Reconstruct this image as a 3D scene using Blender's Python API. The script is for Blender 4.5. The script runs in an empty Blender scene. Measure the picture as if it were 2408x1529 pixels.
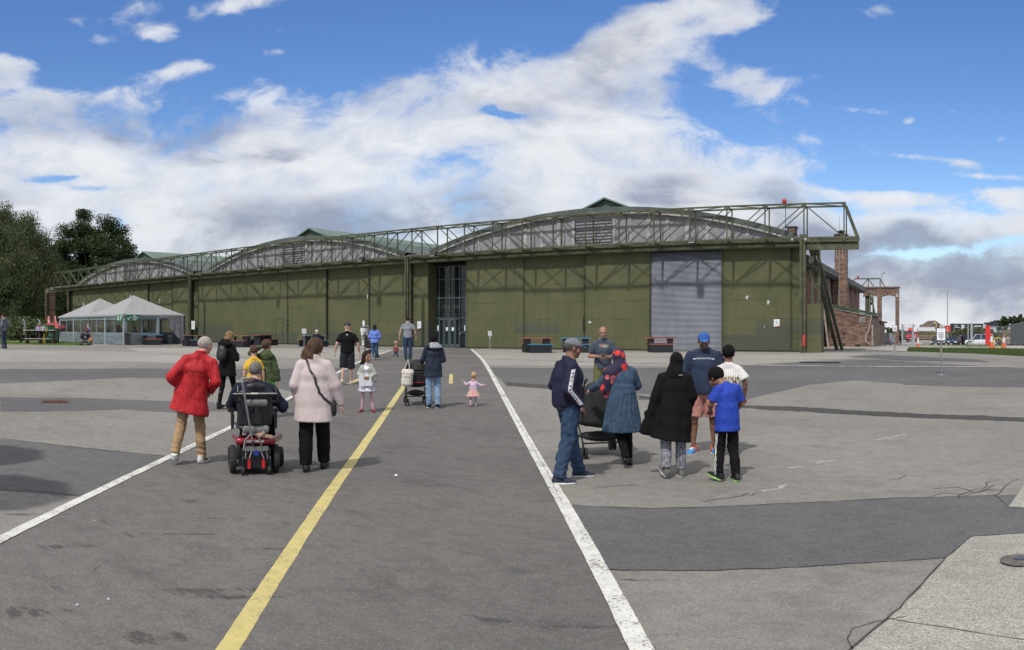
import bpy, bmesh, math, random
import numpy as np
from mathutils import Vector, Matrix
from mathutils.bvhtree import BVHTree
random.seed(7); RNG=np.random.default_rng(5)
SC=bpy.context.scene; COL=SC.collection
R=math.radians
# ------------------------------------------------------------ camera: the photograph is a phone panorama
F,P0,HZ,EYE=1850.0,2200.0,770.0,1.35
cam=bpy.data.cameras.new('camera'); camo=bpy.data.objects.new('camera',cam); COL.objects.link(camo)
SC.camera=camo; cam.clip_start=.1; cam.clip_end=3000
AZC=(1204-P0)/F
camo.location=(0,0,EYE); camo.rotation_euler=(math.pi/2,0,-AZC)
cam.type='PANO'; cam.panorama_type='CENTRAL_CYLINDRICAL'
cam.central_cylindrical_radius=1
cam.central_cylindrical_range_u_min=-1204/F; cam.central_cylindrical_range_u_max=1204/F
cam.central_cylindrical_range_v_min=-(1528.5-HZ)/F; cam.central_cylindrical_range_v_max=HZ/F
# ------------------------------------------------------------ exposure, sun and sky
SC.view_settings.view_transform='Standard'; SC.view_settings.look='None'
SC.view_settings.exposure=EXPO=0.0; SC.view_settings.gamma=1
SC.render.engine='CYCLES'; SC.cycles.max_bounces=6; SC.cycles.transparent_max_bounces=16
SC.cycles.use_denoising=True
SUN_EL=R(53); SUN_AZ=R(176)     # azimuth from +Y clockwise: the sun stands behind the camera
sl=bpy.data.lights.new('sun','SUN'); sl.energy=3.0; sl.angle=R(3); sl.color=(1,.955,.89)
so=bpy.data.objects.new('sun',sl); COL.objects.link(so)
sd=Vector((math.sin(SUN_AZ)*math.cos(SUN_EL),math.cos(SUN_AZ)*math.cos(SUN_EL),math.sin(SUN_EL)))
so.rotation_euler=sd.to_track_quat('Z','Y').to_euler(); so.location=(0,-20,40)

def AZ(px): return (px-P0)/F
def FX(px,Y): return Y*math.tan(AZ(px))
def FZ(px,py,Y): return EYE+(HZ-py)*Y/math.cos(AZ(px))/F
def sst(t):
    t=np.clip(t,0,1); return t*t*(3-2*t)
def G(x,y):
    r=np.hypot(x,y)
    z=-.5+.5*sst((r-10)/26)
    return z-1.5*sst((y-50)/75)*sst((x+16)/8)
def WR(px,r):
    a=AZ(px); return (r*math.sin(a),r*math.cos(a))
def PX(px,py):
    """the place on the ground seen at a pixel"""
    r=10.0
    for _ in range(30):
        x,y=WR(px,r); r=.5*r+.5*F*(EYE-float(G(x,y)))/max(py-HZ,3)
    return WR(px,r)

class NT:
    def __init__(s,nt): s.nt=nt; s.n=nt.nodes; s.l=nt.links
    def new(s,t,**k):
        n=s.n.new(t); ins=k.pop('ins',{})
        for a,b in k.items(): setattr(n,a,b)
        for a,b in ins.items(): s.set(n,a,b)
        return n
    def set(s,n,a,b):
        i=n.inputs[a]
        if isinstance(b,bpy.types.NodeSocket): s.l.new(b,i)
        else: i.default_value=b
    def m(s,op,a,b=0.0,c=0.0,clamp=False):
        n=s.n.new('ShaderNodeMath'); n.operation=op; n.use_clamp=clamp
        s.set(n,0,a); s.set(n,1,b)
        if op in('MULTIPLY_ADD','SMOOTH_MIN','COMPARE'): s.set(n,2,c)
        return n.outputs[0]
    def mr(s,v,a,b,c=0.,d=1.,smooth=True):
        n=s.n.new('ShaderNodeMapRange'); n.interpolation_type='SMOOTHSTEP' if smooth else 'LINEAR'
        s.set(n,0,v); 
        for i,q in enumerate((a,b,c,d)): s.set(n,i+1,q)
        return n.outputs[0]
    def mix(s,f,a,b,mode='MIX'):
        n=s.n.new('ShaderNodeMix'); n.data_type='RGBA'; n.blend_type=mode
        s.set(n,0,f)
        for i,q in ((6,a),(7,b)):
            if isinstance(q,tuple) and len(q)==3: q=q+(1,)
            s.set(n,i,q)
        return n.outputs[2]
    def noise(s,vec,scale,detail=4,rough=.55,dist=0.):
        n=s.n.new('ShaderNodeTexNoise'); s.set(n,'Vector',vec); s.set(n,'Scale',scale); s.set(n,'Detail',detail); s.set(n,'Roughness',rough); s.set(n,'Distortion',dist)
        return n.outputs[0]
    def mapv(s,vec,scale=(1,1,1),loc=(0,0,0),rot=(0,0,0)):
        n=s.n.new('ShaderNodeMapping'); s.set(n,0,vec); s.set(n,1,loc); s.set(n,2,rot); s.set(n,3,scale); return n.outputs[0]
# world: physical sky with a procedural cloud cover
w=bpy.data.worlds.new('World'); SC.world=w; w.use_nodes=True
t=NT(w.node_tree); t.n.clear()
sky=t.new('ShaderNodeTexSky',sky_type='NISHITA',sun_disc=False,sun_elevation=SUN_EL,sun_rotation=SUN_AZ,air_density=1.0,dust_density=.4,ozone_density=2.0)
tc=t.new('ShaderNodeTexCoord').outputs['Generated']
sep=t.new('ShaderNodeSeparateXYZ',ins={0:tc}); X_,Y_,Z_=sep.outputs
az=t.m('ARCTAN2',X_,Y_)
hyp=t.m('SQRT',t.m('ADD',t.m('MULTIPLY',X_,X_),t.m('MULTIPLY',Y_,Y_)))
el=t.m('DIVIDE',Z_,t.m('MAXIMUM',hyp,.05))
PXN=t.m('MULTIPLY_ADD',az,F/2408,P0/2408)              # 0..1 across the picture's azimuths
PYN=t.m('MULTIPLY',el,F/770)                            # 0 horizon .. 1 top of picture
cv=t.new('ShaderNodeCombineXYZ',ins={0:az,1:t.m('MULTIPLY',el,1.35),2:0.}).outputs[0]
def curve(x,pts):
    n=t.new('ShaderNodeFloatCurve'); t.set(n,1,x); c=n.mapping.curves[0]
    for i,p in enumerate(pts):
        if i<2: c.points[i].location=(p if i==0 else pts[-1])
    for p in pts[1:-1]: c.points.new(*p)
    n.mapping.update(); return n.outputs[0]
n1=t.noise(cv,4.2,12,.60,.35); n2=t.noise(t.mapv(cv,(1,1.25,1),(5,2,0)),13,10,.62,.5); n3=t.noise(t.mapv(cv,(1,1.5,1),(1,7,3)),3.4,10,.57,.4); n4=t.noise(t.mapv(cv,(1,1.4,1),(9,4,3)),2.0,3,.5)
W1=t.m('SUBTRACT',n1,.5); W2=t.m('SUBTRACT',n2,.5); W3=t.m('SUBTRACT',n3,.5)
PXW=t.m('ADD',PXN,t.m('MULTIPLY',W1,.13)); PYW=t.m('ADD',PYN,t.m('MULTIPLY',W3,.30))
pxr=t.m('ADD',PXN,t.m('MULTIPLY',W1,.06))
top=curve(pxr,[(0,.68),(.083,.70),(.145,.66),(.21,.70),(.25,.745),(.29,.72),(.32,.675),(.374,.72),(.415,.75),(.478,.785),(.53,.81),(.58,.84),(.625,.80),(.66,.70),(.705,.625),(.745,.58),(.778,.55),(.79,.49),(.81,.36),(.83,.25),(1,.2)])
env=t.m('MULTIPLY',t.m('SUBTRACT',top,PYN),9.5)
def blob(cx,cy,rx,ry,rot,amp,sharp=False):
    X0,Y0=(PXN,PYN) if sharp else (PXW,PYW)
    dx=t.m('SUBTRACT',X0,cx); dy=t.m('MULTIPLY',t.m('SUBTRACT',Y0,cy),.32)
    c,s_=math.cos(rot),math.sin(rot)
    u=t.m('DIVIDE',t.m('ADD',t.m('MULTIPLY',dx,c),t.m('MULTIPLY',dy,s_)),rx)
    v=t.m('DIVIDE',t.m('SUBTRACT',t.m('MULTIPLY',dy,c),t.m('MULTIPLY',dx,s_)),ry)
    d=t.m('ADD',t.m('MULTIPLY',u,u),t.m('MULTIPLY',v,v))
    return t.m('MULTIPLY',t.m('EXPONENT',t.m('MULTIPLY',d,-1.)),amp)
S=True
adds=[blob(.685,.87,.05,.022,.3,1.5,S),blob(.72,.93,.05,.010,.2,1.3,S),blob(.70,.985,.10,.022,.05,2.1,S),blob(.64,.93,.07,.020,.35,2.2,S),blob(.59,.87,.05,.018,.4,1.5,S),blob(.79,.76,.05,.010,.3,1.3),blob(.57,.82,.06,.016,.3,1.3),blob(.71,.79,.10,.025,-.15,1.5),blob(.745,.80,.05,.012,.3,.8),blob(.74,.72,.07,.02,-.3,1.0),
  blob(.225,.985,.05,.016,.3,2.3,S),blob(.275,1.0,.05,.014,.1,2.0,S),blob(.13,.965,.05,.016,.2,2.0,S),blob(.07,.94,.022,.011,0,2.1,S),blob(.148,.90,.025,.010,-.1,2.2,S),blob(.098,.875,.028,.008,0,1.6,S),blob(.17,.785,.04,.009,.25,1.6,S),blob(.19,.80,.02,.008,0,1.4,S),blob(.005,.81,.022,.012,-.2,2.5,S),blob(.055,.825,.03,.010,.2,1.5,S),blob(.266,.84,.022,.006,.1,1.7,S),blob(.27,.905,.02,.005,0,1.4,S),blob(.06,.70,.09,.012,0,.6,S),
  blob(.86,.97,.04,.013,0,2.3,S),blob(.80,.83,.03,.009,.2,1.5,S),blob(.845,.66,.035,.006,-.05,1.8,S),blob(.888,.63,.014,.006,.3,2.1,S),blob(.93,.66,.012,.004,0,1.6,S),blob(.95,.80,.03,.012,0,1.35,S),blob(.995,.82,.012,.01,0,1.7,S),blob(.98,.575,.016,.006,.15,2.,S),blob(.85,.56,.08,.006,-.08,1.5,S),blob(.90,.52,.07,.004,-.1,1.5,S),blob(.80,.68,.05,.006,-.2,1.1,S),blob(.96,.46,.08,.004,-.04,1.6,S),blob(.93,.78,.08,.012,.1,.9,S),blob(.88,.90,.06,.012,0,.7,S),
  blob(.94,.495,.11,.010,-.04,1.9,S),blob(.96,.415,.10,.008,-.02,2.0,S),blob(.87,.395,.07,.008,-.05,1.9,S),blob(1.0,.34,.03,.022,.1,2.4),blob(.92,.29,.14,.022,0,1.9),blob(.9,.10,.5,.035,0,2.6),blob(.84,.33,.04,.02,0,1.6),
  blob(.06,.437,.03,.005,.0,-2.6),blob(.095,.425,.03,.004,.0,-2.0,S),blob(.512,.695,.03,.007,0,-3.3),blob(.94,.245,.09,.006,.02,-1.9),blob(.87,.44,.07,.006,-.05,-1.6,S),blob(.12,.30,.012,.008,0,-1.5)]
s_=t.m('MAXIMUM',t.m('MINIMUM',env,1.7),-2.1)
for b in adds: s_=t.m('ADD',s_,b)
s_=t.m('ADD',s_,t.mr(PYN,1.05,1.7,0,3.4)); s_=t.m('ADD',s_,t.mr(t.m('ABSOLUTE',t.m('SUBTRACT',PXN,.5)),.62,.9,0,2.2))  # unseen cloud cover added overhead and outside the view for fill
dens=t.m('ADD',s_,t.m('ADD',t.m('MULTIPLY',W1,6.5),t.m('MULTIPLY',W2,4.6)))
alpha=t.m('MULTIPLY',t.mr(dens,-.35,1.0),t.mr(dens,-.2,2.4,.55,.985))
# denser bases turn grey
dk=t.m('ADD',t.m('MULTIPLY',W3,6.5),t.m('ADD',t.m('MULTIPLY',W2,2.6),t.m('MULTIPLY',t.m('SUBTRACT',n4,.5),2.)))
low=curve(PYN,[(0,.62),(.15,.70),(.3,.45),(.40,.25),(.48,.0),(.6,.12),(.68,.22),(.75,.0),(1,.0)])
gb=[blob(.445,.37,.07,.03,.1,1.3),blob(.66,.44,.055,.026,.25,1.35),blob(.76,.43,.035,.022,0,1.2),blob(.245,.33,.05,.025,0,1.0),blob(.335,.33,.04,.028,0,1.2),blob(.88,.27,.035,.013,0,2.4),blob(.96,.17,.10,.025,0,1.1),blob(.02,.38,.06,.03,0,.9),blob(.20,.62,.14,.016,0,.8),blob(.21,.52,.05,.012,0,.4),blob(.48,.57,.05,.008,0,.6),blob(.41,.46,.08,.008,.1,.5),
    blob(.33,.50,.09,.018,0,-1.2),blob(.60,.60,.12,.03,-.1,-1.5),blob(.25,.71,.06,.012,0,-1.3),blob(.42,.27,.03,.03,.3,-.8),blob(.72,.52,.06,.02,-.2,-1.0),blob(.14,.48,.12,.015,0,-.8)]
for b in gb: dk=t.m('ADD',dk,b)
dk=t.mr(t.m('ADD',dk,low),.0,1.85)
tex=t.mr(n2,.25,.75,.90,1.07)
ccol=t.mix(dk,(.80,.82,.86),(.33,.37,.48))
ccol=t.mix(1.0,ccol,t.new('ShaderNodeCombineXYZ',ins={0:tex,1:tex,2:tex}).outputs[0],'MULTIPLY')
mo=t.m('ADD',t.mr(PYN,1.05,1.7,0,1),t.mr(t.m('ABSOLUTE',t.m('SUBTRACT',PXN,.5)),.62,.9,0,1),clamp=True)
ccol=t.mix(mo,ccol,(.92,.885,.83))   # unseen bright cloud added overhead and behind the camera to lift the fill
skyc=t.new('ShaderNodeHueSaturation',ins={'Hue':.511,'Saturation':1.27,'Value':.15})
t.l.new(sky.outputs[0],skyc.inputs['Color'])
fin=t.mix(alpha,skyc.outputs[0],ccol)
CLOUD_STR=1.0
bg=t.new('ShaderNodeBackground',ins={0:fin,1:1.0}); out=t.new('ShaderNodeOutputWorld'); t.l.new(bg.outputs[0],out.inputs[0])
# fill light is raised by the added unseen cloud: background = sky*0.125 with the clouds laid over it

# ------------------------------------------------------------ materials
MATS={}
def lin(c):
    if isinstance(c,str):
        c=[int(c[i:i+2],16)/255 for i in (0,2,4)]
        c=[(v/12.92 if v<=.04045 else ((v+.055)/1.055)**2.4) for v in c]
    return tuple(c)
def mat(name,col,rough=.8,metal=0.,var=.12,scale=6.,bump=.0,bscale=30.,spec=.5,col2=None,emit=None,alpha=None,stretch=(1,1,1),coat=0.,world=False):
    if name in MATS: return MATS[name]
    m=bpy.data.materials.new(name); m.use_nodes=True; MATS[name]=m
    q=NT(m.node_tree); q.n.clear(); b=q.new('ShaderNodeBsdfPrincipled'); o=q.new('ShaderNodeOutputMaterial'); q.l.new(b.outputs[0],o.inputs[0])
    if world: co=q.new('ShaderNodeNewGeometry').outputs['Position']
    else: co=q.new('ShaderNodeTexCoord').outputs['Object']
    c=lin(col); nz=q.noise(q.mapv(co,stretch),scale,6,.6)
    lo=tuple(v*(1-var) for v in c); hi=tuple(min(1,v*(1+var)) for v in c)
    if col2 is not None: lo=c; hi=lin(col2)
    f=q.mr(nz,.33,.67); cc=q.mix(f,lo,hi)
    q.set(b,'Base Color',cc); b.inputs['Roughness'].default_value=rough; b.inputs['Metallic'].default_value=metal
    b.inputs['Specular IOR Level'].default_value=spec; b.inputs['Coat Weight'].default_value=coat
    if bump:
        bn=q.new('ShaderNodeBump',ins={'Strength':bump,'Distance':.02}); q.l.new(q.noise(co,bscale,5,.6),bn.inputs['Height']); q.l.new(bn.outputs[0],b.inputs['Normal'])
    if emit: q.set(b,'Emission Color',cc); b.inputs['Emission Strength'].default_value=emit
    if alpha is not None: b.inputs['Alpha'].default_value=alpha
    return m
def custom(name,fn):
    if name in MATS: return MATS[name]
    m=bpy.data.materials.new(name); m.use_nodes=True; MATS[name]=m
    q=NT(m.node_tree); q.n.clear(); b=q.new('ShaderNodeBsdfPrincipled'); o=q.new('ShaderNodeOutputMaterial'); q.l.new(b.outputs[0],o.inputs[0])
    fn(q,b,o); return m
# ------------------------------------------------------------ objects
ORG={}
def tag(o,label=None,cat=None,group=None,kind=None):
    for k,v in (('label',label),('category',cat),('group',group),('kind',kind)):
        if v: o[k]=v
    return o
def empty(name,loc,label,cat,group=None,rz=0.,kind=None):
    o=bpy.data.objects.new(name,None); COL.objects.link(o); o.location=loc; o.rotation_euler=(0,0,rz); o.empty_display_size=.2
    ORG[o.name]=Vector(loc); return tag(o,label,cat,group,kind)
def link(name,me,parent=None,org=None):
    o=bpy.data.objects.new(name,me); COL.objects.link(o)
    if parent: o.parent=parent; ORG[o.name]=ORG.get(parent.name,Vector((0,0,0)))
    return o
class MB:
    def __init__(s): s.v=[]; s.f=[]; s.mi=[]; s.cur=0; s.grp=[]
    def add(s,vs,fs):
        b=len(s.v); s.v+= [tuple(v) for v in vs]; s.f+=[tuple(i+b for i in f) for f in fs]; s.mi+=[s.cur]*len(fs); s.grp.append((b,len(s.v),len(s.f)-len(fs),len(s.f))); return s
    def hexa(s,c):
        return s.add(c,[(0,3,2,1),(4,5,6,7),(0,1,5,4),(1,2,6,5),(2,3,7,6),(3,0,4,7)])
    def box(s,x0,x1,y0,y1,z0,z1):
        return s.hexa([(x0,y0,z0),(x1,y0,z0),(x1,y1,z0),(x0,y1,z0),(x0,y0,z1),(x1,y0,z1),(x1,y1,z1),(x0,y1,z1)])
    def cbox(s,c,sz,rz=0.,M=None):
        x,y,z=(q/2 for q in sz); m=M if M is not None else Matrix.Rotation(rz,3,'Z'); c=Vector(c)
        return s.hexa([c+m@Vector(p) for p in ((-x,-y,-z),(x,-y,-z),(x,y,-z),(-x,y,-z),(-x,-y,z),(x,-y,z),(x,y,z),(-x,y,z))])
    def bar(s,a,b,w,h=None,up=(0,0,1)):
        a=Vector(a);b=Vector(b);h=w if h is None else h; d=(b-a).normalized(); up=Vector(up)
        if abs(d.dot(up))>.98: up=Vector((0,1,0))
        r=d.cross(up).normalized(); u=r.cross(d).normalized(); r*=w/2;u*=h/2
        return s.hexa([a-r-u,a+r-u,a+r+u,a-r+u,b-r-u,b+r-u,b+r+u,b-r+u])
    def tube(s,pts,rad,n=8,closed=False,cap=True):
        pts=[Vector(p) for p in pts]; m=len(pts); rr=rad if isinstance(rad,(list,tuple)) else [rad]*m
        b=len(s.v); vs=[]; prev=None
        for i,p in enumerate(pts):
            if closed: d=(pts[(i+1)%m]-pts[i-1]).normalized()
            else: d=(pts[min(i+1,m-1)]-pts[max(i-1,0)]).normalized()
            up=prev if prev is not None else (Vector((0,0,1)) if abs(d.z)<.9 else Vector((1,0,0)))
            r=d.cross(up); 
            if r.length<1e-4: r=d.cross(Vector((0,1,0)))
            r.normalize(); u=r.cross(d).normalized(); prev=u
            for k in range(n):
                a=2*math.pi*k/n; vs.append(p+(r*math.cos(a)+u*math.sin(a))*rr[i])
        fs=[]
        for i in range(m if closed else m-1):
            j=(i+1)%m
            for k in range(n): fs.append((i*n+k,i*n+(k+1)%n,j*n+(k+1)%n,j*n+k))
        if not closed and cap: fs+= [tuple(range(n-1,-1,-1)),tuple((m-1)*n+k for k in range(n))]
        return s.add(vs,fs)
    def cyl(s,c,r,h,n=16,r2=None,axis='z'):
        c=Vector(c); d={'z':Vector((0,0,h)),'x':Vector((h,0,0)),'y':Vector((0,h,0))}[axis]
        return s.tube([c,c+d],[r,r if r2 is None else r2],n)
    def lathe(s,c,prof,n=16,axis='z'):
        vs=[];c=Vector(c)
        for (r,z) in prof:
            for k in range(n):
                a=2*math.pi*k/n; p=(r*math.cos(a),r*math.sin(a),z)
                if axis=='y': p=(p[0],p[2],p[1])
                if axis=='x': p=(p[2],p[0],p[1])
                vs.append(c+Vector(p))
        fs=[]
        for i in range(len(prof)-1):
            for k in range(n): fs.append((i*n+k,i*n+(k+1)%n,(i+1)*n+(k+1)%n,(i+1)*n+k))
        fs+=[tuple(range(n-1,-1,-1)),tuple((len(prof)-1)*n+k for k in range(n))]
        return s.add(vs,fs)
    def prism(s,poly,d):
        n=len(poly); d=Vector(d); a=[Vector(p) for p in poly]
        return s.add(a+[p+d for p in a],[tuple(range(n-1,-1,-1)),tuple(range(n,2*n))]+[(i,(i+1)%n,n+(i+1)%n,n+i) for i in range(n)])
    def quad(s,a,b,c,d): return s.add([a,b,c,d],[(0,1,2,3)])
    def each(s,name,mat_,parent=None,smooth=False,world=True):
        out=[]
        for (v0,v1,f0,f1) in s.grp:
            m=MB(); m.v=s.v[v0:v1]; m.f=[tuple(i-v0 for i in f) for f in s.f[f0:f1]]; m.mi=[0]*(f1-f0); out.append(m.build(name,mat_,parent,smooth,world))
        return out
    def build(s,name,mats,parent=None,smooth=False,world=True,label=None):
        me=bpy.data.meshes.new(name); v=np.array(s.v,dtype=float).reshape(-1,3)
        if parent and world: v=v-np.array(ORG.get(parent.name,Vector((0,0,0))))
        me.from_pydata(v.tolist(),[],s.f)
        if not isinstance(mats,(list,tuple)): mats=[mats]
        for m in mats: me.materials.append(m)
        me.polygons.foreach_set('material_index',s.mi)
        bm=bmesh.new(); bm.from_mesh(me); bmesh.ops.recalc_face_normals(bm,faces=bm.faces); bm.to_mesh(me); bm.free()
        if smooth:
            me.polygons.foreach_set('use_smooth',[True]*len(me.polygons))
            try: me.set_sharp_from_angle(angle=R(40))
            except Exception: pass
        me.update(); o=link(name,me,parent)
        if label: o['label']=label
        return o
def copy_tree(o,parent=None):
    c=o.copy(); COL.objects.link(c); c.parent=parent
    for ch in o.children: copy_tree(ch,c)
    return c
def textmesh(body,size,mat_,name,parent,M,extrude=.002,align='CENTER',spacing=1.0,bold=0.):
    cu=bpy.data.curves.new(name,'FONT'); cu.body=body; cu.size=size; cu.extrude=extrude; cu.align_x=align; cu.align_y='CENTER'; cu.space_character=spacing; cu.offset=bold
    ob=bpy.data.objects.new(name,cu); COL.objects.link(ob); dg=bpy.context.evaluated_depsgraph_get()
    me=bpy.data.meshes.new_from_object(ob.evaluated_get(dg)); bpy.data.objects.remove(ob); bpy.data.curves.remove(cu)
    me.transform(M); me.materials.clear(); me.materials.append(mat_)
    return link(name,me,parent)
def face_matrix(loc,right,up):
    r=Vector(right).normalized(); u=Vector(up).normalized(); n=r.cross(u)
    m=Matrix((r,u,n)).transposed().to_4x4(); m.translation=Vector(loc); return m
# ============================================================ GROUND
SCUFF=[(465,1388,.55,.09),(440,1256,.55,.045),(520,1219,.4,.03),(350,1500,.35,.16),(70,1440,.35,.14),(640,1290,.4,.05),(1385,1474,.40,.055),(1505,1364,.28,.045),(570,1405,.45,.06),(225,1105,.8,.10),(150,1285,.4,.10),(60,1210,.5,.08)]
def ground_mat(name,c1,c2,dark=.5,grain=1.0,stain=.5,scuffs=False):
    def fn(q,b,o):
        co=q.new('ShaderNodeNewGeometry').outputs['Position']
        big=q.noise(co,.16,5,.6,.3); mid=q.noise(q.mapv(co,(1,1.7,1),rot=(0,0,.5)),1.1,6,.62,.4); fine=q.noise(co,55,3,.7); ag=q.noise(co,150,2,.6)
        c=q.mix(q.mr(big,.35,.68),lin(c1),lin(c2))
        m3=q.noise(q.mapv(co,(1,1.4,1)),4.5,5,.65,.6); st=q.m('MULTIPLY',q.mr(mid,.30,.50,1-.26*stain,1.),q.mr(m3,.30,.62,.88,1.06)); c=q.mix(1.,c,q.new('ShaderNodeCombineXYZ',ins={0:st,1:st,2:st}).outputs[0],'MULTIPLY')
        # tar-dark scuffs with their own shape
        sc=q.noise(q.mapv(co,(.8,1.9,1),rot=(0,0,-.7)),1.05,7,.7,.9); sm=q.mr(sc,.605,.72,0,.8*stain)
        c=q.mix(sm,c,(.028,.027,.027))
        if scuffs:
            sp=q.new('ShaderNodeSeparateXYZ',ins={0:co}); tot=None
            for (px,py,w_,h_) in SCUFF:
                X,Y=PX(px,py); a=-AZ(px); ca,sa=math.cos(a),math.sin(a); dx=q.m('SUBTRACT',sp.outputs[0],X); dy=q.m('SUBTRACT',sp.outputs[1],Y)
                u=q.m('MULTIPLY',q.m('ADD',q.m('MULTIPLY',dx,ca),q.m('MULTIPLY',dy,sa)),1/w_); v=q.m('MULTIPLY',q.m('SUBTRACT',q.m('MULTIPLY',dy,ca),q.m('MULTIPLY',dx,sa)),1/h_)
                e_=q.m('EXPONENT',q.m('MULTIPLY',q.m('ADD',q.m('MULTIPLY',u,u),q.m('MULTIPLY',v,v)),-1.)); tot=e_ if tot is None else q.m('ADD',tot,e_)
            sn=q.noise(q.mapv(co,(1.6,4.5,1),rot=(0,0,-.75)),3.2,8,.75,.5); c=q.mix(q.mr(q.m('ADD',q.m('MULTIPLY',tot,.30),sn),.67,.84,0,.72),c,(.045,.042,.040))
        g=q.mr(fine,.3,.7,1-.26*grain,1+.26*grain,False); g2=q.mr(ag,.25,.75,1-.25*grain,1+.25*grain,False); g=q.m('MULTIPLY',g,g2)
        c=q.mix(1.,c,q.new('ShaderNodeCombineXYZ',ins={0:g,1:g,2:g}).outputs[0],'MULTIPLY')
        # sparse pale chippings
        vo=q.new('ShaderNodeTexVoronoi',ins={'Vector':co,'Scale':22.}); ch=q.mr(vo.outputs['Distance'],.07,.13,.5,0.); c=q.mix(ch,c,(.42,.40,.37))
        q.set(b,'Base Color',c); b.inputs['Roughness'].default_value=.9; b.inputs['Specular IOR Level'].default_value=.25
        bn=q.new('ShaderNodeBump',ins={'Strength':.5*grain,'Distance':.006}); q.l.new(q.m('ADD',fine,q.m('MULTIPLY',ag,.6)),bn.inputs['Height']); q.l.new(bn.outputs[0],b.inputs['Normal'])
    return custom(name,fn)
m_lane=ground_mat('asphalt_lane',(.116,.111,.107),(.144,.138,.133),stain=.85,scuffs=True)
m_conc=ground_mat('worn_concrete_asphalt',(.185,.178,.163),(.225,.216,.20),stain=.55,scuffs=True)
m_conc2=ground_mat('pale_apron',(.25,.242,.225),(.30,.29,.268),stain=.4)
m_dark=ground_mat('dark_asphalt',(.098,.098,.101),(.122,.121,.122),stain=.25)
m_vdark=ground_mat('trench_tar',(.045,.045,.044),(.075,.073,.07),stain=.5)
m_slab=ground_mat('exposed_slab_concrete',(.27,.258,.235),(.36,.345,.31),grain=1.7,stain=.45)
m_path=ground_mat('path_concrete',(.30,.29,.27),(.36,.35,.33),stain=.3)

def sheet(name,poly,m,lift,kind='structure',label=None,step=1.0,cat=None):
    """a flat-lying sheet following the ground, poly in world x,y"""
    bm=bmesh.new(); vs=[bm.verts.new((p[0],p[1],0)) for p in poly]; bm.faces.new(vs)
    xs=[p[0] for p in poly]; ys=[p[1] for p in poly]
    x=math.floor(min(xs)/step)*step+step
    while x<max(xs):
        bmesh.ops.bisect_plane(bm,geom=bm.verts[:]+bm.edges[:]+bm.faces[:],plane_co=(x,0,0),plane_no=(1,0,0)); x+=step
    y=math.floor(min(ys)/step)*step+step
    while y<max(ys):
        bmesh.ops.bisect_plane(bm,geom=bm.verts[:]+bm.edges[:]+bm.faces[:],plane_co=(0,y,0),plane_no=(0,1,0)); y+=step
    for v in bm.verts: v.co.z=float(G(v.co.x,v.co.y))+lift*.35
    bmesh.ops.triangulate(bm,faces=[f for f in bm.faces if len(f.verts)>4])
    bmesh.ops.recalc_face_normals(bm,faces=bm.faces)
    if sum(f.normal.z for f in bm.faces)<0: bmesh.ops.reverse_faces(bm,faces=bm.faces)
    me=bpy.data.meshes.new(name); bm.to_mesh(me); bm.free(); me.materials.append(m); o=link(name,me)
    tag(o,label,cat,None,kind); return o
def pxpoly(pts,sub=6):
    out=[]; n=len(pts)
    for i in range(n):
        a,b=pts[i],pts[(i+1)%n]; d=math.hypot(a[0]-b[0],a[1]-b[1]); k=max(1,int(d/(220)))
        for j in range(k):
            u=j/k; out.append(PX(a[0]+(b[0]-a[0])*u,a[1]+(b[1]-a[1])*u))
    return out
def jag(pts,amp,seg=.25,seed=0):
    rnd=random.Random(seed); out=[]; n=len(pts)
    for i in range(n):
        a,b=pts[i],pts[(i+1)%n]; d=math.hypot(a[0]-b[0],a[1]-b[1]); k=max(1,min(60,int(d/seg)))
        for j in range(k):
            u=j/k; out.append((a[0]+(b[0]-a[0])*u+rnd.uniform(-amp,amp),a[1]+(b[1]-a[1])*u+rnd.uniform(-amp,amp)))
    return out
def ground_mesh():
    def axis(a,b,fine0,fine1):
        v=list(np.arange(fine0,fine1+.5,1.0)); s=2.0; x=fine1
        while x<b: x+=s; s*=1.35; v.append(x)
        s=2.0;x=fine0
        while x>a: x-=s; s*=1.35; v.insert(0,x)
        return np.array(v)
    xs=axis(-900,900,-60,30); ys=axis(-300,1500,-4,60); X,Y=np.meshgrid(xs,ys); Z=G(X,Y)
    me=bpy.data.meshes.new('ground'); nx,ny=len(xs),len(ys)
    v=np.stack([X.ravel(),Y.ravel(),Z.ravel()],1); f=[(j*nx+i,j*nx+i+1,(j+1)*nx+i+1,(j+1)*nx+i) for j in range(ny-1) for i in range(nx-1)]
    me.from_pydata(v.tolist(),[],f); me.materials.append(m_lane); o=link('ground',me); o['kind']='structure'
ground_mesh()
# white line / yellow line centre points measured off the photo, laid on the ground
L_WHITE=[(-60,1300),(0,1268),(130,1200),(280,1130),(410,1068),(480,1032),(550,1000),(690,932),(760,895),(834,856),(880,838),(920,824)]
R_WHITE=[(1108,821),(1124,833.5),(1137,849),(1165,891),(1184,932),(1206,972),(1236,1021),(1291,1121),(1326,1191),(1371,1261),(1421,1361),(1466,1441),(1508,1529),(1530,1570)]
YEL=[(515,1560),(540,1529),(608,1406),(688,1291),(773,1156),(843,1061),(898,976),(951,905),(992,848)]
lw=[PX(*p) for p in L_WHITE]; rw=[PX(*p) for p in R_WHITE]; yl=[PX(*p) for p in YEL]
def ext(p,q,k): return (p[0]+(p[0]-q[0])*k,p[1]+(p[1]-q[1])*k)
lwx=[ext(lw[0],lw[1],1.0)]+lw; 
# paler worn concrete to the left and right of the lane
sheet('apron',[(-100,2),ext(lwx[0],lwx[1],3.0)]+lwx[1:]+[(lw[-1][0],43.2),(-100,43.2)],m_conc,.004)
sheet('apron',[(rw[0][0],43.2)]+rw+[(rw[-1][0]*1.0,1.2),(14,1.2),(24,43.2)],m_conc,.004)
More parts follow.
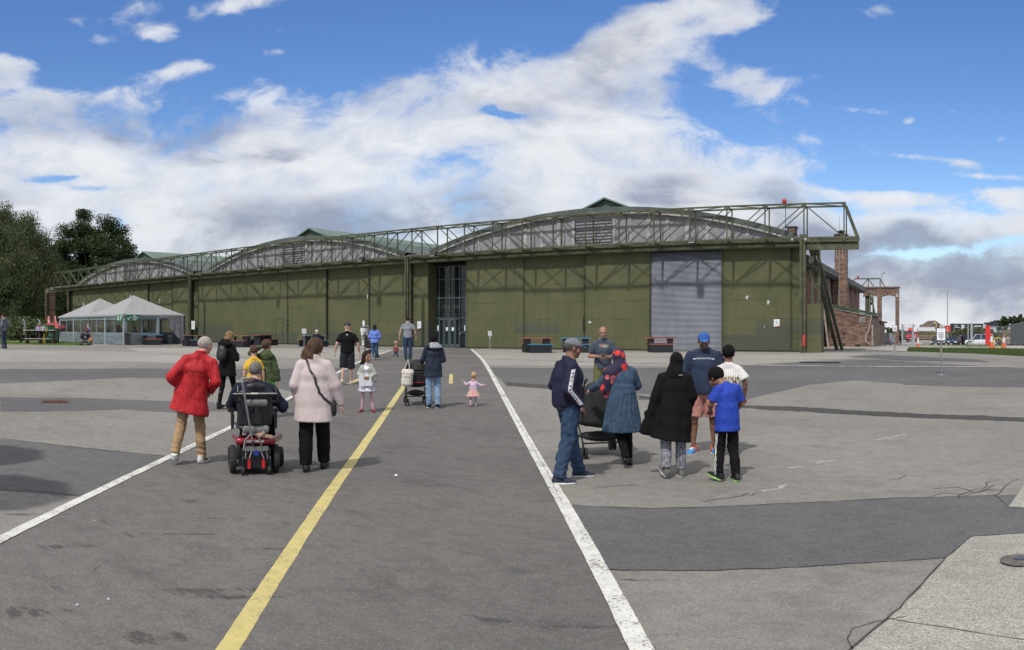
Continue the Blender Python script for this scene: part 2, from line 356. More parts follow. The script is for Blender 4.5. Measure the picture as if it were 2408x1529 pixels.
# pale apron in front of the doors
sheet('apron',pxpoly([(930,822),(600,818),(300,818),(330,829),(600,838),(830,846),(880,836)]),m_conc2,.008)
sheet('apron',pxpoly([(0,822),(300,827),(560,842),(640,862),(300,850),(0,852)]),m_conc2,.008)
sheet('apron',pxpoly([(1112,822),(1400,827),(1960,829),(2090,834),(1960,845),(1750,858),(1400,860),(1145,858),(1128,838)]),m_conc2,.008)
# darker asphalt bands and patches
sheet('asphalt_patch',jag(pxpoly([(0,868),(300,866),(640,868),(820,864),(700,924),(560,893),(300,888),(0,902)]),.02),m_dark,.008)
sheet('asphalt_patch',jag(pxpoly([(0,934),(200,936),(500,946),(545,966),(430,972),(290,963),(130,968),(0,968)]),.02),m_dark,.008)
sheet('asphalt_patch',jag(pxpoly([(-40,1028),(120,1044),(390,1072),(185,1168),(-40,1150)]),.02),m_dark,.008)
sheet('asphalt_patch',jag(pxpoly([(1147,864),(1400,866),(1750,862),(1900,850),(2050,846),(2408,866),(2480,870),(2480,912),(2200,908),(2010,894),(1900,905),(1750,941),(1530,928),(1300,914),(1188,904)]),.02),m_dark,.012)
sheet('asphalt_patch',jag(pxpoly([(1345,1189),(1530,1196),(1700,1192),(1850,1184),(2100,1172),(2345,1165),(2480,1160),(2480,1250),(2408,1255),(2285,1262),(2225,1311),(2000,1325),(1850,1335),(1640,1341),(1434,1340)]),.006,.12),m_dark,.008)
sheet('asphalt_patch',jag(pxpoly([(1985,838),(2060,834),(2300,846),(2330,852),(2120,848)]),.02),m_dark,.0165)
# tar-filled trench lines
for pts in ([(1190,898),(1280,905),(1420,918),(1420,924),(1285,914),(1190,907)],[(1500,930),(1640,944),(1690,949),(1690,955),(1600,947),(1500,938)],[(1745,953),(1880,957),(2000,965),(2200,975),(2290,977),(2480,986),(2480,994),(2250,986),(2050,978),(1900,969),(1745,960)]):
    sheet('tar_seam',jag(pxpoly(pts),.05,.13,3),m_vdark,.0165)
sheet('tar_seam',jag(pxpoly([(2150,892),(2260,880),(2330,868),(2300,890),(2200,905),(2120,905)]),.03,.3,5),m_dark,.0165)
def seam(pts,w,m=m_vdark,lift=.0205,name='crack',seed=1,amp=.012,px=True):
    p=[PX(*q) for q in pts] if px else pts; rnd=random.Random(seed); q=[]
    for i in range(len(p)-1):
        a,b=p[i],p[i+1]; k=max(1,int(math.hypot(a[0]-b[0],a[1]-b[1])/.12)); k=min(k,80)
        for j in range(k): u=j/k; q.append((a[0]+(b[0]-a[0])*u+rnd.uniform(-amp,amp),a[1]+(b[1]-a[1])*u+rnd.uniform(-amp,amp)))
    q.append(p[-1]); mb=MB(); prev=None
    for i,c in enumerate(q):
        a=q[max(i-1,0)];b=q[min(i+1,len(q)-1)]; dx,dy=b[0]-a[0],b[1]-a[1]; L=math.hypot(dx,dy) or 1; nx,ny=-dy/L,dx/L; ww=w*rnd.uniform(.6,1.3)/2
        A=(c[0]+nx*ww,c[1]+ny*ww);B=(c[0]-nx*ww,c[1]-ny*ww)
        A=A+(float(G(*A))+lift*.35,);B=B+(float(G(*B))+lift*.35,)
        if prev: mb.quad(prev[0],A,B,prev[1])
        prev=(A,B)
    o=mb.build(name,m); o['kind']='structure'; return o
seam([(1345,1189),(1530,1196),(1700,1192),(1850,1184),(2100,1172),(2345,1165)],.016)
seam([(1434,1341),(1640,1342),(1850,1336),(2000,1326),(2225,1312)],.014)
seam([(0,1030),(120,1046),(390,1073)],.016); seam([(185,1166),(100,1156),(0,1152)],.015)
seam([(2225,1312),(2115,1431),(2000,1529),(1960,1570)],.017,amp=.005); seam([(2225,1312),(2285,1262),(2408,1255)],.013,amp=.005)
seam([(2085,1456),(2230,1478),(2408,1506)],.008,amp=.003); seam([(2340,1165),(2372,1193),(2408,1195)],.012); seam([(2345,1165),(2372,1135),(2395,1128)],.012)
seam([(2130,1452),(2060,1462),(2010,1480),(1992,1505),(2005,1529)],.007,seed=6)
for s_,pts in enumerate(([(2180,1170),(2220,1160),(2270,1166),(2330,1150),(2360,1158)],[(2200,1150),(2250,1146),(2300,1160),(2340,1140)],[(2250,1172),(2290,1150),(2340,1155)],[(1750,1168),(1765,1164),(1775,1160),(1790,1160)],[(1390,1150),(1430,1146),(1500,1141)],[(2090,1130),(2110,1126),(2130,1118)],[(1650,1180),(1720,1172),(1760,1160)],[(2310,1150),(2330,1132),(2350,1130)])):
    seam(pts,.012,seed=20+s_,amp=.03)
# pale chalky scuffs
m_scuff=mat('pale_scuff',(.30,.30,.29),.9,var=.3,scale=20)
for s_,pts in enumerate(([(1790,1157),(1830,1150),(1850,1140)],[(1920,1090),(1965,1082)],[(2060,1035),(2095,1028),(2130,1022)],[(1860,1102),(1890,1096)],[(1100,930),(1130,937)])):
    seam(pts,.07,m_scuff,.0125,'scuff_mark',40+s_,.03)
# slabs at the lower right
slab=[PX(*p) for p in ((2000,1529),(2115,1431),(2225,1312),(2285,1262),(2408,1255),(2480,1254))]; slab=[ext(slab[0],slab[1],1.5)]+slab+[(2.4,4.5),(2.4,1.0)]
sheet('concrete_slab',slab,m_slab,.012,step=.5)
sheet('concrete_slab',pxpoly([(2372,1192),(2408,1142),(2480,1080),(2480,1200),(2408,1196)]),m_slab,.0165,step=.5)
# ---- painted markings
def paint(name,c,wear):
    def fn(q,b,o):
        co=q.new('ShaderNodeNewGeometry').outputs['Position']
        f=q.noise(co,34,6,.72); g=q.noise(co,2.2,4,.6)
        k=q.mr(q.m('ADD',f,q.m('MULTIPLY',g,.5)),wear,wear+.07); c_=q.mix(k,(.20,.19,.17),lin(c))
        d=q.mr(q.noise(co,6,5,.6),.3,.7,.82,1.04); c_=q.mix(1.,c_,q.new('ShaderNodeCombineXYZ',ins={0:d,1:d,2:d}).outputs[0],'MULTIPLY')
        q.set(b,'Base Color',c_); b.inputs['Roughness'].default_value=.75
    return custom(name,fn)
m_white=paint('white_road_paint',(.62,.62,.585),.635); m_yel=paint('yellow_road_paint',(.52,.445,.175),.60)
m_fade=paint('faded_yellow_paint',(.36,.33,.19),.68)
def catmull(p,k=8):
    out=[]; n=len(p)
    for i in range(n-1):
        a=p[max(i-1,0)];b=p[i];c=p[i+1];d=p[min(i+2,n-1)]
        for j in range(k):
            u=j/k; out.append(tuple(.5*((2*b[q])+(c[q]-a[q])*u+(2*a[q]-5*b[q]+4*c[q]-d[q])*u*u+(3*b[q]-a[q]-3*c[q]+d[q])*u**3) for q in (0,1)))
    out.append(p[-1]); return out
def line(world,w,m,lift=.0215,seed=1,edge=.0022,smooth=3):
    p=np.array(world,float)
    for _ in range(smooth):
        p[1:-1]=.25*p[:-2]+.5*p[1:-1]+.25*p[2:]
    q=[tuple(c) for c in p]; L=[0]
    d=np.hypot(*(np.diff(np.array(q),axis=0).T)); s_=np.concatenate([[0],np.cumsum(d)]); t_=np.arange(0,s_[-1],.05); xs=np.interp(t_,s_,p[:,0]); ys=np.interp(t_,s_,p[:,1])
    rnd=random.Random(seed); mb=MB(); prev=None; ea=eb=0
    for i in range(len(xs)):
        a=max(i-1,0);b=min(i+1,len(xs)-1); dx,dy=xs[b]-xs[a],ys[b]-ys[a]; l=math.hypot(dx,dy); nx,ny=-dy/l,dx/l
        ea=.7*ea+rnd.uniform(-edge,edge); eb=.7*eb+rnd.uniform(-edge,edge)
        A=(xs[i]+nx*(w/2+ea),ys[i]+ny*(w/2+ea)); B=(xs[i]-nx*(w/2+eb),ys[i]-ny*(w/2+eb)); A=A+(float(G(*A))+lift*.35,);B=B+(float(G(*B))+lift*.35,)
        if prev: mb.quad(prev[0],A,B,prev[1])
        prev=(A,B)
    o=mb.build('road_marking',m); o['kind']='structure'; return o
line(lw,.125,m_white,seed=2); line(rw,.14,m_white,seed=3); line(yl,.135,m_yel,lift=.006,seed=4)
seam([(1137,849),(1165,891),(1184,932),(1206,972),(1236,1021),(1291,1121),(1322,1185)],.006,lift=.024,seed=9)
seam([(420,1066),(480,1036),(550,1004),(690,936)],.010,lift=.024,seed=10)
line([PX(*p) for p in ((1060,902),(1061,880))],.115,m_yel,seed=6,edge=.002,lift=.006)
line([PX(*p) for p in ((821,903),(830,896),(848,888),(862,886))],.16,m_yel,seed=7,edge=.002,lift=.006)
line([PX(*p) for p in ((1362,905),(1385,907),(1400,910))],.3,m_fade,seed=8)
line([PX(*p) for p in ((948,836),(1000,836.5),(1056,837))],.14,m_fade,seed=9)
# rails of the old sliding doors, let into the apron
def rail(Y,x0,x1,name='door_rail',w=.09,c=m_vdark,lift=.0285):
    seam([(x,Y) for x in np.linspace(x0,x1,30)],w,c,lift,name,seed=int(Y*10),amp=.002,px=False)
rail(28.6,-27,1); rail(33.0,-30,3,w=.07); rail(38.5,-26,-2,w=.05)
rail(29.2,-4,1.5,w=.08)
seam([(x,28.9) for x in np.linspace(-14,3,30)],.35,m_path,.0205,'concrete_strip',3,.02,False)
# bare ribs of white chalk on the left apron
for i,pts in enumerate(([(30,848),(90,850)],[(120,858),(230,857)],[(470,905),(530,907)],[(610,876),(660,880),(700,878)],[(120,968),(180,970)],[(2225,872),(2290,870)])): seam(pts,.05,m_scuff,.0205,'scuff_mark',70+i,.03)
# grass on both sides
def grass_mat(name,c1,c2):
    def fn(q,b,o):
        co=q.new('ShaderNodeNewGeometry').outputs['Position']
        n=q.noise(co,1.3,6,.65); f=q.noise(co,30,3,.6); c=q.mix(q.mr(n,.35,.65),lin(c1),lin(c2)); g=q.mr(f,.3,.7,.7,1.25)
        c=q.mix(1.,c,q.new('ShaderNodeCombineXYZ',ins={0:g,1:g,2:g}).outputs[0],'MULTIPLY'); q.set(b,'Base Color',c); b.inputs['Roughness'].default_value=.9
    return custom(name,fn)
m_grass=grass_mat('lawn_green',(.075,.125,.025),(.12,.17,.045)); m_grassd=grass_mat('grass_dark',(.045,.08,.018),(.085,.12,.03))
m_rough=grass_mat('dry_rough_grass',(.13,.12,.055),(.24,.20,.10))
def blades(name,poly,m,n,h,label,w=.03,seed=2,lift=.0,kind='stuff'):
    rnd=np.random.default_rng(seed); p=np.array(poly); lo,hi=p.min(0),p.max(0); pts=[]
    x=rnd.uniform(lo[0],hi[0],n*3);y=rnd.uniform(lo[1],hi[1],n*3); ins=np.zeros(len(x),bool); j=len(p)-1
    for i in range(len(p)):
        c=((p[i,1]>y)!=(p[j,1]>y))&(x<(p[j,0]-p[i,0])*(y-p[i,1])/(p[j,1]-p[i,1]+1e-12)+p[i,0]); ins^=c; j=i
    x=x[ins][:n];y=y[ins][:n]; n=len(x); z=G(x,y)+lift; a=rnd.uniform(0,6.28,n); hh=h*rnd.uniform(.5,1.2,n); b=rnd.uniform(-.5,.5,(n,2))*hh[:,None]
    v=np.empty((n,3,3)); v[:,0]=np.stack([x-np.cos(a)*w/2,y-np.sin(a)*w/2,z],1); v[:,1]=np.stack([x+np.cos(a)*w/2,y+np.sin(a)*w/2,z],1); v[:,2]=np.stack([x+b[:,0],y+b[:,1],z+hh],1)
    me=bpy.data.meshes.new(name); f=np.arange(n*3).reshape(-1,3); me.from_pydata(v.reshape(-1,3).tolist(),[],f.tolist()); me.materials.append(m); o=link(name,me); tag(o,label,'grass',None,kind); return o
gl=[PX(*p) for p in ((-80,800),(0,803),(60,804),(140,804),(200,808),(215,810),(205,812),(120,811.5),(60,810),(-80,808))]
far=[(-175,52),(-175,75),(-60,75)]
gr1=[PX(*p) for p in ((2133,826),(2300,832),(2408,838),(2500,842),(2500,826),(2408,823),(2300,821),(2240,821),(2138,820))]
gr2=[PX(*p) for p in ((2164,811),(2200,814),(2280,817),(2350,816),(2310,811),(2240,807),(2180,804.5))]
sheet('lawn',[PX(*p) for p in ((-80,809),(60,811),(120,812.5),(205,813),(222,810))]+[(-66,33.5),(-70,42),(-86,42),(-90,60),(-150,62),(-150,15)],m_grass,.008,step=3)
sheet('verge',gr1,m_grassd,.02,step=1); sheet('verge',gr2,m_grass,.008,step=2)
blades('grass',gl,m_grass,9000,.05,'short mown lawn beside the grey marquee',.04,3)
blades('long_grass',gr1,m_grassd,42000,.12,'long unmown grass verge along the far right of the apron',.03,4)
blades('verge_grass',gr2,m_grass,9000,.10,'short grass beside the path to the car park',.05,5)
sheet('footpath',[PX(*p) for p in ((2035,822),(2135,826),(2136,816),(2300,820),(2408,823),(2480,824),(2480,810),(2300,809),(2100,814),(2040,814))],m_path,.012,step=2)
sheet('rough_ground',[(1.0,60),(60,60),(260,320),(120,600),(-60,500),(-4,180),(-2,112)],m_rough,.02,step=20)
sheet('car_park',[(-7.5,68),(2.0,64),(14,64),(20,120),(2,176),(-8.5,176),(-8.5,102)],m_conc2,.05,step=3)

# ============================================================ HANGAR
DY=43.0
def door_paint(name,c1,c2,cp):
    def fn(q,b,o):
        co=q.new('ShaderNodeNewGeometry').outputs['Position']; s=q.new('ShaderNodeSeparateXYZ',ins={0:co})
        v=q.new('ShaderNodeCombineXYZ',ins={0:s.outputs[0],1:s.outputs[2],2:0.}).outputs[0]
        big=q.noise(v,.45,5,.6,.3); strk=q.noise(q.mapv(v,(3.,.35,1)),1.3,6,.65); fine=q.noise(v,26,4,.7)
        c=q.mix(q.mr(big,.3,.7),lin(c1),lin(c2))
        k=q.mr(strk,.3,.72,.93,1.05); c=q.mix(1.,c,q.new('ShaderNodeCombineXYZ',ins={0:k,1:k,2:k}).outputs[0],'MULTIPLY')
        # rectangular repainted patches, mostly low down
        br=q.new('ShaderNodeTexBrick',ins={'Vector':q.mapv(v,loc=(.7,.0,0)),'Scale':1.,'Mortar Size':0.,'Brick Width':3.1,'Row Height':.95,'Color1':(0,0,0,1),'Color2':(1,1,1,1),'Bias':0.}); br.offset=.37
        rag=q.noise(v,1.6,5,.7); lowm=q.mr(q.m('ADD',s.outputs[2],q.m('MULTIPLY',rag,1.2)),1.7,2.7,1.,0.)
        pm=q.m('MULTIPLY',q.mr(br.outputs['Color'],.45,.6),lowm); c=q.mix(q.m('MULTIPLY',pm,.8),c,lin(cp))
        pm2=q.mr(q.noise(v,.9,3,.5,1.),.63,.66,0,.35); c=q.mix(pm2,c,lin(cp))
        # sheet joints
        jb=q.new('ShaderNodeTexBrick',ins={'Vector':q.mapv(v,loc=(.35,.34,0)),'Scale':1.,'Mortar Size':.017,'Mortar Smooth':.3,'Brick Width':2.28,'Row Height':1.085,'Color1':(1,1,1,1),'Color2':(1,1,1,1),'Mortar':(0,0,0,1)}); jb.offset=.0
        jm=q.mr(q.noise(v,.8,4,.7),.40,.60,.06,.62); jf=q.m('MULTIPLY',q.m('SUBTRACT',1.,jb.outputs['Color']),jm); c=q.mix(jf,c,(.022,.025,.012))
        # rust runs under the joints
        rr=q.mr(q.noise(q.mapv(v,(5,.4,1)),1.5,5,.7),.68,.80,0,.35); c=q.mix(rr,c,(.035,.036,.02))
        g=q.mr(fine,.3,.7,.87,1.13); c=q.mix(1.,c,q.new('ShaderNodeCombineXYZ',ins={0:g,1:g,2:g}).outputs[0],'MULTIPLY')
        q.set(b,'Base Color',c); b.inputs['Roughness'].default_value=.8; b.inputs['Specular IOR Level'].default_value=.25
        bn=q.new('ShaderNodeBump',ins={'Strength':.35,'Distance':.03}); q.l.new(q.m('ADD',big,q.m('MULTIPLY',fine,.08)),bn.inputs['Height']); q.l.new(bn.outputs[0],b.inputs['Normal'])
    return custom(name,fn)
m_door=door_paint('olive_door_paint',(.094,.098,.048),(.116,.118,.060),(.070,.082,.064))
m_steel=mat('olive_steel',(.066,.072,.036),.6,var=.35,scale=3,world=True,bump=.1)
m_steeld=mat('dark_olive_steel',(.022,.027,.015),.6,var=.3,scale=3,world=True)
m_black=mat('black_gap',(.006,.006,.006),.9)
m_roof=mat('green_roof_sheet',(.080,.100,.086),.55,var=.25,scale=1.2,world=True)
m_roofl=mat('weathered_green_roof',(.12,.17,.14),.55,var=.2,scale=1.0,world=True)
m_trim=mat('pale_roof_edge',(.36,.36,.33),.7,var=.3,scale=4,world=True)
def gable_fn(q,b,o):
    co=q.new('ShaderNodeNewGeometry').outputs['Position']; s=q.new('ShaderNodeSeparateXYZ',ins={0:co})
    v=q.new('ShaderNodeCombineXYZ',ins={0:s.outputs[0],1:s.outputs[2],2:0.}).outputs[0]
    n=q.noise(q.mapv(v,(1.,.5,1)),1.1,6,.65,.4); c=q.mix(q.mr(n,.3,.7),(.215,.212,.222),(.315,.312,.325))
    st=q.mr(q.noise(q.mapv(v,(6,.4,1)),1.2,5,.7),.55,.75,0,.45); c=q.mix(st,c,(.20,.195,.20)); q.set(b,'Base Color',c); b.inputs['Roughness'].default_value=.85
m_gable=custom('grey_gable_boarding',gable_fn); m_batten=mat('pale_batten',(.35,.348,.35),.8,var=.3,scale=3,world=True)
def brick(name,c1,c2,mort,scale=1.,axis='xz'):
    def fn(q,b,o):
        co=q.new('ShaderNodeNewGeometry').outputs['Position']; s=q.new('ShaderNodeSeparateXYZ',ins={0:co})
        h=s.outputs[0] if axis=='xz' else s.outputs[1]; h=q.m('ADD',h,q.m('MULTIPLY',s.outputs[1 if axis=='xz' else 0],.0))
        v=q.new('ShaderNodeCombineXYZ',ins={0:h,1:s.outputs[2],2:0.}).outputs[0]
        br=q.new('ShaderNodeTexBrick',ins={'Vector':v,'Scale':1.,'Mortar Size':.009*scale,'Mortar Smooth':.3,'Brick Width':.30*scale,'Row Height':.1*scale,'Color1':(0,0,0,1),'Color2':(1,1,1,1),'Bias':0.,'Mortar':(.5,.5,.5,1)})
        n=q.noise(v,1.2,6,.6); n2=q.noise(q.mapv(v,(3.3,10,1)),1.,1,.5)
        f=q.m('ADD',q.m('MULTIPLY',br.outputs['Color'],.55),q.m('MULTIPLY',n2,.6)); c=q.mix(q.mr(f,.3,.85),lin(c1),lin(c2)); k=q.mr(n,.3,.7,.7,1.15)
        sp=q.mr(q.noise(q.mapv(v,(3.3,10,1)),1.7,1,.5),.68,.72); c=q.mix(sp,c,(.30,.22,.15))
        c=q.mix(br.outputs['Fac'],c,lin(mort)); c=q.mix(1.,c,q.new('ShaderNodeCombineXYZ',ins={0:k,1:k,2:k}).outputs[0],'MULTIPLY')
        q.set(b,'Base Color',c); b.inputs['Roughness'].default_value=.9
        bn=q.new('ShaderNodeBump',ins={'Strength':.6,'Distance':.01,'Height':q.m('SUBTRACT',1.,br.outputs['Fac'])}); q.l.new(bn.outputs[0],b.inputs['Normal'])
    return custom(name,fn)
m_brick=brick('red_brown_brick',(.12,.065,.048),(.27,.165,.125),(.19,.155,.13)); m_bricky=brick('side_brick',(.13,.05,.036),(.22,.095,.062),(.13,.09,.07),axis='yz')
m_wood=mat('weathered_grey_timber',(.36,.29,.25),.85,var=.4,scale=8,stretch=(3,3,.4),world=True)
m_green=mat('green_fascia_paint',(.05,.075,.05),.6,var=.25,scale=4,world=True)
m_red=mat('faded_red_paint',(.42,.05,.035),.5,var=.12,scale=5,world=True)
m_glass=custom('dark_window_glass',lambda q,b,o:(b.inputs['Base Color'].__setattr__('default_value',(.02,.03,.032,1)),b.inputs['Roughness'].__setattr__('default_value',.03),b.inputs['Specular IOR Level'].__setattr__('default_value',.55),b.inputs['Alpha'].__setattr__('default_value',.55)))
m_frame=mat('grey_green_frame',(.075,.10,.105),.45,var=.15,scale=6,world=True)
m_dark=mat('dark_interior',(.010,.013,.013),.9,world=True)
hang=empty('hangar',(-44,DY,0),'huge olive green aircraft hangar with three arched roofs behind a steel gantry truss','hangar')
# ---- door leaves: (x0 px, x1 px, setback)
leaves=[(170,348,.0),(349,405,.12),(406.5,447,.0),(467,767.5,.0),(769,867.5,.14),(869,966,.04),(968,1000,.2),(1097,1230.5,.0),(1231,1373.5,.10),(1375,1530.5,.02),(1698,1859,.02),(1860,1884,.10)]
for i,(a,b,sb) in enumerate(leaves):
    x0,x1=FX(a,DY),FX(b,DY); mb=MB()
    mb.box(x0,x1,DY+sb,DY+sb+.12,.06,5.78)
    mb.box(x0-.0,x0+.07,DY+sb-.03,DY+sb,.05,5.76)
    mb.build('sliding_door',m_door,hang)
    mb=MB(); 
    for k in range(1,int((x1-x0)/2.28)+1):pass
# dark upright channels between leaves
mb=MB()
for a,b in ((347.6,349.4),(404.6,406.4),(766.8,769.2),(867.2,869.3),(966.,968.2),(465.8,467.2),(1373.2,1375.2),(1529.8,1532.3),(1859,1860.4)):
    x0,x1=FX(a,DY),FX(b,DY); mb.box(x0,x1,DY-.05,DY+.3,.03,5.74)
mb.each('door_channel',m_steeld,hang)
mb=MB(); mb.box(FX(448,DY),FX(466,DY),DY+.35,DY+.45,0,5.74); mb.box(FX(1003,DY)-.2,FX(1019,DY),DY+1.45,DY+1.55,0,5.75); mb.each('recess_panel',m_door,hang)
mb=MB(); mb.box(FX(447,DY)-.05,FX(449,DY),DY+.0,DY+.4,0,5.74); mb.build('door_channel',m_steeld,hang)
mb=MB(); mb.box(FX(1000,DY),FX(1000,DY)+.1,DY+.2,DY+1.5,0,5.75); mb.box(FX(1097,DY),FX(1097,DY)+.08,DY+.12,DY+1.5,0,5.75); mb.each('recess_side',m_door,hang)
# head beam and track
XL,XR=FX(128,DY)-1.0,-5.9
mb=MB(); mb.box(XL,-4.2,DY-.34,DY-.14,5.78,6.05); mb.box(XL,-4.2,DY-.42,DY+.1,6.05,6.10); mb.box(XL,XR,DY-.12,DY+.5,5.79,6.08); mb.box(XL,XR,DY-.36,DY-.12,5.74,5.775); mb.build('head_beam',m_steel,hang)
mb=MB(); mb.box(FX(170,DY),FX(1884,DY),DY-.25,DY+.35,.0,.03); mb.build('door_track',m_steeld,hang)
mb=MB(); mb.box(XL,XR-1.4,DY-.11,DY+.05,6.11,6.4); mb.build('head_wall',m_gable,hang)
# small wicket door, bolts and posters on the leaves
def decal(name,px,py,w,h,m,lean=0.,Y=DY-.02,par=None,rot=0.):
    x=FX(px,Y);z=FZ(px,py,Y); M=Matrix.Rotation(rot,3,'Y'); mb=MB(); mb.cbox((x,Y,z),(w,.012,h),M=M); return mb,x,z
m_paper=mat('white_paper',(.72,.73,.76),.7,var=.04); m_ink=mat('printed_ink',(.30,.31,.36),.8); m_redink=mat('red_print',(.55,.10,.07),.8)
def poster(px,py,w,h,Y,label,lines=4,logo=True,redfoot=False,rot=0.):
    x=FX(px,Y);z=FZ(px,py,Y); e=empty('poster',(x,Y,z),label,'poster')
    mb=MB(); mb.cbox((x,Y,z),(w,.012,h),M=Matrix.Rotation(rot,3,'Y')); mb.build('sheet',m_paper,e)
    mb=MB()
    if logo: mb.prism([(x-.03,Y-.008,z+h*.30),(x+.03,Y-.008,z+h*.30),(x,Y-.008,z+h*.40)],(0,-.003,0))
    for k in range(lines): wk=w*(.55-.13*(k%3)); mb.cbox((x,Y-.009,z+h*.15-k*h*.11),(wk,.003,h*.035))
    mb.build('print',m_ink,e)
    if redfoot: mb=MB(); mb.prism([(x-w/2,Y-.008,z-h/2),(x+w/2,Y-.008,z-h/2),(x+w/2,Y-.008,z-h*.36)],(0,-.003,0)); mb.build('footer',m_redink,e)
    return e
poster(453.5,764.5,.62,.78,DY-.1,'plain white notice on the hangar between two posts right of the grey marquee',rot=.03)
poster(986,764.5,.34,.52,DY+.17,'white notice with red foot on the hangar left of the glazed entrance',redfoot=True)
poster(1826.5,759.5,.33,.42,DY-.01,'white notice with red foot on the hangar leaf right of the shutter',redfoot=True)
poster(1013,741,.26,.20,DY+1.42,'small cream notice beside the tall glazed entrance',lines=1,logo=False)
# worn bare patches on the leaves
m_bare=mat('bare_pale_patch',(.42,.46,.44),.8,var=.2)
def chip(px,py,w,h,seed,name='bare_patch',m=m_bare,dy=-.012):
    rnd=random.Random(seed); x=FX(px,DY);z=FZ(px,py,DY); n=11
    mb=MB(); mb.prism([(x+math.cos(k/n*6.283)*w/2*rnd.uniform(.5,1.2),DY+dy,z+math.sin(k/n*6.283)*h/2*rnd.uniform(.6,1.2)) for k in range(n)],(0,-.004,0)); mb.build(name,m,hang)
chip(1757.5,699,.2,.26,1); chip(1807,711,.18,.30,2); chip(1388,757.5,.24,.18,3); chip(1798,768.5,.04,.2,4); chip(864,697,.12,.42,5); chip(196,719,.5,.8,6); chip(376,708,.2,.7,8); chip(1082,785,.12,.15,10,m=mat('dull_patch',(.2,.21,.15),.8)); chip(1890,768,.1,.15,11)
mb=MB(); x=FX(1374,DY)
for z in (1.2,1.35,1.62,1.85): mb.box(x-.05,x+.05,DY-.16,DY-.05,z,z+.1)
mb.cyl((x,DY-.15,1.1),.02,.9); mb.build('door_bolt',m_steeld,hang)
mb=MB(); x=FX(677,DY)
mb.box(x-.03,x+.03,DY-.05,DY,0,5.7)
for z in (1.1,1.5,1.9): mb.box(x-.09,x+.09,DY-.1,DY,z,z+.08)
mb.build('door_bolt',m_steeld,hang)
mb=MB(); x0,x1=FX(648,DY),FX(664,DY)
for a in ((x0,x0+.03,.2,2.1),(x1,x1+.03,.2,2.1),(x0,x1,2.08,2.11)): mb.box(a[0],a[1],DY-.012,DY+.01,a[2],a[3])
mb.build('wicket_door',m_steeld,hang)
# ---- roller shutter of corrugated slats
m_shut=mat('pale_galvanised_slat',(.26,.285,.325),.5,metal=.0,var=.16,scale=1.1,world=True,stretch=(1,1,.4))
mb=MB(); x0,x1=FX(1532.5,DY),FX(1697,DY); n=82; H=5.66/n
for i in range(n):
    z=.04+i*H; y=DY-.02
    mb.hexa([(x0,y-.035,z),(x1,y-.035,z),(x1,y+.03,z),(x0,y+.03,z),(x0,y-.012,z+H*.46),(x1,y-.012,z+H*.46),(x1,y+.03,z+H*.46),(x0,y+.03,z+H*.46)])
sh=mb.build('roller_shutter',m_shut,hang)
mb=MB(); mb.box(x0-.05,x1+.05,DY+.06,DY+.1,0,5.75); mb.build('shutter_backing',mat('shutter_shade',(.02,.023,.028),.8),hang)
mb=MB(); mb.box(x0-.1,x0-.005,DY-.09,DY+.05,0,5.74); mb.build('shutter_guide',m_steeld,hang); mb=MB(); mb.box(x1+.005,x1+.07,DY-.09,DY+.05,0,5.74); mb.build('shutter_guide',m_steel,hang)
# ---- glazed entrance
GY=DY+1.2; gx0,gx1=FX(1020.5,GY),FX(1097.5,GY); gz=[0.05,2.0,3.38,4.66,5.55]
cols=[FX(p,GY) for p in (1022,1034,1058.5,1082.5,1096.5)]
gl_=empty('x',(0,0,0),None,None); bpy.data.objects.remove(gl_)
mb=MB(); fr=.07
for x in cols: mb.box(x-fr/2,x+fr/2,GY-.08,GY+.04,0,5.62)
for z in gz[1:]: mb.box(cols[0],cols[-1],GY-.075,GY+.035,z-fr/2,z+fr/2)
mb.box(cols[0],cols[1],GY-.07,GY+.03,1.0,1.06); mb.box(cols[3],cols[4],GY-.07,GY+.03,1.0,1.06); mb.box(cols[0]-.22,cols[0]-.04,GY-.2,GY,0,5.7)
ent=mb.build('entrance_frame',m_frame,hang)
for i in range(4):
    for j in range(1,4):
        mb=MB(); mb.box(cols[i]+.035,cols[i+1]-.035,GY-.02,GY-.005,gz[j]+.035,gz[j+1]-.035); mb.build('pane',m_glass,ent)
for i in (0,3):
    mb=MB(); mb.box(cols[i]+.035,cols[i+1]-.035,GY-.02,GY-.005,.05,1.96); mb.build('pane',m_glass,ent)
dx=(cols[3]-cols[1])/4
for k in range(4):
    a=cols[1]+k*dx+.02+(.0 if k<2 else .06); b=a+dx-.05; mb=MB()
    for q_ in ((a,a+.06),(b-.06,b)): mb.box(q_[0],q_[1],GY-.1,GY-.04,.02,1.95)
    mb.box(a+.06,b-.06,GY-.1,GY-.04,.02,.2); mb.box(a+.06,b-.06,GY-.1,GY-.04,1.87,1.95)
    d=mb.build('entrance_door',m_frame,hang); mb=MB(); mb.box(a+.06,b-.06,GY-.075,GY-.065,.2,1.87); mb.build('pane',m_glass,d)
    if k in(1,2): mb=MB(); mb.box(a+.13,a+.32,GY-.085,GY-.078,1.12,1.36); mb.build('sticker',m_paper,d)
for px in (1031.5,1095.2):
    x=FX(px,GY); mb=MB(); mb.box(x-.09,x+.06,GY-.035,GY-.025,1.12,1.5); mb.build('sticker',m_paper,hang)
mb=MB(); mb.box(cols[0]-.3,cols[-1]+.2,GY+3.0,GY+3.1,0,5.8); mb.box(cols[0]-.3,cols[0]-.2,GY,GY+3,0,5.8); mb.box(cols[-1]+.1,cols[-1]+.2,GY,GY+3,0,5.8); mb.box(cols[0]-.3,cols[-1]+.2,GY+.1,GY+3,-.03,.0); mb.box(cols[0]-.3,cols[-1]+.2,GY-.3,GY+3,5.64,5.74); mb.build('lobby',m_dark,hang)
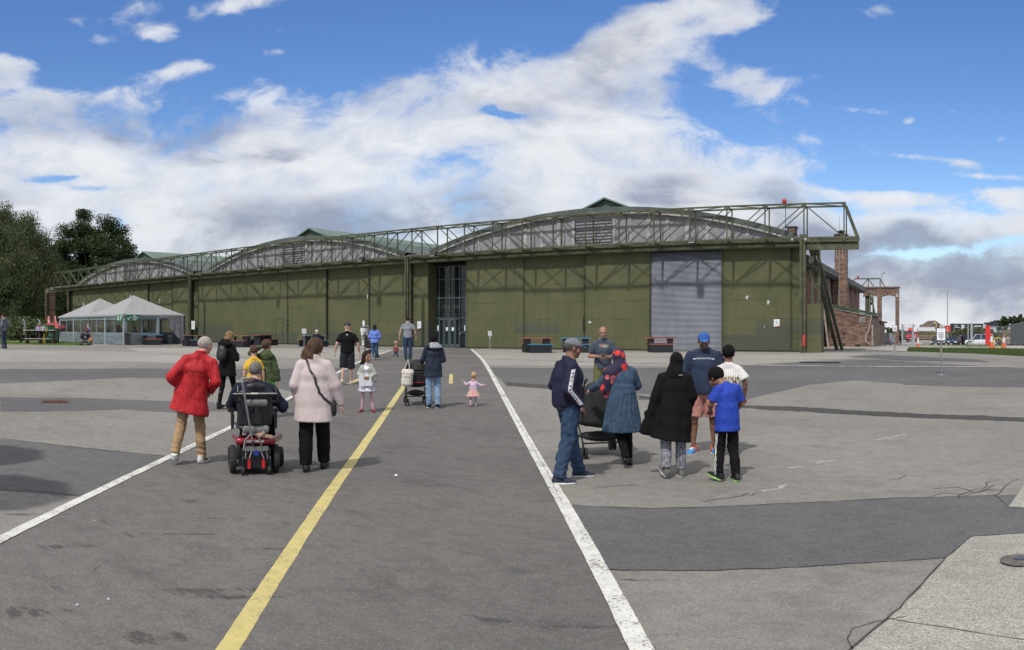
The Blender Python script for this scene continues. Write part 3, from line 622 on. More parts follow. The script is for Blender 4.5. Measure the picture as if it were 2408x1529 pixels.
m_gshape=mat('pale_glass_shape',(.5,.55,.55),.6,var=.2)  # blocks hung behind the panes for the pale shapes in the glass
for i in range(3):
    a,b=cols[i]+.12,cols[i+1]-.08
    for z,h,mm in ((2.12,.22,m_gshape),(2.42,.10,m_frame),(2.62,.12,m_gshape)):
        mb=MB(); mb.box(a,b,GY+.12,GY+.3,z,z+h); mb.build('glass_shape',mm,hang)
    mb=MB(); mb.prism([(a,GY+.14,2.75),(b,GY+.14,2.75),(b,GY+.14,2.8),(a+.02,GY+.14,2.95+.1*(i==0))],(0,.1,0)); mb.build('glass_shape',m_gshape,hang)
# ---- gantry truss
tr=Vector
NODE=[-81.1+2.118*i for i in range(36)]
YF,YB=41.25,42.35; ZT,ZB=7.92,6.10
tb=MB(); 
for Yp in (YF,YB):
    tb.bar((-85.35,Yp,ZT),(NODE[-1]+2.15,Yp,ZT),.09,.09); tb.bar((-87.5,Yp,ZB),(-4.1,Yp,ZB),.11,.11)
    tb.bar((-85.35,Yp,ZT),(-87.5,Yp,ZB),.08); tb.bar((NODE[-1]+2.15,Yp,ZT),(-4.15,Yp,ZB+.05),.10,.12)
tb.each('truss_chord',m_steel,hang)
vb=MB(); db=MB(); hb=MB(); gb2=MB()
col_px=[-57.3,-32.8,-7.0]
def isleft(x):
    spans=[(-83,-57.3),(-57.3,-32.8),(-32.8,-7.0)]
    for a,b in spans:
        if a<=x<b: return x<(a+b)/2
    return True
xs_=[-85.35,-83.2]+NODE+[NODE[-1]+2.15]
for i,x in enumerate(xs_):
    for Yp in (YF,YB): vb.bar((x,Yp,ZB),(x,Yp,ZT),.065,.065,(0,1,0)); 
    gb2.box(x-.10,x+.10,YF-.06,YF-.04,ZT-.12,ZT+.05); gb2.box(x-.10,x+.10,YF-.07,YF-.045,ZB-.05,ZB+.10)
    hb.bar((x,YF,ZT-.01),(x,YB,ZT-.01),.05); hb.bar((x,YF-.1,ZB-.08),(x,DY,ZB-.03),.10,.12)
    if i<len(xs_)-1:
        x2=xs_[i+1]
        for Yp in (YF,YB):
            if isleft(x+.1) or i>=len(xs_)-2: db.bar((x,Yp,ZT),(x2,Yp,ZB),.048)
            else: db.bar((x,Yp,ZB),(x2,Yp,ZT),.048)
        db2=(x,YF) if i%2 else (x,YB); db3=(x2,YB) if i%2 else (x2,YF)
        hb.bar((db2[0],db2[1],ZT),(db3[0],db3[1],ZT),.04); hb.bar((db2[0],db2[1],ZB),(db3[0],db3[1],ZB),.04)
vb.each('truss_post',m_steel,hang); db.each('truss_diagonal',m_steel,hang); gb2.build('gusset_plates',m_steel,hang)['kind']='stuff'; hb.build('truss_lacing',m_steel,hang)['kind']='stuff'
for x,y0 in ((FX(446,YF)-.0,YF),(FX(957,YF),YF)):
    mb=MB(); mb.box(x-.13,x-.04,y0-.08,y0+.1,0,ZB); mb.box(x+.04,x+.13,y0-.08,y0+.1,0,ZB); mb.box(x-.05,x+.05,y0+.02,y0+.05,0,ZB); mb.build('gantry_column',m_steel,hang)
# right hand tower
mb=MB(); x=FX(1888,YF); mb.box(x-.16,x-.03,YF-.1,YF+.16,.02,ZB+.2); mb.box(x+.03,x+.16,YF-.1,YF+.16,.02,ZB+.2); mb.box(x-.03,x+.03,YF+.04,YF+.08,.02,ZB); mb.build('gantry_column',m_steel,hang)
mb=MB(); mb.box(x+.28,x+.42,YB,YB+.16,0,ZB); mb.box(x+.62,x+.76,YB,YB+.16,0,ZB)
for z in (1.2,2.3,3.4,4.4,5.3): mb.box(x+.42,x+.62,YB+.03,YB+.1,z,z+.35)
mb.build('lattice_column',m_steel,hang)
mb=MB(); mb.box(x+.2,x+.95,YF+.2,YF+1.2,.01,2.6); mb.build('door_pocket',m_door,hang)
mb=MB(); mb.box(x+.0,x+.14,YF-.14,YF-.11,.35,.95); mb.build('red_marker',m_red,hang)
BX,BYY=FX(1974,46.5),46.5
mb=MB()
for o_ in (-.16,.16):
    mb.bar((x+.35+o_,YF+.6,ZB-.05),(BX+o_,BYY,0),.17,.2,(0,1,0)); mb.bar((x+.35+o_*.6,YF+1.2,ZB-.05),(BX+o_,BYY+.5,0),.10,.14,(0,1,0))
for k in range(1,8):
    u=k/8; mb.bar((x+.35+(BX-x-.35)*u-.2,YF+.6+(BYY-YF-.6)*u,(ZB-.05)*(1-u)),(x+.35+(BX-x-.35)*u+.2,YF+.6+(BYY-YF-.6)*u,(ZB-.05)*(1-u)),.06,.2,(0,1,0))
mb.build('raking_strut',m_steel,hang)
# cantilever beam over the tower
mb=MB(); mb.box(x,-4.05,YF+.05,YF+.25,ZB-.62,ZB-.30); mb.box(x,-4.1,YF-.05,YF+.3,ZB-.22,ZB-.12); mb.build('cantilever_beam',m_steel,hang)
# floodlights on the gantry
m_lampb=mat('black_lamp_body',(.02,.022,.02),.5); m_lens=mat('lamp_lens',(.35,.38,.35),.15)
for px in (1628,850,1020,612):
    x=FX(px,YF-.3); mb=MB(); mb.cbox((x,YF-.35,ZB+.02),(.42,.14,.34),M=Matrix.Rotation(-.5,3,'X')); fl=mb.build('floodlight',m_lampb,hang)
    mb=MB(); mb.cbox((x,YF-.435,ZB-.03),(.34,.012,.26),M=Matrix.Rotation(-.5,3,'X')); mb.build('lens',m_lens,fl)
for px,py in ((240,671),(1860+5,548),(1888+8,549)):
    x=FX(px,YF); mb=MB(); mb.lathe((x,YF-.25,ZB-.10),[(.02,-.09),(.06,-.06),(.08,0),(.06,.05),(.02,.08)],10); mb.build('security_camera',mat('white_plastic',(.38,.39,.39),.5),hang)
# red obstruction lamp over the truss
x=FX(1842,YF); mb=MB(); mb.lathe((x,YF+.3,ZT+.1),[(.05,-.08),(.11,-.02),(.12,.06),(.12,.16),(.08,.24),(.02,.27)],12); mb.build('obstruction_lamp',mat('red_glass',(.35,.02,.02),.25),hang,True); mb=MB(); mb.cyl((x+.06,YF+.3,ZB),.018,ZT-ZB+.05,6); mb.build('lamp_rod',m_steeld,hang)
# ---- arched roofs
ARCH=[(-81.9,-58.9),(-56.7,-34.2),(-31.9,-7.9)]
ZS,ZA=6.2,8.15
def arc(x0,x1,n=40,dz=0.,k=0.):
    c=(x0+x1)/2; h=(x1-x0)/2; s=ZA-ZS; Rr=(h*h+s*s)/(2*s); out=[]
    for i in range(n+1):
        u=-1+2*i/n; xx=c+u*(h+k); out.append((xx,ZA-Rr+math.sqrt(max(Rr*Rr-(u*h)**2,0))+dz))
    return out
for x0,x1 in ARCH:
    A=arc(x0,x1); B=arc(x0,x1,dz=.36,k=.15); n=len(A)
    mb=MB(); y0,y1=DY-.36,98.
    segs_=[(y0,y1,x1+9)] if x1<-20 else [(y0,DY+1.4,x1+9),(DY+1.4,y1,-11.6)]
    for (y0,y1,xl) in segs_:
      for i in range(n-1):
        if B[i+1][0]>xl: continue
        mb.add([(A[i][0],y0,A[i][1]+.06),(A[i+1][0],y0,A[i+1][1]+.06),(B[i+1][0],y0,B[i+1][1]),(B[i][0],y0,B[i][1]),(A[i][0],y1,A[i][1]+.06),(A[i+1][0],y1,A[i+1][1]+.06),(B[i+1][0],y1,B[i+1][1]),(B[i][0],y1,B[i][1])],[(0,1,2,3),(3,2,6,7),(0,4,5,1)])
    y0=DY-.36
    rf=mb.build('barrel_roof',m_roof,hang)
    mb=MB()
    for i in range(n-1): mb.hexa([(A[i][0],y0-.03,A[i][1]-.04),(A[i+1][0],y0-.03,A[i+1][1]-.04),(A[i+1][0],y0+.3,A[i+1][1]-.04),(A[i][0],y0+.3,A[i][1]-.04),(A[i][0],y0-.03,A[i][1]+.055),(A[i+1][0],y0-.03,A[i+1][1]+.055),(A[i+1][0],y0+.3,A[i+1][1]+.055),(A[i][0],y0+.3,A[i][1]+.055)])
    mb.build('verge_board',m_trim,rf)
    # standing seams on the far-running roof
    mb=MB()
    for yy in np.arange(44.5,99,1.5):
        for i in range(n-1):
          if x1<-20 or B[i+1][0]<-11.6: mb.bar((B[i][0],yy,B[i][1]+.02),(B[i+1][0],yy,B[i+1][1]+.02),.06,.05)
    mb.build('roof_seam',m_roofl,rf)
    # gable
    gy=DY-.14; mb=MB(); mb.add([(A[0][0],gy,6.1)]+[(p[0],gy,p[1]) for p in A]+[(A[-1][0],gy,6.1)],[tuple(range(n+2))]); gb_=mb.build('gable',m_gable,hang)
    mb=MB(); c=(x0+x1)/2; k=-10
    while k<=10:
        xx=c+k*1.18
        if x0+1.2<xx<x1-1.2 and abs(xx-c)>1.3:
            zt=np.interp(xx,[p[0] for p in A],[p[1] for p in A]); mb.box(xx-.11,xx+.11,gy-.035,gy-.001,6.12,zt-.1)
        k+=1
    mb.box(c-1.45,c-1.25,gy-.05,gy-.001,6.12,ZA-.3); mb.box(c+1.25,c+1.45,gy-.05,gy-.001,6.12,ZA-.3)
    mb.each('batten',m_batten,gb_)
    lv=MB(); 
    for z in np.arange(6.45,7.76,.185): lv.bar((c-1.22,gy-.02,z),(c+1.22,gy-.02,z),.04,.026)
    for xx in (c-1.22,c,c+1.22): lv.box(xx-.02,xx+.02,gy-.06,gy-.03,6.43,7.75)
    lv.build('louvre',mat('dark_louvre',(.035,.036,.04),.7),gb_)
    # roof lantern
    la=MB(); w=2.1; z0=8.40; z1=9.42; ya=44.4
    la.prism([(c-w-.5,ya,z0-.05),(c,ya,z1),(c+w+.5,ya,z0-.05),(c+w+.5,ya,z0-.15),(c,ya,z1-.1),(c-w-.5,ya,z0-.15)],(0,52,0)); lan=la.build('roof_lantern',m_roofl,rf)
    la=MB(); la.prism([(c-w+.15,ya+.25,8.3),(c-w+.15,ya+.25,z0+.0),(c,ya+.25,z1-.13),(c+w-.15,ya+.25,z0+.0),(c+w-.15,ya+.25,8.3)],(0,50,0)); la.build('lantern_gable',m_green,rf)
mb=MB()
for a,b in ((-58.9,-56.7),(-34.2,-31.9)): mb.box(a-.2,b+.2,DY+.3,99.5,6.2,6.34)
mb.each('valley_gutter',m_roofl,hang)
# ---- left end: brick pier and dark return
mb=MB(); x=FX(125,DY+1.5); mb.box(x-.45,x+.45,DY+.6,DY+1.6,0,6.3); mb.build('brick_pier',m_brick,hang)
mb=MB(); mb.box(x+.6,x+.9,DY+.2,DY+.5,0,5.8); mb.box(FX(160,DY),FX(163,DY),DY,DY+.3,0,5.8); mb.box(FX(169,DY),FX(171,DY),DY-.05,DY+.25,0,5.8); mb.bar((x+1.0,DY+2,0.1),(FX(163,DY),DY+1,5.7),.18); mb.build('gantry_column',m_steeld,hang)
mb=MB(); mb.box(x,FX(172,DY),DY+3.5,DY+3.7,0,6.2); mb.build('return_wall',m_bricky,hang)
# ---- body walls
SX=-7.75
mb=MB(); mb.box(SX-.25,SX,DY+.7,80,-2,5.3); mb.build('side_wall',m_bricky,hang)
mb=MB(); mb.box(-83.5,-83.3,DY+4,98,0,6.2); mb.box(-83.5,-11.5,97.8,98,0,6.2); mb.each('rear_wall',m_brick,hang)
mb=MB()
for Y in np.arange(46.5,79,4.1):
    mb.bar((SX+.85,Y,-1.2 if Y>60 else -.2),(SX+.18,Y,5.15),.10,.14,(0,1,0))
mb.each('buttress',m_wood,hang)
mb=MB(); mb.box(SX-.1,SX+.62,DY+.9,80.2,5.30,5.44); mb.box(SX+.45,SX+.6,DY+.9,80.2,5.02,5.29); mb.build('eaves_board',mat('weathered_eaves',(.15,.145,.135),.8,var=.3,scale=3,world=True),hang)
mb=MB(); mb.box(SX+.05,SX+.45,DY+1,80.2,4.86,5.02); mb.build('eaves_beam',mat('dark_timber',(.06,.055,.05),.8),hang)
mb=MB(); mb.prism([(SX+.60,DY+1.5,5.45),(-11.6,DY+1.5,7.5),(-11.6,DY+1.5,7.35),(SX+.5,DY+1.5,5.3)],(0,36,0)); mb.build('side_roof',mat('grey_felt_roof',(.10,.105,.10),.8,var=.2,world=True),hang)
# parapet block on the roof
mb=MB(); a,b=FX(1853,DY+2),FX(1872,DY+2); mb.box(a,b,DY+1.6,DY+2.4,6.1,FZ(1860,536,DY+2)); mb.box(a-.06,b+.08,DY+1.55,DY+2.45,FZ(1860,536,DY+2),FZ(1860,534,DY+2)); mb.build('parapet_block',mat('old_brown_render',(.12,.085,.07),.9,var=.4,scale=8,world=True),hang)
# chimney
CY=58.; c0,c1=FX(1962.5,CY),FX(1990.5,CY); mb=MB(); mb.box(c0,c1,CY,CY+1.0,-.5,FZ(1975,554,CY)); mb.box(c0-.04,c1+.04,CY-.04,CY+1.04,-.5,4.7); mb.box(c0-.08,c1+.08,CY-.07,CY+1.08,-.5,3.3); ch=mb.build('chimney',m_brick,hang)
zt=FZ(1975,554,CY); mb=MB(); mb.box(c0-.06,c1+.06,CY-.06,CY+1.06,zt,zt+.12); mb.lathe(((c0+c1)/2,CY+.5,zt+.12),[(.3,0),(.3,.08),(.22,.1),(.22,.2),(.36,.22),(.1,.34),(.02,.36)],12); mb.cyl(((c0+c1)/2-.15,CY+.5,zt+.3),.012,1.25,6); mb.build('chimney_cap',m_steeld,ch)
mb=MB(); mb.cyl((c0+.35,CY-.1,.5),.022,7.4,6); mb.cyl((c0+.15,CY-.1,6.4),.02,1.5,6); mb.cyl((c0+.6,CY-.1,6.4),.02,1.5,6); mb.build('conduit',m_trim,ch)
# ---- lean-to annex
an=empty('brick_annex',(-6,54,0),'low brick annex with sloping green roof against the hangar side wall','annex')
AY=54.; ax0,ax1=-8.6,-4.45; zl,zr=3.05,2.22
mb=MB(); mb.prism([(ax0,AY,-.4),(ax1,AY,-.4),(ax1,AY,zr),(ax0,AY,zl)],(0,.25,0)); mb.build('wall',m_brick,an)
mb=MB(); mb.box(ax1-.25,ax1,AY+.255,61,-.6,zr); mb.build('wall',m_bricky,an)
mb=MB(); mb.prism([(ax0,AY-.12,zl+.0),(ax1+.3,AY-.12,zr-.03),(ax1+.3,AY-.12,zr+.15),(ax0,AY-.12,zl+.2)],(0,7.2,0)); mb.build('roof',m_green,an)
mb=MB(); mb.prism([(ax0,AY-.06,zl-.10),(ax1+.1,AY-.06,zr-.13),(ax1+.1,AY-.06,zr-.03),(ax0,AY-.06,zl)],(0,.05,0)); mb.build('fascia',m_trim,an)
mb=MB(); mb.box(ax1-.3,ax1-.05,61.26,69,-1,1.75); mb.build('wall',m_bricky,an); mb=MB(); mb.prism([(ax0,61.2,2.4),(ax1+.2,61.2,1.72),(ax1+.2,61.2,1.85),(ax0,61.2,2.55)],(0,8,0)); mb.build('roof',m_steeld,an)
mb=MB()
for Y in (54.4,55.6,57.0,58.5,60): mb.box(ax1+.005,ax1+.12,Y,Y+.22,-.4,zr-.2)
for Y in (61.6,63,64.4,66,67.5): mb.box(ax1-.045,ax1+.08,Y,Y+.22,-.6,1.6)
mb.each('timber_post',m_wood,an)
mb=MB()
for Y in (54.9,56.2,57.6,59.2): mb.box(ax1+.005,ax1+.06,Y,Y+.1,.9,2.0)
for Y in (62.2,63.7,65.2,66.7): mb.box(ax1-.045,ax1+.02,Y,Y+.1,.5,1.4)
mb.each('white_downpipe',m_trim,an)
mb=MB(); a,b=FX(2034,AY),FX(2046,AY)
for k in range(7): mb.cbox((FX(2028,AY),AY-.04,FZ(2028,757,AY)+.0+.055*k),(.4,.03,.03))
mb.box(FX(2021,AY),FX(2034,AY),AY-.02,AY-.002,FZ(2028,758.5,AY),FZ(2028,746,AY)); mb.build('air_vent',m_trim,an)
m_hole=m_black
for px,py in ((1985,786),(1985,811),(1956,791)):
    mb=MB(); mb.cbox((FX(px,AY),AY-.004,FZ(px,py,AY)),(.14,.02,.12)); mb.build('air_brick',m_hole,an)
mb=MB(); a,b=FX(1936,AY-.3),FX(1942,AY-.3)
for xx in np.linspace(FX(1937,AY-.3),FX(1948,AY-.3),6): mb.box(xx-.015,xx+.015,AY-.3,AY-.26,.1,1.9)
mb.box(FX(1937,AY-.3),FX(1948,AY-.3),AY-.32,AY-.27,1.0,1.08); mb.box(FX(1937,AY-.3),FX(1948,AY-.3),AY-.32,AY-.27,1.85,1.9); mb.build('pipe_rack',m_steeld,an)
mb=MB(); mb.bar((FX(1910,AY-4),AY-4,0),(FX(1906,AY-6),AY-6,5.),.14,.2); mb.bar((FX(1932,AY-1),AY-1,0),(FX(1908,AY-2),AY-2,4.6),.14,.2); mb.each('timber_raker',m_wood,hang)
# white hose hanging down the annex corner
mb=MB(); P=[]
for (px,py,Y) in ((2049,741,53.7),(2047,760,53.6),(2043,776,53.6),(2037,786,53.5),(2035,797,53.3),(2038,805,53.0),(2048,811,51)): P.append((FX(px,Y),Y,FZ(px,py,Y)))
for (px,py) in ((2060,813.5),(2090,814.5),(2130,815),(2200,815.5),(2270,816)): q_=PX(px,py); P.append((q_[0],q_[1],float(G(*q_))+.06))
mb.tube(P,.03,6); tag(mb.build('hose',m_trim,None,True),'long white hose hanging off the annex corner and lying over the path','hose')
mb=MB(); q_=PX(2038,817); 
mb.cbox((q_[0]-.6,q_[1],.1),(.35,.3,.22)); tag(mb.build('junction_box',m_steeld),'small dark metal box on the ground at the annex corner','box')
# plinth strip along the annex foot
mb=MB(); mb.box(-9.5,-3.8,50.2,53.99,-.3,.03); o=mb.build('pavement',m_path); o['kind']='structure'
# ---- rear gantry of brick with steel truss
rg=empty('brick_gantry',(-6.5,100,float(G(-6,100))),'tall brick gantry with two arches and slim pillars at the back of the hangar','gantry')
GYY=100.; zb=-1.9
def rz_(px,py): return FZ(px,py,GYY)
zt,zl_=rz_(2070,676),rz_(2070,697); 
for p0,p1 in ((2063,2072.5),(2105.5,2114)):
    mb=MB(); mb.box(FX(p0,GYY),FX(p1,GYY),GYY-.1,GYY+.8,zb,zt-.05); mb.build('pillar',m_brick,rg)
mb=MB(); X0,X1=FX(2022,GYY),FX(2114,GYY)
def seg_arch(a,b): 
    k=9; pts=[(a,GYY,zt-.1),(a,GYY,zl_-.1)]
    for i in range(k+1): u=i/k; pts.append((a+(b-a)*u,GYY,zl_-.05+.20*math.sin(math.pi*u)))
    pts+= [(b,GYY,zt-.1)]; return pts
mb.prism(seg_arch(FX(2030,GYY),FX(2063,GYY)),(0,.7,0)); mb.prism(seg_arch(FX(2072.5,GYY),FX(2105.5,GYY)),(0,.7,0)); mb.box(X0,X1+.1,GYY-.15,GYY+.85,zt-.05,zt+.1); mb.build('beam',m_brick,rg)
mb=MB()
xa,xb,xc=FX(2008,GYY),FX(2041,GYY),FX(2069,GYY); zz=rz_(2050,655)
mb.bar((xa,GYY+.4,zz),(xc,GYY+.4,zz),.14); mb.bar((xc,GYY+.4,zz),(FX(2082,GYY),GYY+.4,zt),.12)
for a,b,c_,d in ((xa,zt,xa,zz),(xb,zt,xb,zz),(xc,zt,xc,zz),(xb,zz,FX(2023,GYY),zt),(xb,zz,FX(2056,GYY),zt)): mb.bar((a,GYY+.4,b),(c_,GYY+.4,d),.11)
mb.box(FX(2034,GYY),FX(2044,GYY),GYY+.3,GYY+.5,zb,zt-.6); mb.bar((FX(2046.5,GYY),GYY,zt-.8),(FX(2046.5,GYY),GYY,zb),.14,.2,(0,1,0)); mb.bar((FX(2053,GYY),GYY,zt-.8),(FX(2053,GYY),GYY,zb),.14,.2,(0,1,0)); [mb.bar((FX(2046.5,GYY),GYY,z),(FX(2053,GYY),GYY,z),.2,.35) for z in (4.4,3.0,1.6,.2)]; mb.bar((FX(2049,GYY),GYY-.3,zl_),(FX(2066,GYY),GYY-.3,zl_-4.4),.2); mb.build('steel_frame',m_steel,rg)
mb=MB(); mb.lathe((FX(2017,GYY),GYY+.4,zz),[(.1,0),(.14,.1),(.12,.35),(.03,.4)],8); mb.build('warning_lamp',m_red,rg)
mb=MB(); mb.box(FX(2106.5,GYY),FX(2112,GYY),GYY-.18,GYY-.11,zl_-.1,zl_+.4); mb.build('floodlight',m_trim,rg)
# camera pole
px=2073; Y=112.; mb=MB(); x=FX(px,Y); mb.tube([(x,Y,-2.2),(x,Y,FZ(px,644,Y))],.07,8); cp=empty('camera_pole',(x,Y,-1.5),'slim tall mast with a dome camera behind the brick gantry','mast'); mb.build('pole',mat('galvanised_steel',(.42,.45,.47),.45,.5),cp)
mb=MB(); z=FZ(px,644,Y); mb.tube([(x,Y,z),(x+.02,Y,z+.5),(x+.2,Y,z+.6),(x+.32,Y,z+.5),(x+.32,Y,z+.3)],.04,6); mb.lathe((x+.32,Y,z+.15),[(.05,-.18),(.17,-.1),(.2,.05),(.12,.16),(.03,.2)],10); mb.build('dome_camera',mat('white_plastic',(.38,.39,.39),.5),cp)
# ============================================================ TREES
def leaf_mat(name,c1,c2,c3):
    def fn(q,b,o):
        co=q.new('ShaderNodeNewGeometry').outputs['Position']
        n=q.noise(co,.55,4,.6); f=q.noise(co,4.5,2,.6); c=q.mix(q.mr(n,.35,.65),lin(c1),lin(c2)); c=q.mix(q.mr(f,.5,.72,0,.7),c,lin(c3))
        q.set(b,'Base Color',c); b.inputs['Roughness'].default_value=.75; b.inputs['Specular IOR Level'].default_value=.2
    return custom(name,fn)
m_leafd=leaf_mat('dark_tree_leaves',(.028,.050,.018),(.044,.070,.025),(.070,.10,.038))
m_leafw=leaf_mat('willow_leaves',(.058,.076,.036),(.095,.115,.052),(.15,.165,.08))
m_leafb=leaf_mat('bush_leaves',(.05,.07,.028),(.09,.105,.045),(.15,.15,.07))
m_bark=mat('dark_bark',(.05,.042,.033),.9,var=.35,scale=3,stretch=(3,3,.5),world=True,bump=.4)
def leaves_mesh(cent,nrm_r,size,rnd,droop=0.):
    n=len(cent); a=rnd.normal(size=(n,3)); a/=np.linalg.norm(a,axis=1)[:,None]
    if droop: a[:,2]*=.35; a/=np.linalg.norm(a,axis=1)[:,None]
    u=np.cross(a,rnd.normal(size=(n,3))); u/=np.linalg.norm(u,axis=1)[:,None]; v=np.cross(a,u)
    if droop: v=np.tile([0,0,1.],(n,1))+.25*rnd.normal(size=(n,3)); u=np.cross(v,a); u/=np.linalg.norm(u,axis=1)[:,None]+1e-9
    s=size*rnd.uniform(.6,1.3,n)[:,None]; k=1.+droop*.7
    P=np.stack([cent-u*s*.5,cent+v*s*k*.6,cent+u*s*.5,cent-v*s*k*.6],1).reshape(-1,3)
    return P
def tree(name,x,y,h,w,label,m,seed=1,n=26000,leaf=.34,droop=0.,clumps=150,trunk=.35,base=.12,group=None,shape=None,z0=None):
    rnd=np.random.default_rng(seed); z0=float(G(x,y)) if z0 is None else z0
    e=empty(name,(x,y,z0-.1),label,'tree',group)
    rx,rz=w/2,h*(1-base)/2; cz=z0+h*base+rz; C=[]
    while len(C)<clumps:
        d=rnd.normal(size=3); d/=np.linalg.norm(d); rr=rnd.uniform(.35,1.)**.5
        if rnd.random()<.6: rr=rnd.uniform(.8,1.02)
        lump=1+.16*math.sin(3*d[0]*2+seed)+.14*math.sin(5*d[1]+2*seed+3*d[2])+rnd.uniform(-.1,.08)
        zz=d[2]*rr*lump; xx=d[0]*rr*lump; yy=d[1]*rr*lump
        wid=1. if shape is None else shape(zz)
        C.append((x+xx*rx*wid,y+yy*rx*wid,cz+zz*rz))
    C=np.array(C); per=n//clumps; cr=w*.085*rnd.uniform(.7,1.45,clumps)
    cen=np.repeat(C,per,0)+np.clip(rnd.normal(size=(clumps*per,3)),-1.7,1.7)*np.repeat(cr,per)[:,None]*np.array([.58,.58,.48])
    if droop:
        k=rnd.uniform(0,1,len(cen))**1.4; cen[:,2]-=k*np.repeat(rnd.uniform(.4,1.,clumps),per)*h*.16; cen=cen[cen[:,2]>z0+h*.06]
    P=leaves_mesh(cen,None,leaf,rnd,droop)
    me=bpy.data.meshes.new('crown'); me.from_pydata((P-np.array([x,y,z0-.1])).tolist(),[],np.arange(len(P)).reshape(-1,4).tolist()); me.materials.append(m); link('crown',me,e)
    mb=MB(); mb.tube([(x,y,z0-.3),(x+.1,y,z0+h*.2),(x-.1,y+.1,z0+h*.42),(x,y,z0+h*.75)],[trunk*1.25,trunk,trunk*.7,trunk*.25],9)
    idx=rnd.choice(clumps,min(14,clumps),False)
    for i in idx:
        c=C[i]; zz=z0+h*rnd.uniform(.2,.5); mid=((x+c[0])/2,(y+c[1])/2,(zz+c[2])/2+.04*h); mb.tube([(x,y,zz),mid,tuple(c)],[trunk*.5,trunk*.3,trunk*.08],6)
    mb.build('trunk',m_bark,e,True); return e
def tp(px,r): return WR(px,r)
x,y=tp(28,112); tree('willow_tree',x,y,17.3,13.6,'huge drooping dark willow-like tree at the left edge behind the lawn',m_leafw,3,230000,.13,.5,420,.6,.03,shape=lambda z:1.0 if z<.2 else 1.-.28*(z-.2))
x,y=tp(216,122); tree('broadleaf_tree',x,y,18.6,12.6,'dark spreading broadleaf tree rising behind the left end of the truss',m_leafd,8,150000,.19,0.,190,.55,.12)
x,y=tp(-70,110); tree('willow_tree',x,y,15,13,'dark tree cut off by the left edge, beyond the man in grey',m_leafd,11,30000,.3,.5,120,.5,.05)
x,y=tp(118,117); tree('broadleaf_tree',x,y,9.5,11,'low dark tree between the willow and the hangar end',m_leafd,12,40000,.28,.3,120,.4,.02)
x,y=tp(160,135); tree('broadleaf_tree',x,y,12.5,12,'dark tree seen through the left end of the truss',m_leafd,13,26000,.36,0.,110,.4,.05)
x,y=tp(300,140); tree('broadleaf_tree',x,y,14.0,11,'tree top just showing over the leftmost arched roof',m_leafd,14,16000,.36,0.,80,.4,.1)
def bush(name,x,y,h,w,label,m,seed,n=2500,leaf=.2,group=None):
    rnd=np.random.default_rng(seed); z0=float(G(x,y)); e=empty(name,(x,y,z0),label,'bush',group)
    c=rnd.normal(size=(n,3)); c/=np.linalg.norm(c,axis=1)[:,None]; c*=(rnd.uniform(.0,1,n)**.4*(1+.18*np.sin(c[:,0]*5+seed)*np.cos(c[:,2]*4)))[:,None]; c=c*np.array([w*.5,w*.4,h*.5])+np.array([x,y,z0+h*.48]); c[:,2]=np.maximum(c[:,2],z0+.03)
    P=leaves_mesh(c,None,leaf,rnd); me=bpy.data.meshes.new('foliage'); me.from_pydata((P-np.array([x,y,z0])).tolist(),[],np.arange(len(P)).reshape(-1,4).tolist()); me.materials.append(m); link('foliage',me,e)
    mb=MB()
    for k in range(4): a=k*1.6; mb.tube([(x,y,z0-.1),(x+math.cos(a)*w*.15,y+math.sin(a)*w*.15,z0+h*.5)],[.05,.02],5)
    mb.build('stem',m_bark,e); return e
for i,(px,r,h,w_,lb) in enumerate(((30,84,2.6,9,'dull green scrub below the willow behind the lawn, farthest left'),(75,86,2.4,8,'dull green scrub behind the wire fence posts'),(105,90,2.2,7,'dull green scrub behind the red ride tails'))):
    x,y=tp(px,r); bush('shrub',x,y,h,w_,lb,m_leafb if i else m_leafw,30+i,3500,.2,'scrub under the big trees')
bi=0
for (px,r,h,w_,lb,mm) in ((2092,150,2.8,7,'dark bush beside the dark off-road car',m_leafd),(2172,178,2.0,12,'dry brown scrub behind the timber rail fence, right of the red van',m_rough),(2205,178,2.0,12,'dry brown scrub behind the black car',m_rough),(2250,170,2.0,9,'yellow green scrub left of the wire fence behind the parked cars',m_leafb),(2272,160,2.9,5,'pale green willowy bush behind the parked cars',m_leafb),(2300,150,2.9,5,'tall pale green bush behind the white car',m_leafb),(2330,150,2.0,7,'bush behind the red panel in the wire fence',m_leafb),(2375,160,2.0,12,'dry pale scrub far right behind the wire fence',m_rough),(2405,180,2.2,14,'dry pale scrub at the right edge behind the screened fence',m_rough)):
    x,y=tp(px,r); bush('bush',x,y,h,w_,lb,mm,50+bi,5000,.26,'scrub beyond the car park'); bi+=1
for i,(px,h,w_,lb) in enumerate(((2360,12,14,'distant dark tree right of the dark modern building'),(2383,14,13,'tall distant dark tree nearer the right edge of the horizon'),(2405,13,15,'distant dark tree at the right edge of the horizon'),(2345,9.5,13,'low distant tree touching the dark modern building'),(2425,12,16,'distant tree mostly outside the right edge'))):
    x,y=tp(px,760); tree('distant_tree',x,y,h,w_,lb,m_leafd,70+i,6000,.8,0.,60,.4,.05,'distant trees on the horizon')
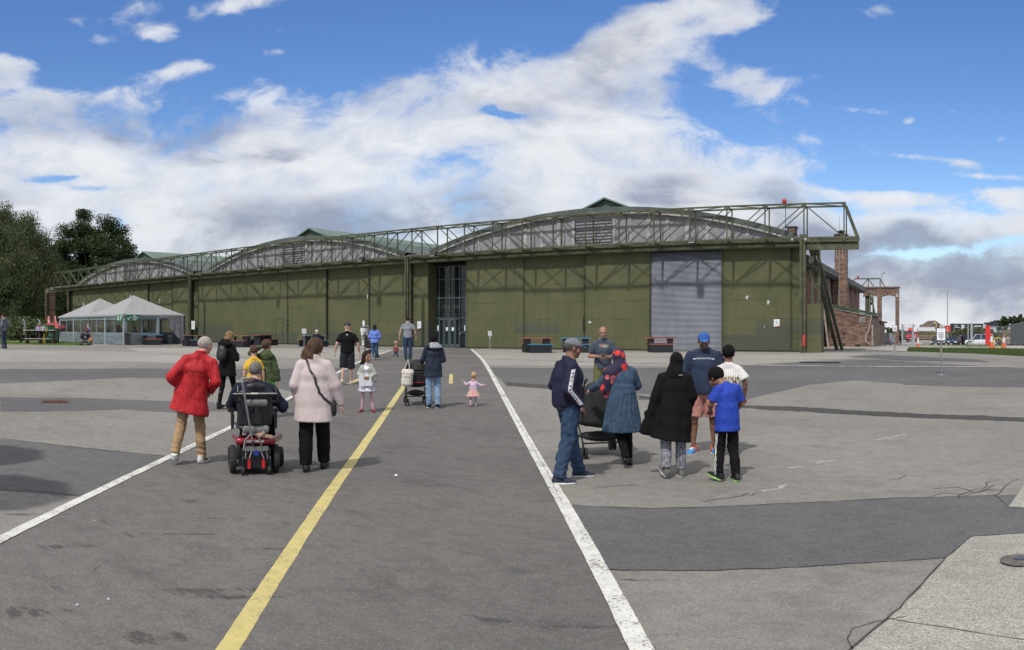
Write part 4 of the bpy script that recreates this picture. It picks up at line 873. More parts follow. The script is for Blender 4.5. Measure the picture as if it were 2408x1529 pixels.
# ============================================================ BUILDINGS FAR RIGHT
m_render=mat('cream_render',(.48,.42,.27),.85,var=.1,scale=.5,world=True); m_tile=mat('brown_roof_tiles',(.115,.085,.065),.85,var=.25,scale=1.,world=True)
m_navy=mat('dark_blue_cladding',(.018,.026,.04),.5,var=.25,scale=.3,world=True); m_grayroof=mat('pale_grey_roof',(.42,.44,.46),.6,var=.1,scale=.2,world=True)
m_farbrick=mat('far_red_brick',(.22,.09,.06),.9,var=.15,scale=.6,world=True); m_win=mat('far_window',(.45,.5,.55),.3,var=.3,scale=.4,world=True); m_wind=mat('dark_far_window',(.03,.035,.045),.2)
def FZr(py,Y,px): return FZ(px,py,Y)
Y=330.; bz=-2.2
e=empty('long_brick_building',(FX(2135,Y),Y,bz),'long low red brick building with a pale grey roof behind the red van','building')
x0,x1=FX(2078,Y),FX(2196,Y); mb=MB(); mb.box(x0,x1,Y,Y+20,bz,FZ(2140,778.5,Y)); mb.build('wall',m_farbrick,e)
mb=MB(); za,zb_=FZ(2140,779,Y),FZ(2140,772,Y); mb.prism([(x0-.5,Y-.6,za),(x0-.5,Y-.6,za+.3),(x0-.5,Y+8,zb_+.5),(x0-.5,Y+21,za)],(x1-x0+1,0,0)); mb.build('roof',m_grayroof,e)
mb=MB()
for px in (2140,2166,2180): mb.box(FX(px,Y),FX(px,Y)+1.6,Y-.1,Y-.02,bz+.8,FZ(px,778.8,Y)); 
mb.each('window',m_win,e)
Y=400.; e=empty('cream_house',(FX(2200,Y),Y,bz),'cream gabled house with a brown tiled roof left of the dark modern building','house')
xa,xb=FX(2190,Y),FX(2214,Y); ze=FZ(2200,766,Y); zp=FZ(2200,756,Y); xm=(xa+xb)/2-.3
mb=MB(); mb.prism([(xa,Y,bz),(xb,Y,bz),(xb,Y,ze),(xm,Y,zp),(xa,Y,ze)],(0,14,0)); mb.build('wall',m_render,e)
mb=MB(); mb.prism([(xm,Y-.4,zp+.25),(xa-.3,Y-.4,ze+.1),(xa-5.2,Y+6,ze+.1),(xm-4.0,Y+10,zp+.2)],(0,0,.25)); mb.prism([(xm,Y-.4,zp+.05),(xb+.3,Y-.4,ze+.05),(xb+.3,Y-.4,ze+.25),(xm,Y-.4,zp+.3)],(0,14,0)); mb.each('roof',m_tile,e)
mb=MB(); mb.box(xm-.9,xm+.3,Y-.12,Y-.01,ze-1.6,zp-1.0); mb.build('stair_panel',m_rough,e)
mb=MB()
for px,py in ((2194,764),(2206,763),(2206,769),(2206,775),(2195,772)): x=FX(px,Y); z=FZ(px,py,Y); mb.box(x-.5,x+.5,Y-.15,Y-.02,z-.6,z+.5)
mb.each('window',m_wind,e)
Y=392.; e=empty('white_house_wing',(FX(2180,Y),Y,bz),'low white house with a brown roof just left of the cream house','house')
mb=MB(); mb.box(FX(2163,Y),FX(2192,Y),Y,Y+8,bz,FZ(2180,770,Y)); mb.build('wall',mat('white_wall',(.6,.6,.58),.8),e); mb=MB(); mb.prism([(FX(2161,Y),Y-.5,FZ(2180,770,Y)),(FX(2193,Y),Y-.5,FZ(2180,770,Y)),(FX(2190,Y),Y+4,FZ(2180,764,Y)),(FX(2163,Y),Y+4,FZ(2180,764,Y))],(0,3,.2)); mb.build('roof',m_tile,e)
Y=360.; e=empty('dark_modern_building',(FX(2280,Y),Y,bz),'long dark blue flat-roofed modern block on the right horizon','building')
mb=MB(); mb.box(FX(2216,Y),FX(2236,Y),Y+2,Y+20,bz,FZ(2225,765.5,Y)); mb.box(FX(2236,Y),FX(2347,Y),Y,Y+20,bz,FZ(2280,761,Y)); mb.box(FX(2320,Y),FX(2348,Y),Y-.5,Y+20,bz,FZ(2330,758,Y)); mb.box(FX(2332,Y),FX(2344,Y),Y+1,Y+15,FZ(2330,758,Y)-.1,FZ(2330,755.5,Y)); mb.each('wall',m_navy,e)
mb=MB()
for px,py,w_,h_ in ((2220,770,1.2,1.6),(2264,768.5,1.5,1.9),(2315,767.5,1.4,1.9),(2299,769.5,2.8,1.6),(2219,778,1.3,1.8),(2262,778,1.5,1.7),(2335,772,3,.8),(2251,770,2.,.4),(2250,766,.5,.6),(2248,766,.5,.6),(2340,778,1.4,1.8),(2285,778,1.4,1.8)):
    x=FX(px,Y);z=FZ(px,py,Y); mb.box(x-w_/2,x+w_/2,Y-.65,Y-.52,z-h_/2,z+h_/2)
mb.each('window',m_win,e)
# slim far lamp posts
m_galv=mat('galvanised_steel',(.42,.45,.47),.45,.5)
for i,(px,r,pt) in enumerate(((2124,300,764),(2138,320,766),(2244,300,761),(2287,300,761))):
    x,y=tp(px,r); zt=EYE+(770-pt)*r/1850; e=empty('street_lamp',(x,y,-2.2),('slim far lamp post left of the steel gate frame','slim far lamp post over the gate frame','slim far lamp post before the dark modern building','slim far lamp post behind the wire fence')[i],'street lamp','far lamp posts')
    mb=MB(); mb.tube([(x,y,-2.3),(x,y,zt)],.09,6); mb.build('pole',m_galv,e); mb=MB(); mb.box(x-.8,x+.1,y-.1,y+.1,zt,zt+.12); mb.build('lamp_head',m_galv,e)
# main lamp post with the red sign
r_=118.; x,y=tp(2228,r_); g=float(G(x,y)); e=empty('street_lamp',(x,y,g),'tall slim car park lamp post carrying a red sign','street lamp'); zt=EYE+(770-685)*r_/1850
mb=MB(); mb.tube([(x,y,g),(x,y,g+1.4),(x,y,zt)],[.1,.09,.055],8); mb.build('pole',m_galv,e); mb=MB(); mb.box(x-.65,x+.65,y-.12,y+.12,zt,zt+.09); mb.cyl((x,y,zt-.35),.08,.35,8); mb.build('lamp_head',m_galv,e)
z=EYE+(770-775)*r_/1850+.1; z=FZ(2228,773.3,y); mb=MB(); mb.box(x-.47,x+.47,y-.16,y-.11,z-.48,z+.48); s_=mb.build('sign_panel',mat('red_sign',(.52,.05,.035),.5),e)
mb=MB(); mb.box(x-.25,x+.25,y-.18,y-.165,z-.25,z-.18); mb.prism([(x-.08,y-.165,z+.05),(x+.08,y-.165,z+.05),(x,y-.165,z+.28)],(0,-.01,0)); mb.build('sign_symbol',m_paper,s_)
# white banner signs by the rear of the hangar
r_=125; x,y=tp(2080,r_); g=float(G(x,y)); e=empty('banner_sign',(x,y,g),'tall narrow white banner sign behind the timber clad lean-to','sign')
mb=MB(); mb.box(x-.04,x+.04,y-.04,y+.04,g,FZ(2080,748,y)); mb.build('pole',m_galv,e); mb=MB(); 
for a,b in ((750,759),(761,769),(775,783)): mb.box(x-.45,x+.3,y-.08,y-.05,FZ(2080,b,y),FZ(2080,a,y))
mb.each('panel',m_paper,e)
# ============================================================ CARS
m_tyre=mat('tyre_rubber',(.018,.018,.018),.8); m_rim=mat('wheel_rim',(.40,.41,.42),.35,.6); m_carg=mat('car_window',(.02,.025,.03),.06,spec=.8); m_hl=mat('headlight_glass',(.75,.76,.74),.1); m_tl=mat('tail_light',(.4,.02,.02),.2); m_bump=mat('black_plastic',(.02,.02,.022),.6)
def paintm(n,c): return mat(n,c,.28,.2,var=.04,coat=.6)
def car(x,y,heading,L,W_,H,col,label,kind='car',group=None,van=False,suv=False):
    g=float(G(x,y))+.03; e=empty({'van':'parked_van'}.get(kind,'parked_car'),(x,y,g),label,kind,group,rz=heading)
    hb=H*.55 if not van else H*.52; wb=L*.30
    # body: stations along the length (local x), profile height list
    if van: prof=[(-L/2,.5,.35),(-L/2+.05,hb*1.5,.35),(-L/2+.1,H*.8,.3),(L/2-1.7,H*.8,.3),(L/2-.95,hb*1.0,.32),(L/2-.1,hb*.85,.32),(L/2,.55,.35)]
    else:
        prof=[(-L/2,hb*.65,.32),(-L/2+.12,hb*1.0,.25),(-L*.25,hb*1.06,.2),(L*.17,hb*1.02,.2),(L/2-.45,hb*.92,.24),(L/2-.08,hb*.72,.28),(L/2,hb*.5,.34)]
    def loft(prof,wf):
        vs=[];fs=[];m=8
        for i,(px_,top,bot) in enumerate(prof):
            k=1-.14*(abs(px_)/(L/2))**6; wy=W_/2*k*wf
            for (yy,zz) in ((-wy*.9,bot),(-wy,bot+.12),(-wy*.99,(bot+top)/2),(-wy*.86,top),(wy*.86,top),(wy*.99,(bot+top)/2),(wy,bot+.12),(wy*.9,bot)): vs.append((px_,yy,zz))
        n=len(prof)
        for i in range(n-1):
            for k in range(m): fs.append((i*m+k,(i+1)*m+k,(i+1)*m+(k+1)%m,i*m+(k+1)%m))
        fs+=[tuple(range(m)),tuple((n-1)*m+k for k in range(m-1,-1,-1))]
        return vs,fs
    mb=MB(); mb.add(*loft(prof,1.)); body=mb.build('body',paintm('paint_'+kind+label[:14].replace(' ','_'),col),e,True,False)
    z0=hb*.98
    if van: A=[(-L/2+.2,z0+.3),(L/2-1.1,z0+.02),(L/2-1.6,H*.78),(-L/2+.3,H*.78)]
    else:
        A=[(-L*.46 if suv else -L*.40,z0),(L*.22,z0),(L*.10,H-.05),(-L*.10,H),(-L*.40 if suv else -L*.27,H-.06)]
    if not van:
        mb=MB(); k=.82; n=len(A)
        vs=[(a,-W_/2*(.86 if z<z0+.1 else .70),z) for a,z in A]+[(a,W_/2*(.86 if z<z0+.1 else .70),z) for a,z in A]
        mb.add(vs,[tuple(range(n)),tuple(range(2*n-1,n-1,-1))]+[(i,n+i,n+(i+1)%n,(i+1)%n) for i in range(n)]); mb.build('windows',m_carg,e,False,False)
        mb=MB(); mb.cbox(((A[2][0]+A[-1][0])/2,0,H),(abs(A[2][0]-A[-1][0])+.05,W_*.68,.05)); 
        for a,b in ((0,-1),(1,2)):
            for s_ in (-1,1): mb.bar((A[a][0],s_*W_*.42,A[a][1]),(A[b][0],s_*W_*.345,A[b][1]),.07,.07)
        for s_ in(-1,1): mb.bar((-.05*L,s_*W_*.425,z0),(-.07*L,s_*W_*.345,H-.02),.07,.05)
        mb.build('roof_frame',MATS['paint_'+kind+label[:14].replace(' ','_')],e,False,False)
    else:
        mb=MB(); mb.prism([(-L/2+.15,-W_*.42,H*.79),(L/2-1.75,-W_*.42,H*.79),(L/2-2.0,-W_*.36,H),(-L/2+.25,-W_*.36,H)],(0,0,0)) if 0 else mb.hexa([(-L/2+.15,-W_*.43,H*.79),(L/2-1.35,-W_*.43,H*.79),(L/2-1.35,W_*.43,H*.79),(-L/2+.15,W_*.43,H*.79),(-L/2+.3,-W_*.34,H),(L/2-2.0,-W_*.34,H),(L/2-2.0,W_*.34,H),(-L/2+.3,W_*.34,H)])
        mb.build('high_roof',MATS['paint_'+kind+label[:14].replace(' ','_')],e,False,False)
        mb=MB(); mb.add([(L/2-.98,-W_*.40,hb*1.04),(L/2-.98,W_*.40,hb*1.04),(L/2-1.62,W_*.38,H*.77),(L/2-1.62,-W_*.38,H*.77)],[(0,1,2,3)]); me=mb
        for i in range(len(mb.v)): mb.v[i]=(mb.v[i][0]+.06,mb.v[i][1],mb.v[i][2]+.03)
        mb.build('windscreen',m_carg,e,False,False)
        for s_ in(-1,1): mb=MB(); mb.cbox((L/2-1.85,s_*W_*.47,hb*1.28),(.8,.05,.5)); mb.build('side_window',m_carg,e,False,False)
    for sx in (-1,1):
        for sy in (-1,1):
            mb=MB(); rr=.33 if not (van or suv) else .38; mb.lathe((sx*wb,sy*W_*.44,rr),[(rr*.6,-.1),(rr*.95,-.11),(rr,-.05),(rr,.05),(rr*.95,.11),(rr*.6,.1)],16,'y'); wl=mb.build('wheel',m_tyre,e,True,False)
            mb=MB(); mb.cyl((sx*wb,sy*W_*.44-.115,rr),rr*.6,.23,12,axis='y'); mb.build('rim',m_rim,wl,False,False)
    for sy in(-1,1):
        mb=MB(); mb.cbox((L/2-.1,sy*W_*.36,hb*.72),(.14,.34,.15)); mb.build('headlight',m_hl,e,False,False)
        mb=MB(); mb.cbox((-L/2+.03,sy*W_*.40,hb*.85),(.1,.2,.22)); mb.build('tail_light',m_tl,e,False,False)
        mb=MB(); mb.cbox((L*.17,sy*W_*.53,z0+.1),(.12,.16,.14)); mb.build('mirror',m_bump,e,False,False)
    mb=MB(); mb.cbox((L/2-.02,0,hb*.38),(.12,W_*.8,.2)); mb.cbox((L/2+.02,0,hb*.62),(.06,W_*.4,.12)); mb.build('bumper',m_bump,e,False,False)
    mb=MB(); mb.cbox((L/2+.045,0,hb*.42),(.02,.5,.11)); mb.build('number_plate',m_paper,e,False,False)
    return e
tow=lambda px,t=0.: math.pi+ (math.pi/2-AZ(px)) + R(t)       # heading so that the front faces the camera
x,y=tp(2146,158); car(x,y,tow(2146,-8),5.2,2.05,2.75,(.55,.025,.035),'red high roof van facing us beyond the steel gate frame','van',van=True)
x,y=tp(2088,118); car(x,y,tow(2088,165),4.6,1.95,1.95,(.06,.075,.11),'dark blue off-road car behind the hangar side, spare wheel on its back','car','cars in the far car park',suv=True)
x,y=tp(2208,118); car(x,y,tow(2208,-14),4.3,1.8,1.45,(.012,.016,.022),'black car facing us alone left of the parked row','car','cars in the far car park')
for i,(px,r,t,c,lb) in enumerate(((2246,106,-52,(.10,.012,.016),'dark red car leftmost in the tight parked row'),(2256,102,-52,(.02,.022,.03),'dark hatchback second in the tight parked row'),(2268,98,-50,(.012,.012,.016),'black car nearest in the parked row, beside the person in black'),(2300,98,-80,(.62,.63,.64),'white car side-on behind the wire fence left of the red panel'))):
    x,y=tp(px,r); car(x,y,tow(px,t),4.2,1.8,1.5 if i<3 else 1.52,c,lb,'car','cars in the far car park',suv=(i==3))
# ============================================================ FENCES, GATE, CONES, CABINET
m_wire=mat('fence_wire',(.35,.37,.38),.5,.5)
def wire_fence(name,pa,pb,ra,rb,h,label,mesh_px=(.20,.10),posts=True,screen=False,group=None):
    a=Vector(tp(pa,ra)+(0,));b=Vector(tp(pb,rb)+(0,)); d=(b-a); L=d.length; d.normalize(); za,zb_=float(G(a.x,a.y)),float(G(b.x,b.y)); P=lambda u,z:(a.x+d.x*u,a.y+d.y*u,za+(zb_-za)*u/L+z)
    e=empty(name,P(0,0),label,'fence',group); n=max(1,round(L/3.5))
    for k in range(n):
        u0,u1=L*k/n+.03,L*(k+1)/n-.03; mb=MB(); mb.tube([P(u0,.08),P(u0,h),P(u1,h),P(u1,.08)],.022,6,closed=True); fr=mb.build('panel_frame',m_galv,e)
        mb=MB()
        for u in np.arange(u0+.1,u1,mesh_px[0]): mb.bar(P(u,.1),P(u,h),.009)
        for z in np.arange(.3,h,.32): mb.bar(P(u0,z),P(u1,z),.009)
        mb.build('wire_mesh',m_wire,fr)
        if screen: mb=MB(); q=P(u0,.1); mb.prism([P(u0,.12),P(u1,.12),P(u1,h-.05),P(u0,h-.05)],(0,.01,0)); mb.build('screen_sheet',mat('grey_mesh_screen',(.25,.27,.27),.8,alpha=.75),fr)
        mb=MB(); mb.cbox(P(u0-.03,.07),(.6,.25,.14),rz=.5); mb.build('foot_block',m_bump,e)
    return e
wire_fence('wire_fence',2288,2350,84,84,2.1,'wire mesh fence panels in front of the white car')
wire_fence('wire_fence',2352,2374,84,80,2.0,'wire mesh fence panels right of the grey cabinet')
wire_fence('screened_fence',2376,2440,78,60,2.05,'grey screened fence panels at the far right edge',screen=True)
for px,w_,lb in ((2276.5,.10,'thin white steel gate post left of the thick one'),(2284.5,.22,'thick pale steel gate post before the white car')):
    x,y=tp(px,84); g=float(G(x,y)); mb=MB(); mb.box(x-w_/2,x+w_/2,y-w_/2,y+w_/2,g,g+2.35); tag(mb.build('gate_post',m_galv,None),lb,'post','steel posts in the wire fence')
x,y=tp(2323,83); g=float(G(x,y)); mb=MB(); mb.box(x-.27,x+.27,y-.06,y+.06,g+.02,FZ(2323,765.5,y)); tag(mb.build('red_panel',mat('bright_red_panel',(.60,.03,.03),.5)),'tall bright red panel standing in the wire fence','panel')
x,y=tp(2352,78); g=float(G(x,y)); e=empty('grey_cabinet',(x,y,g),'tall dark grey cabinet with a sloping top beside the cones','cabinet'); mb=MB(); mb.prism([(x-.23,y-.2,g),(x-.23,y-.2,FZ(2352,781,y)-.06),(x-.1,y-.2,FZ(2352,779.5,y)),(x+.12,y-.2,FZ(2352,781,y)-.06),(x+.2,y-.2,FZ(2352,781,y)-.2),(x+.2,y-.2,g)],(0,.4,0)); mb.build('body',mat('cabinet_grey',(.075,.08,.085),.6),e); mb=MB(); mb.box(x-.24,x-.232,y-.15,y+.15,g+.2,g+1.2); mb.build('door',m_frame,e)
# steel gate frame
e=empty('steel_gate',tp(2135,96)+(float(G(*tp(2135,96))),),'tall open steel gate frame between two thick posts before the red van','gate')
for px,w_ in ((2122,.2),(2148.5,.28)):
    x,y=tp(px,96); g=float(G(x,y)); mb=MB(); mb.box(x-w_/2,x+w_/2,y-.1,y+.1,g,FZ(px,762,y)); mb.build('gate_post',m_galv,e)
x0,y0=tp(2126,98); x1,_=tp(2144.5,98); g=float(G(x0,y0)); zt=FZ(2135,762.5,y0); mb=MB(); mb.tube([(x0,y0,g+.1),(x0,y0,zt),(x1,y0,zt),(x1,y0,g+.1)],.035,6,closed=True); 
for u in np.linspace(x0,x1,9)[1:-1]: mb.bar((u,y0,g+.1),(u,y0,zt),.008)
mb.build('gate_leaf',m_galv,e)
x,y=tp(2153,95.5); mb=MB(); z=FZ(2153,774,y); mb.box(x-.2,x+.2,y-.02,y+.02,z-.3,z+.25); mb.build('notice',m_paper,e)
# timber rail fence
a=tp(2158,165);b=tp(2282,150); e=empty('rail_fence',a+(float(G(*a)),),'low weathered timber rail fence along the back of the car park','fence'); mb=MB(); pb=MB(); n=24
for k in range(n+1):
    u=k/n; x=a[0]+(b[0]-a[0])*u; y=a[1]+(b[1]-a[1])*u; g=float(G(x,y)); pb.box(x-.07,x+.07,y-.06,y+.06,g,g+1.25)
    if k<n:
        x2=a[0]+(b[0]-a[0])*(k+1)/n; y2=a[1]+(b[1]-a[1])*(k+1)/n; g2=float(G(x2,y2))
        for z in (.55,1.1): mb.bar((x,y-.08,g+z),(x2,y2-.08,g2+z),.04,.12)
pb.each('post',m_wood,e); mb.build('rail',m_wood,e)['kind']='stuff'
a=tp(2345,100);b=tp(2378,92); e=empty('picket_fence',a+(float(G(*a)),),'leaning grey timber picket fence right of the grey cabinet','fence'); mb=MB(); rr=random.Random(3)
for k in range(26):
    u=k/25; x=a[0]+(b[0]-a[0])*u; y=a[1]+(b[1]-a[1])*u; g=float(G(x,y)); mb.bar((x,y,g),(x+rr.uniform(-.05,.05),y,g+1.15),.09,.03,(0,1,0))
mb.each('picket',m_wood,e); mb=MB(); mb.bar((a[0],a[1]-.04,-.1),(b[0],b[1]-.04,-.1),.03,.1); mb.build('rail',m_wood,e)
m_or=mat('orange_cone_plastic',(.62,.13,.05),.55,var=.1); m_conew=mat('reflective_white_sleeve',(.66,.66,.64),.4)
def cone(px,py,h,label,tilt=0.,white=(.45,.8)):
    x,y=PX(px,py); g=float(G(x,y)); e=empty('traffic_cone',(x,y,g),label,'cone','orange traffic cones'); e.rotation_euler=(tilt,0,0)
    rb=h*.17; rt=h*.035; f=lambda z:rb+(rt-rb)*z/h; mb=MB(); mb.cbox((0,0,.025),(h*.5,h*.5,.05)); mb.build('base',m_or if h>.9 else m_bump,e,world=False)
    a,b=white; mb=MB(); mb.lathe((0,0,0),[(f(.04)+.0,.045),(f(h*a),h*a)],14); mb.build('cone_body',m_or,e,True,False)
    mb=MB(); mb.lathe((0,0,0),[(f(h*a)+.002,h*a),(f(h*b)+.002,h*b)],14); mb.build('white_band',m_conew,e,True,False)
    if b<1: mb=MB(); mb.lathe((0,0,0),[(f(h*b),h*b),(rt,h),(rt*.6,h+.01)],14); mb.build('cone_tip',m_or,e,True,False)
cone(2158.6,818.5,.72,'traffic cone with a wide white top beside the strip of lawn',0.,(.42,1.)); cone(2331.5,820.5,.98,'largest traffic cone, just right of the red panel'); cone(2360.5,820.5,.9,'traffic cone farthest right, before the picket fence')
# yellow hose reel beside the cabinet
x,y=PX(2347,820); g=float(G(x,y)); mb=MB(); 
for k in range(3): mb.tube([(x+math.cos(t_)*.3,y+.05*k,g+.38+math.sin(t_)*.32) for t_ in np.linspace(0,6.28,14)[:-1]],.03,5,closed=True)
e=empty('hose_reel',(x,y,g),'yellow reel of hose by the grey cabinet','hose reel'); mb.build('coil',mat('yellow_plastic',(.55,.45,.06),.5),e); mb=MB(); mb.bar((x-.3,y+.2,g),(x+.0,y+.1,g+.4),.04); mb.bar((x+.3,y+.2,g),(x,y+.1,g+.4),.04); mb.build('stand',m_bump,e)
# ============================================================ SIGN STANDS
m_chrome=mat('brushed_steel',(.45,.45,.44),.25,.9); 
def sign_stand(px,py,zlo,w_,h_,label,tilt=.0,black=True,lines=5,pr=.034):
    x,y=PX(px,py); g=float(G(x,y)); az=AZ(px); e=empty('sign_stand',(x,y,g),label,'sign stand','notice stands on the apron',rz=-az)
    mb=MB(); mb.lathe((0,0,0),[(.17,0),(.17,.012),(.12,.03),(.035,.045),(pr+.006,.07)],20); mb.build('base',m_chrome,e,True,False)
    mb=MB(); mb.cyl((0,0,.05),pr,zlo-.05,12); mb.build('pole',m_chrome if black else m_galv,e,True,False)
    M=Matrix.Rotation(tilt,3,'Z')@Matrix.Rotation(-.12,3,'X'); 
    mb=MB(); mb.cbox((0,0,zlo+h_/2),(w_+.035,.02,h_+.04),M=M); mb.cbox((0,.0,zlo-.08),(.09,.05,.16)); b=mb.build('sign_frame',m_lampb if black else m_galv,e,False,False)
    mb=MB(); mb.cbox(Vector((0,0,zlo+h_/2))+M@Vector((0,-.012,0)),(w_,.006,h_),M=M); mb.build('sign_sheet',m_paper,b,False,False)
    mb=MB(); c=Vector((0,0,zlo+h_/2))
    for k in range(lines): mb.cbox(c+M@Vector((0,-.017,h_*(.14-.09*k))),(w_*(.72-.16*(k%2)),.003,h_*.032),M=M)
    q=[c+M@Vector(v) for v in ((-.018,-.017,h_*.34),(.018,-.017,h_*.34),(0,-.017,h_*.42))]; mb.prism(q,(0,-.002,0))
    q=[c+M@Vector(v) for v in ((-w_*.16,-.017,-h_*.26),(w_*.1,-.017,-h_*.29),(w_*.2,-.017,-h_*.34),(-w_*.1,-.017,-h_*.33))]; mb.prism(q,(0,-.002,0))
    mb.build('print',mat('black_print',(.05,.05,.06),.7),b,False,False); return e
sign_stand(2213,882,1.12,.27,.385,'white notice in a black frame on a steel pole, nearest and largest of the stands')
sign_stand(2104,827,1.14,.235,.32,'white notice on a slim post in front of the brick annex')
sign_stand(1152,822,.85,.23,.27,'small tilted notice stand right of the glazed entrance',tilt=.5,black=False,lines=3,pr=.018)
sign_stand(715,816,.95,.28,.30,'small notice stand beside the blue bench left of the unicorn',tilt=.3,black=False,lines=3,pr=.018)
# ============================================================ PICNIC TABLES
m_tred=mat('faded_red_plank',(.30,.075,.055),.6,var=.2,scale=8); m_tblue=mat('sky_blue_plank',(.035,.20,.34),.6,var=.2,scale=8); m_tbrown=mat('brown_plank',(.20,.10,.065),.7,var=.25,scale=8); m_box=mat('black_box_panel',(.008,.010,.013),.55,var=.3,scale=5); m_teal=mat('teal_plank',(.10,.22,.24),.6,var=.2,scale=8)
def picnic(px,py,rz,top,bench,label,w_=1.75,lp=None,sides=(1,1)):
    x,y=PX(px,py); g=float(G(x,y)); e=empty('picnic_table',(x,y,g),label,'picnic table','coloured picnic tables along the hangar',rz=-AZ(px)+rz)
    mb=MB(); 
    for k in range(3): mb.cbox((0,(k-1)*.27,.77),(w_,.255,.045))
    mb.build('table_top',top,e,False,False)
    for s_ in(-1,1): mb=MB(); mb.cbox((s_*w_*.30,0,.372),(.34,.62,.744)); mb.build('pedestal',m_box,e,False,False)
    for s_,b in zip((-1,1),bench if isinstance(bench,tuple) else (bench,bench)):
        mb=MB(); mb.cbox((-.12*s_,s_*.78,.45),(w_*.78,.3,.045)); bn=mb.build('bench_seat',b,e,False,False)
        mb=MB(); mb.cbox((-.12*s_,s_*.78,.212),(w_*.66,.26,.42)); mb.build('bench_box',m_box,e,False,False)
    mb=MB(); mb.cbox((0,0,.10),(w_*.55,1.35,.08)); mb.build('base_rail',m_box,e,False,False)
    return e
picnic(1262,829,.12,m_tred,(m_tblue,m_tred),'picnic table with red top and blue bench, leftmost right of the entrance')
picnic(1354,828.5,.0,m_tblue,m_tblue,'all blue picnic table behind the man in the grey cap')
picnic(1553,828,-.03,m_tred,m_tred,'all red picnic table in front of the roller shutter')
picnic(737,815,.5,m_teal,(m_teal,m_tred),'teal picnic table where the white haired person sits')
picnic(458,814,.25,m_tbrown,(m_tblue,m_tbrown),'brown topped picnic table behind the man in the red coat')
picnic(563,816,-.4,m_tbrown,(m_tred,m_tblue),'picnic table with a brown top beside the woman in the black parka')
picnic(618,812,.9,m_tred,m_tred,'red picnic table behind the boy in the green parka')
picnic(357,811,.05,m_tblue,(m_tred,m_tred),'picnic table with a blue top and red benches in front of the marquee')
# ============================================================ MARQUEE
m_clad=mat('grey_blue_weatherboard',(.17,.205,.225),.75,var=.35,scale=2.5,stretch=(.4,.4,9),world=True); m_clad2=mat('pale_grey_blue_post',(.26,.31,.34),.7,var=.2,scale=4,world=True)
m_canvas=mat('pale_grey_canvas',(.27,.275,.285),.85,var=.07,scale=2.,world=True,bump=.15); m_drape=mat('grey_drape',(.17,.175,.19),.9,var=.25,scale=6,world=True)
m_tglass=custom('marquee_window_glass',lambda q,b,o:(b.inputs['Base Color'].__setattr__('default_value',(.05,.06,.06,1)),b.inputs['Roughness'].__setattr__('default_value',.05),b.inputs['Alpha'].__setattr__('default_value',.2)))
tu=Vector((-.993,.115,0)); tv=Vector((.115,.993,0)); TC=Vector((-52.3,31.3,0))
def T(u,v,z): p=TC+tu*u+tv*v; return (p.x,p.y,z)
TW,TD,EV,AP=7.35,5.1,2.36,4.02
def tbox(mb,u0,u1,v0,v1,z0,z1): mb.hexa([T(u0,v0,z0),T(u1,v0,z0),T(u1,v1,z0),T(u0,v1,z0),T(u0,v0,z1),T(u1,v0,z1),T(u1,v1,z1),T(u0,v1,z1)])
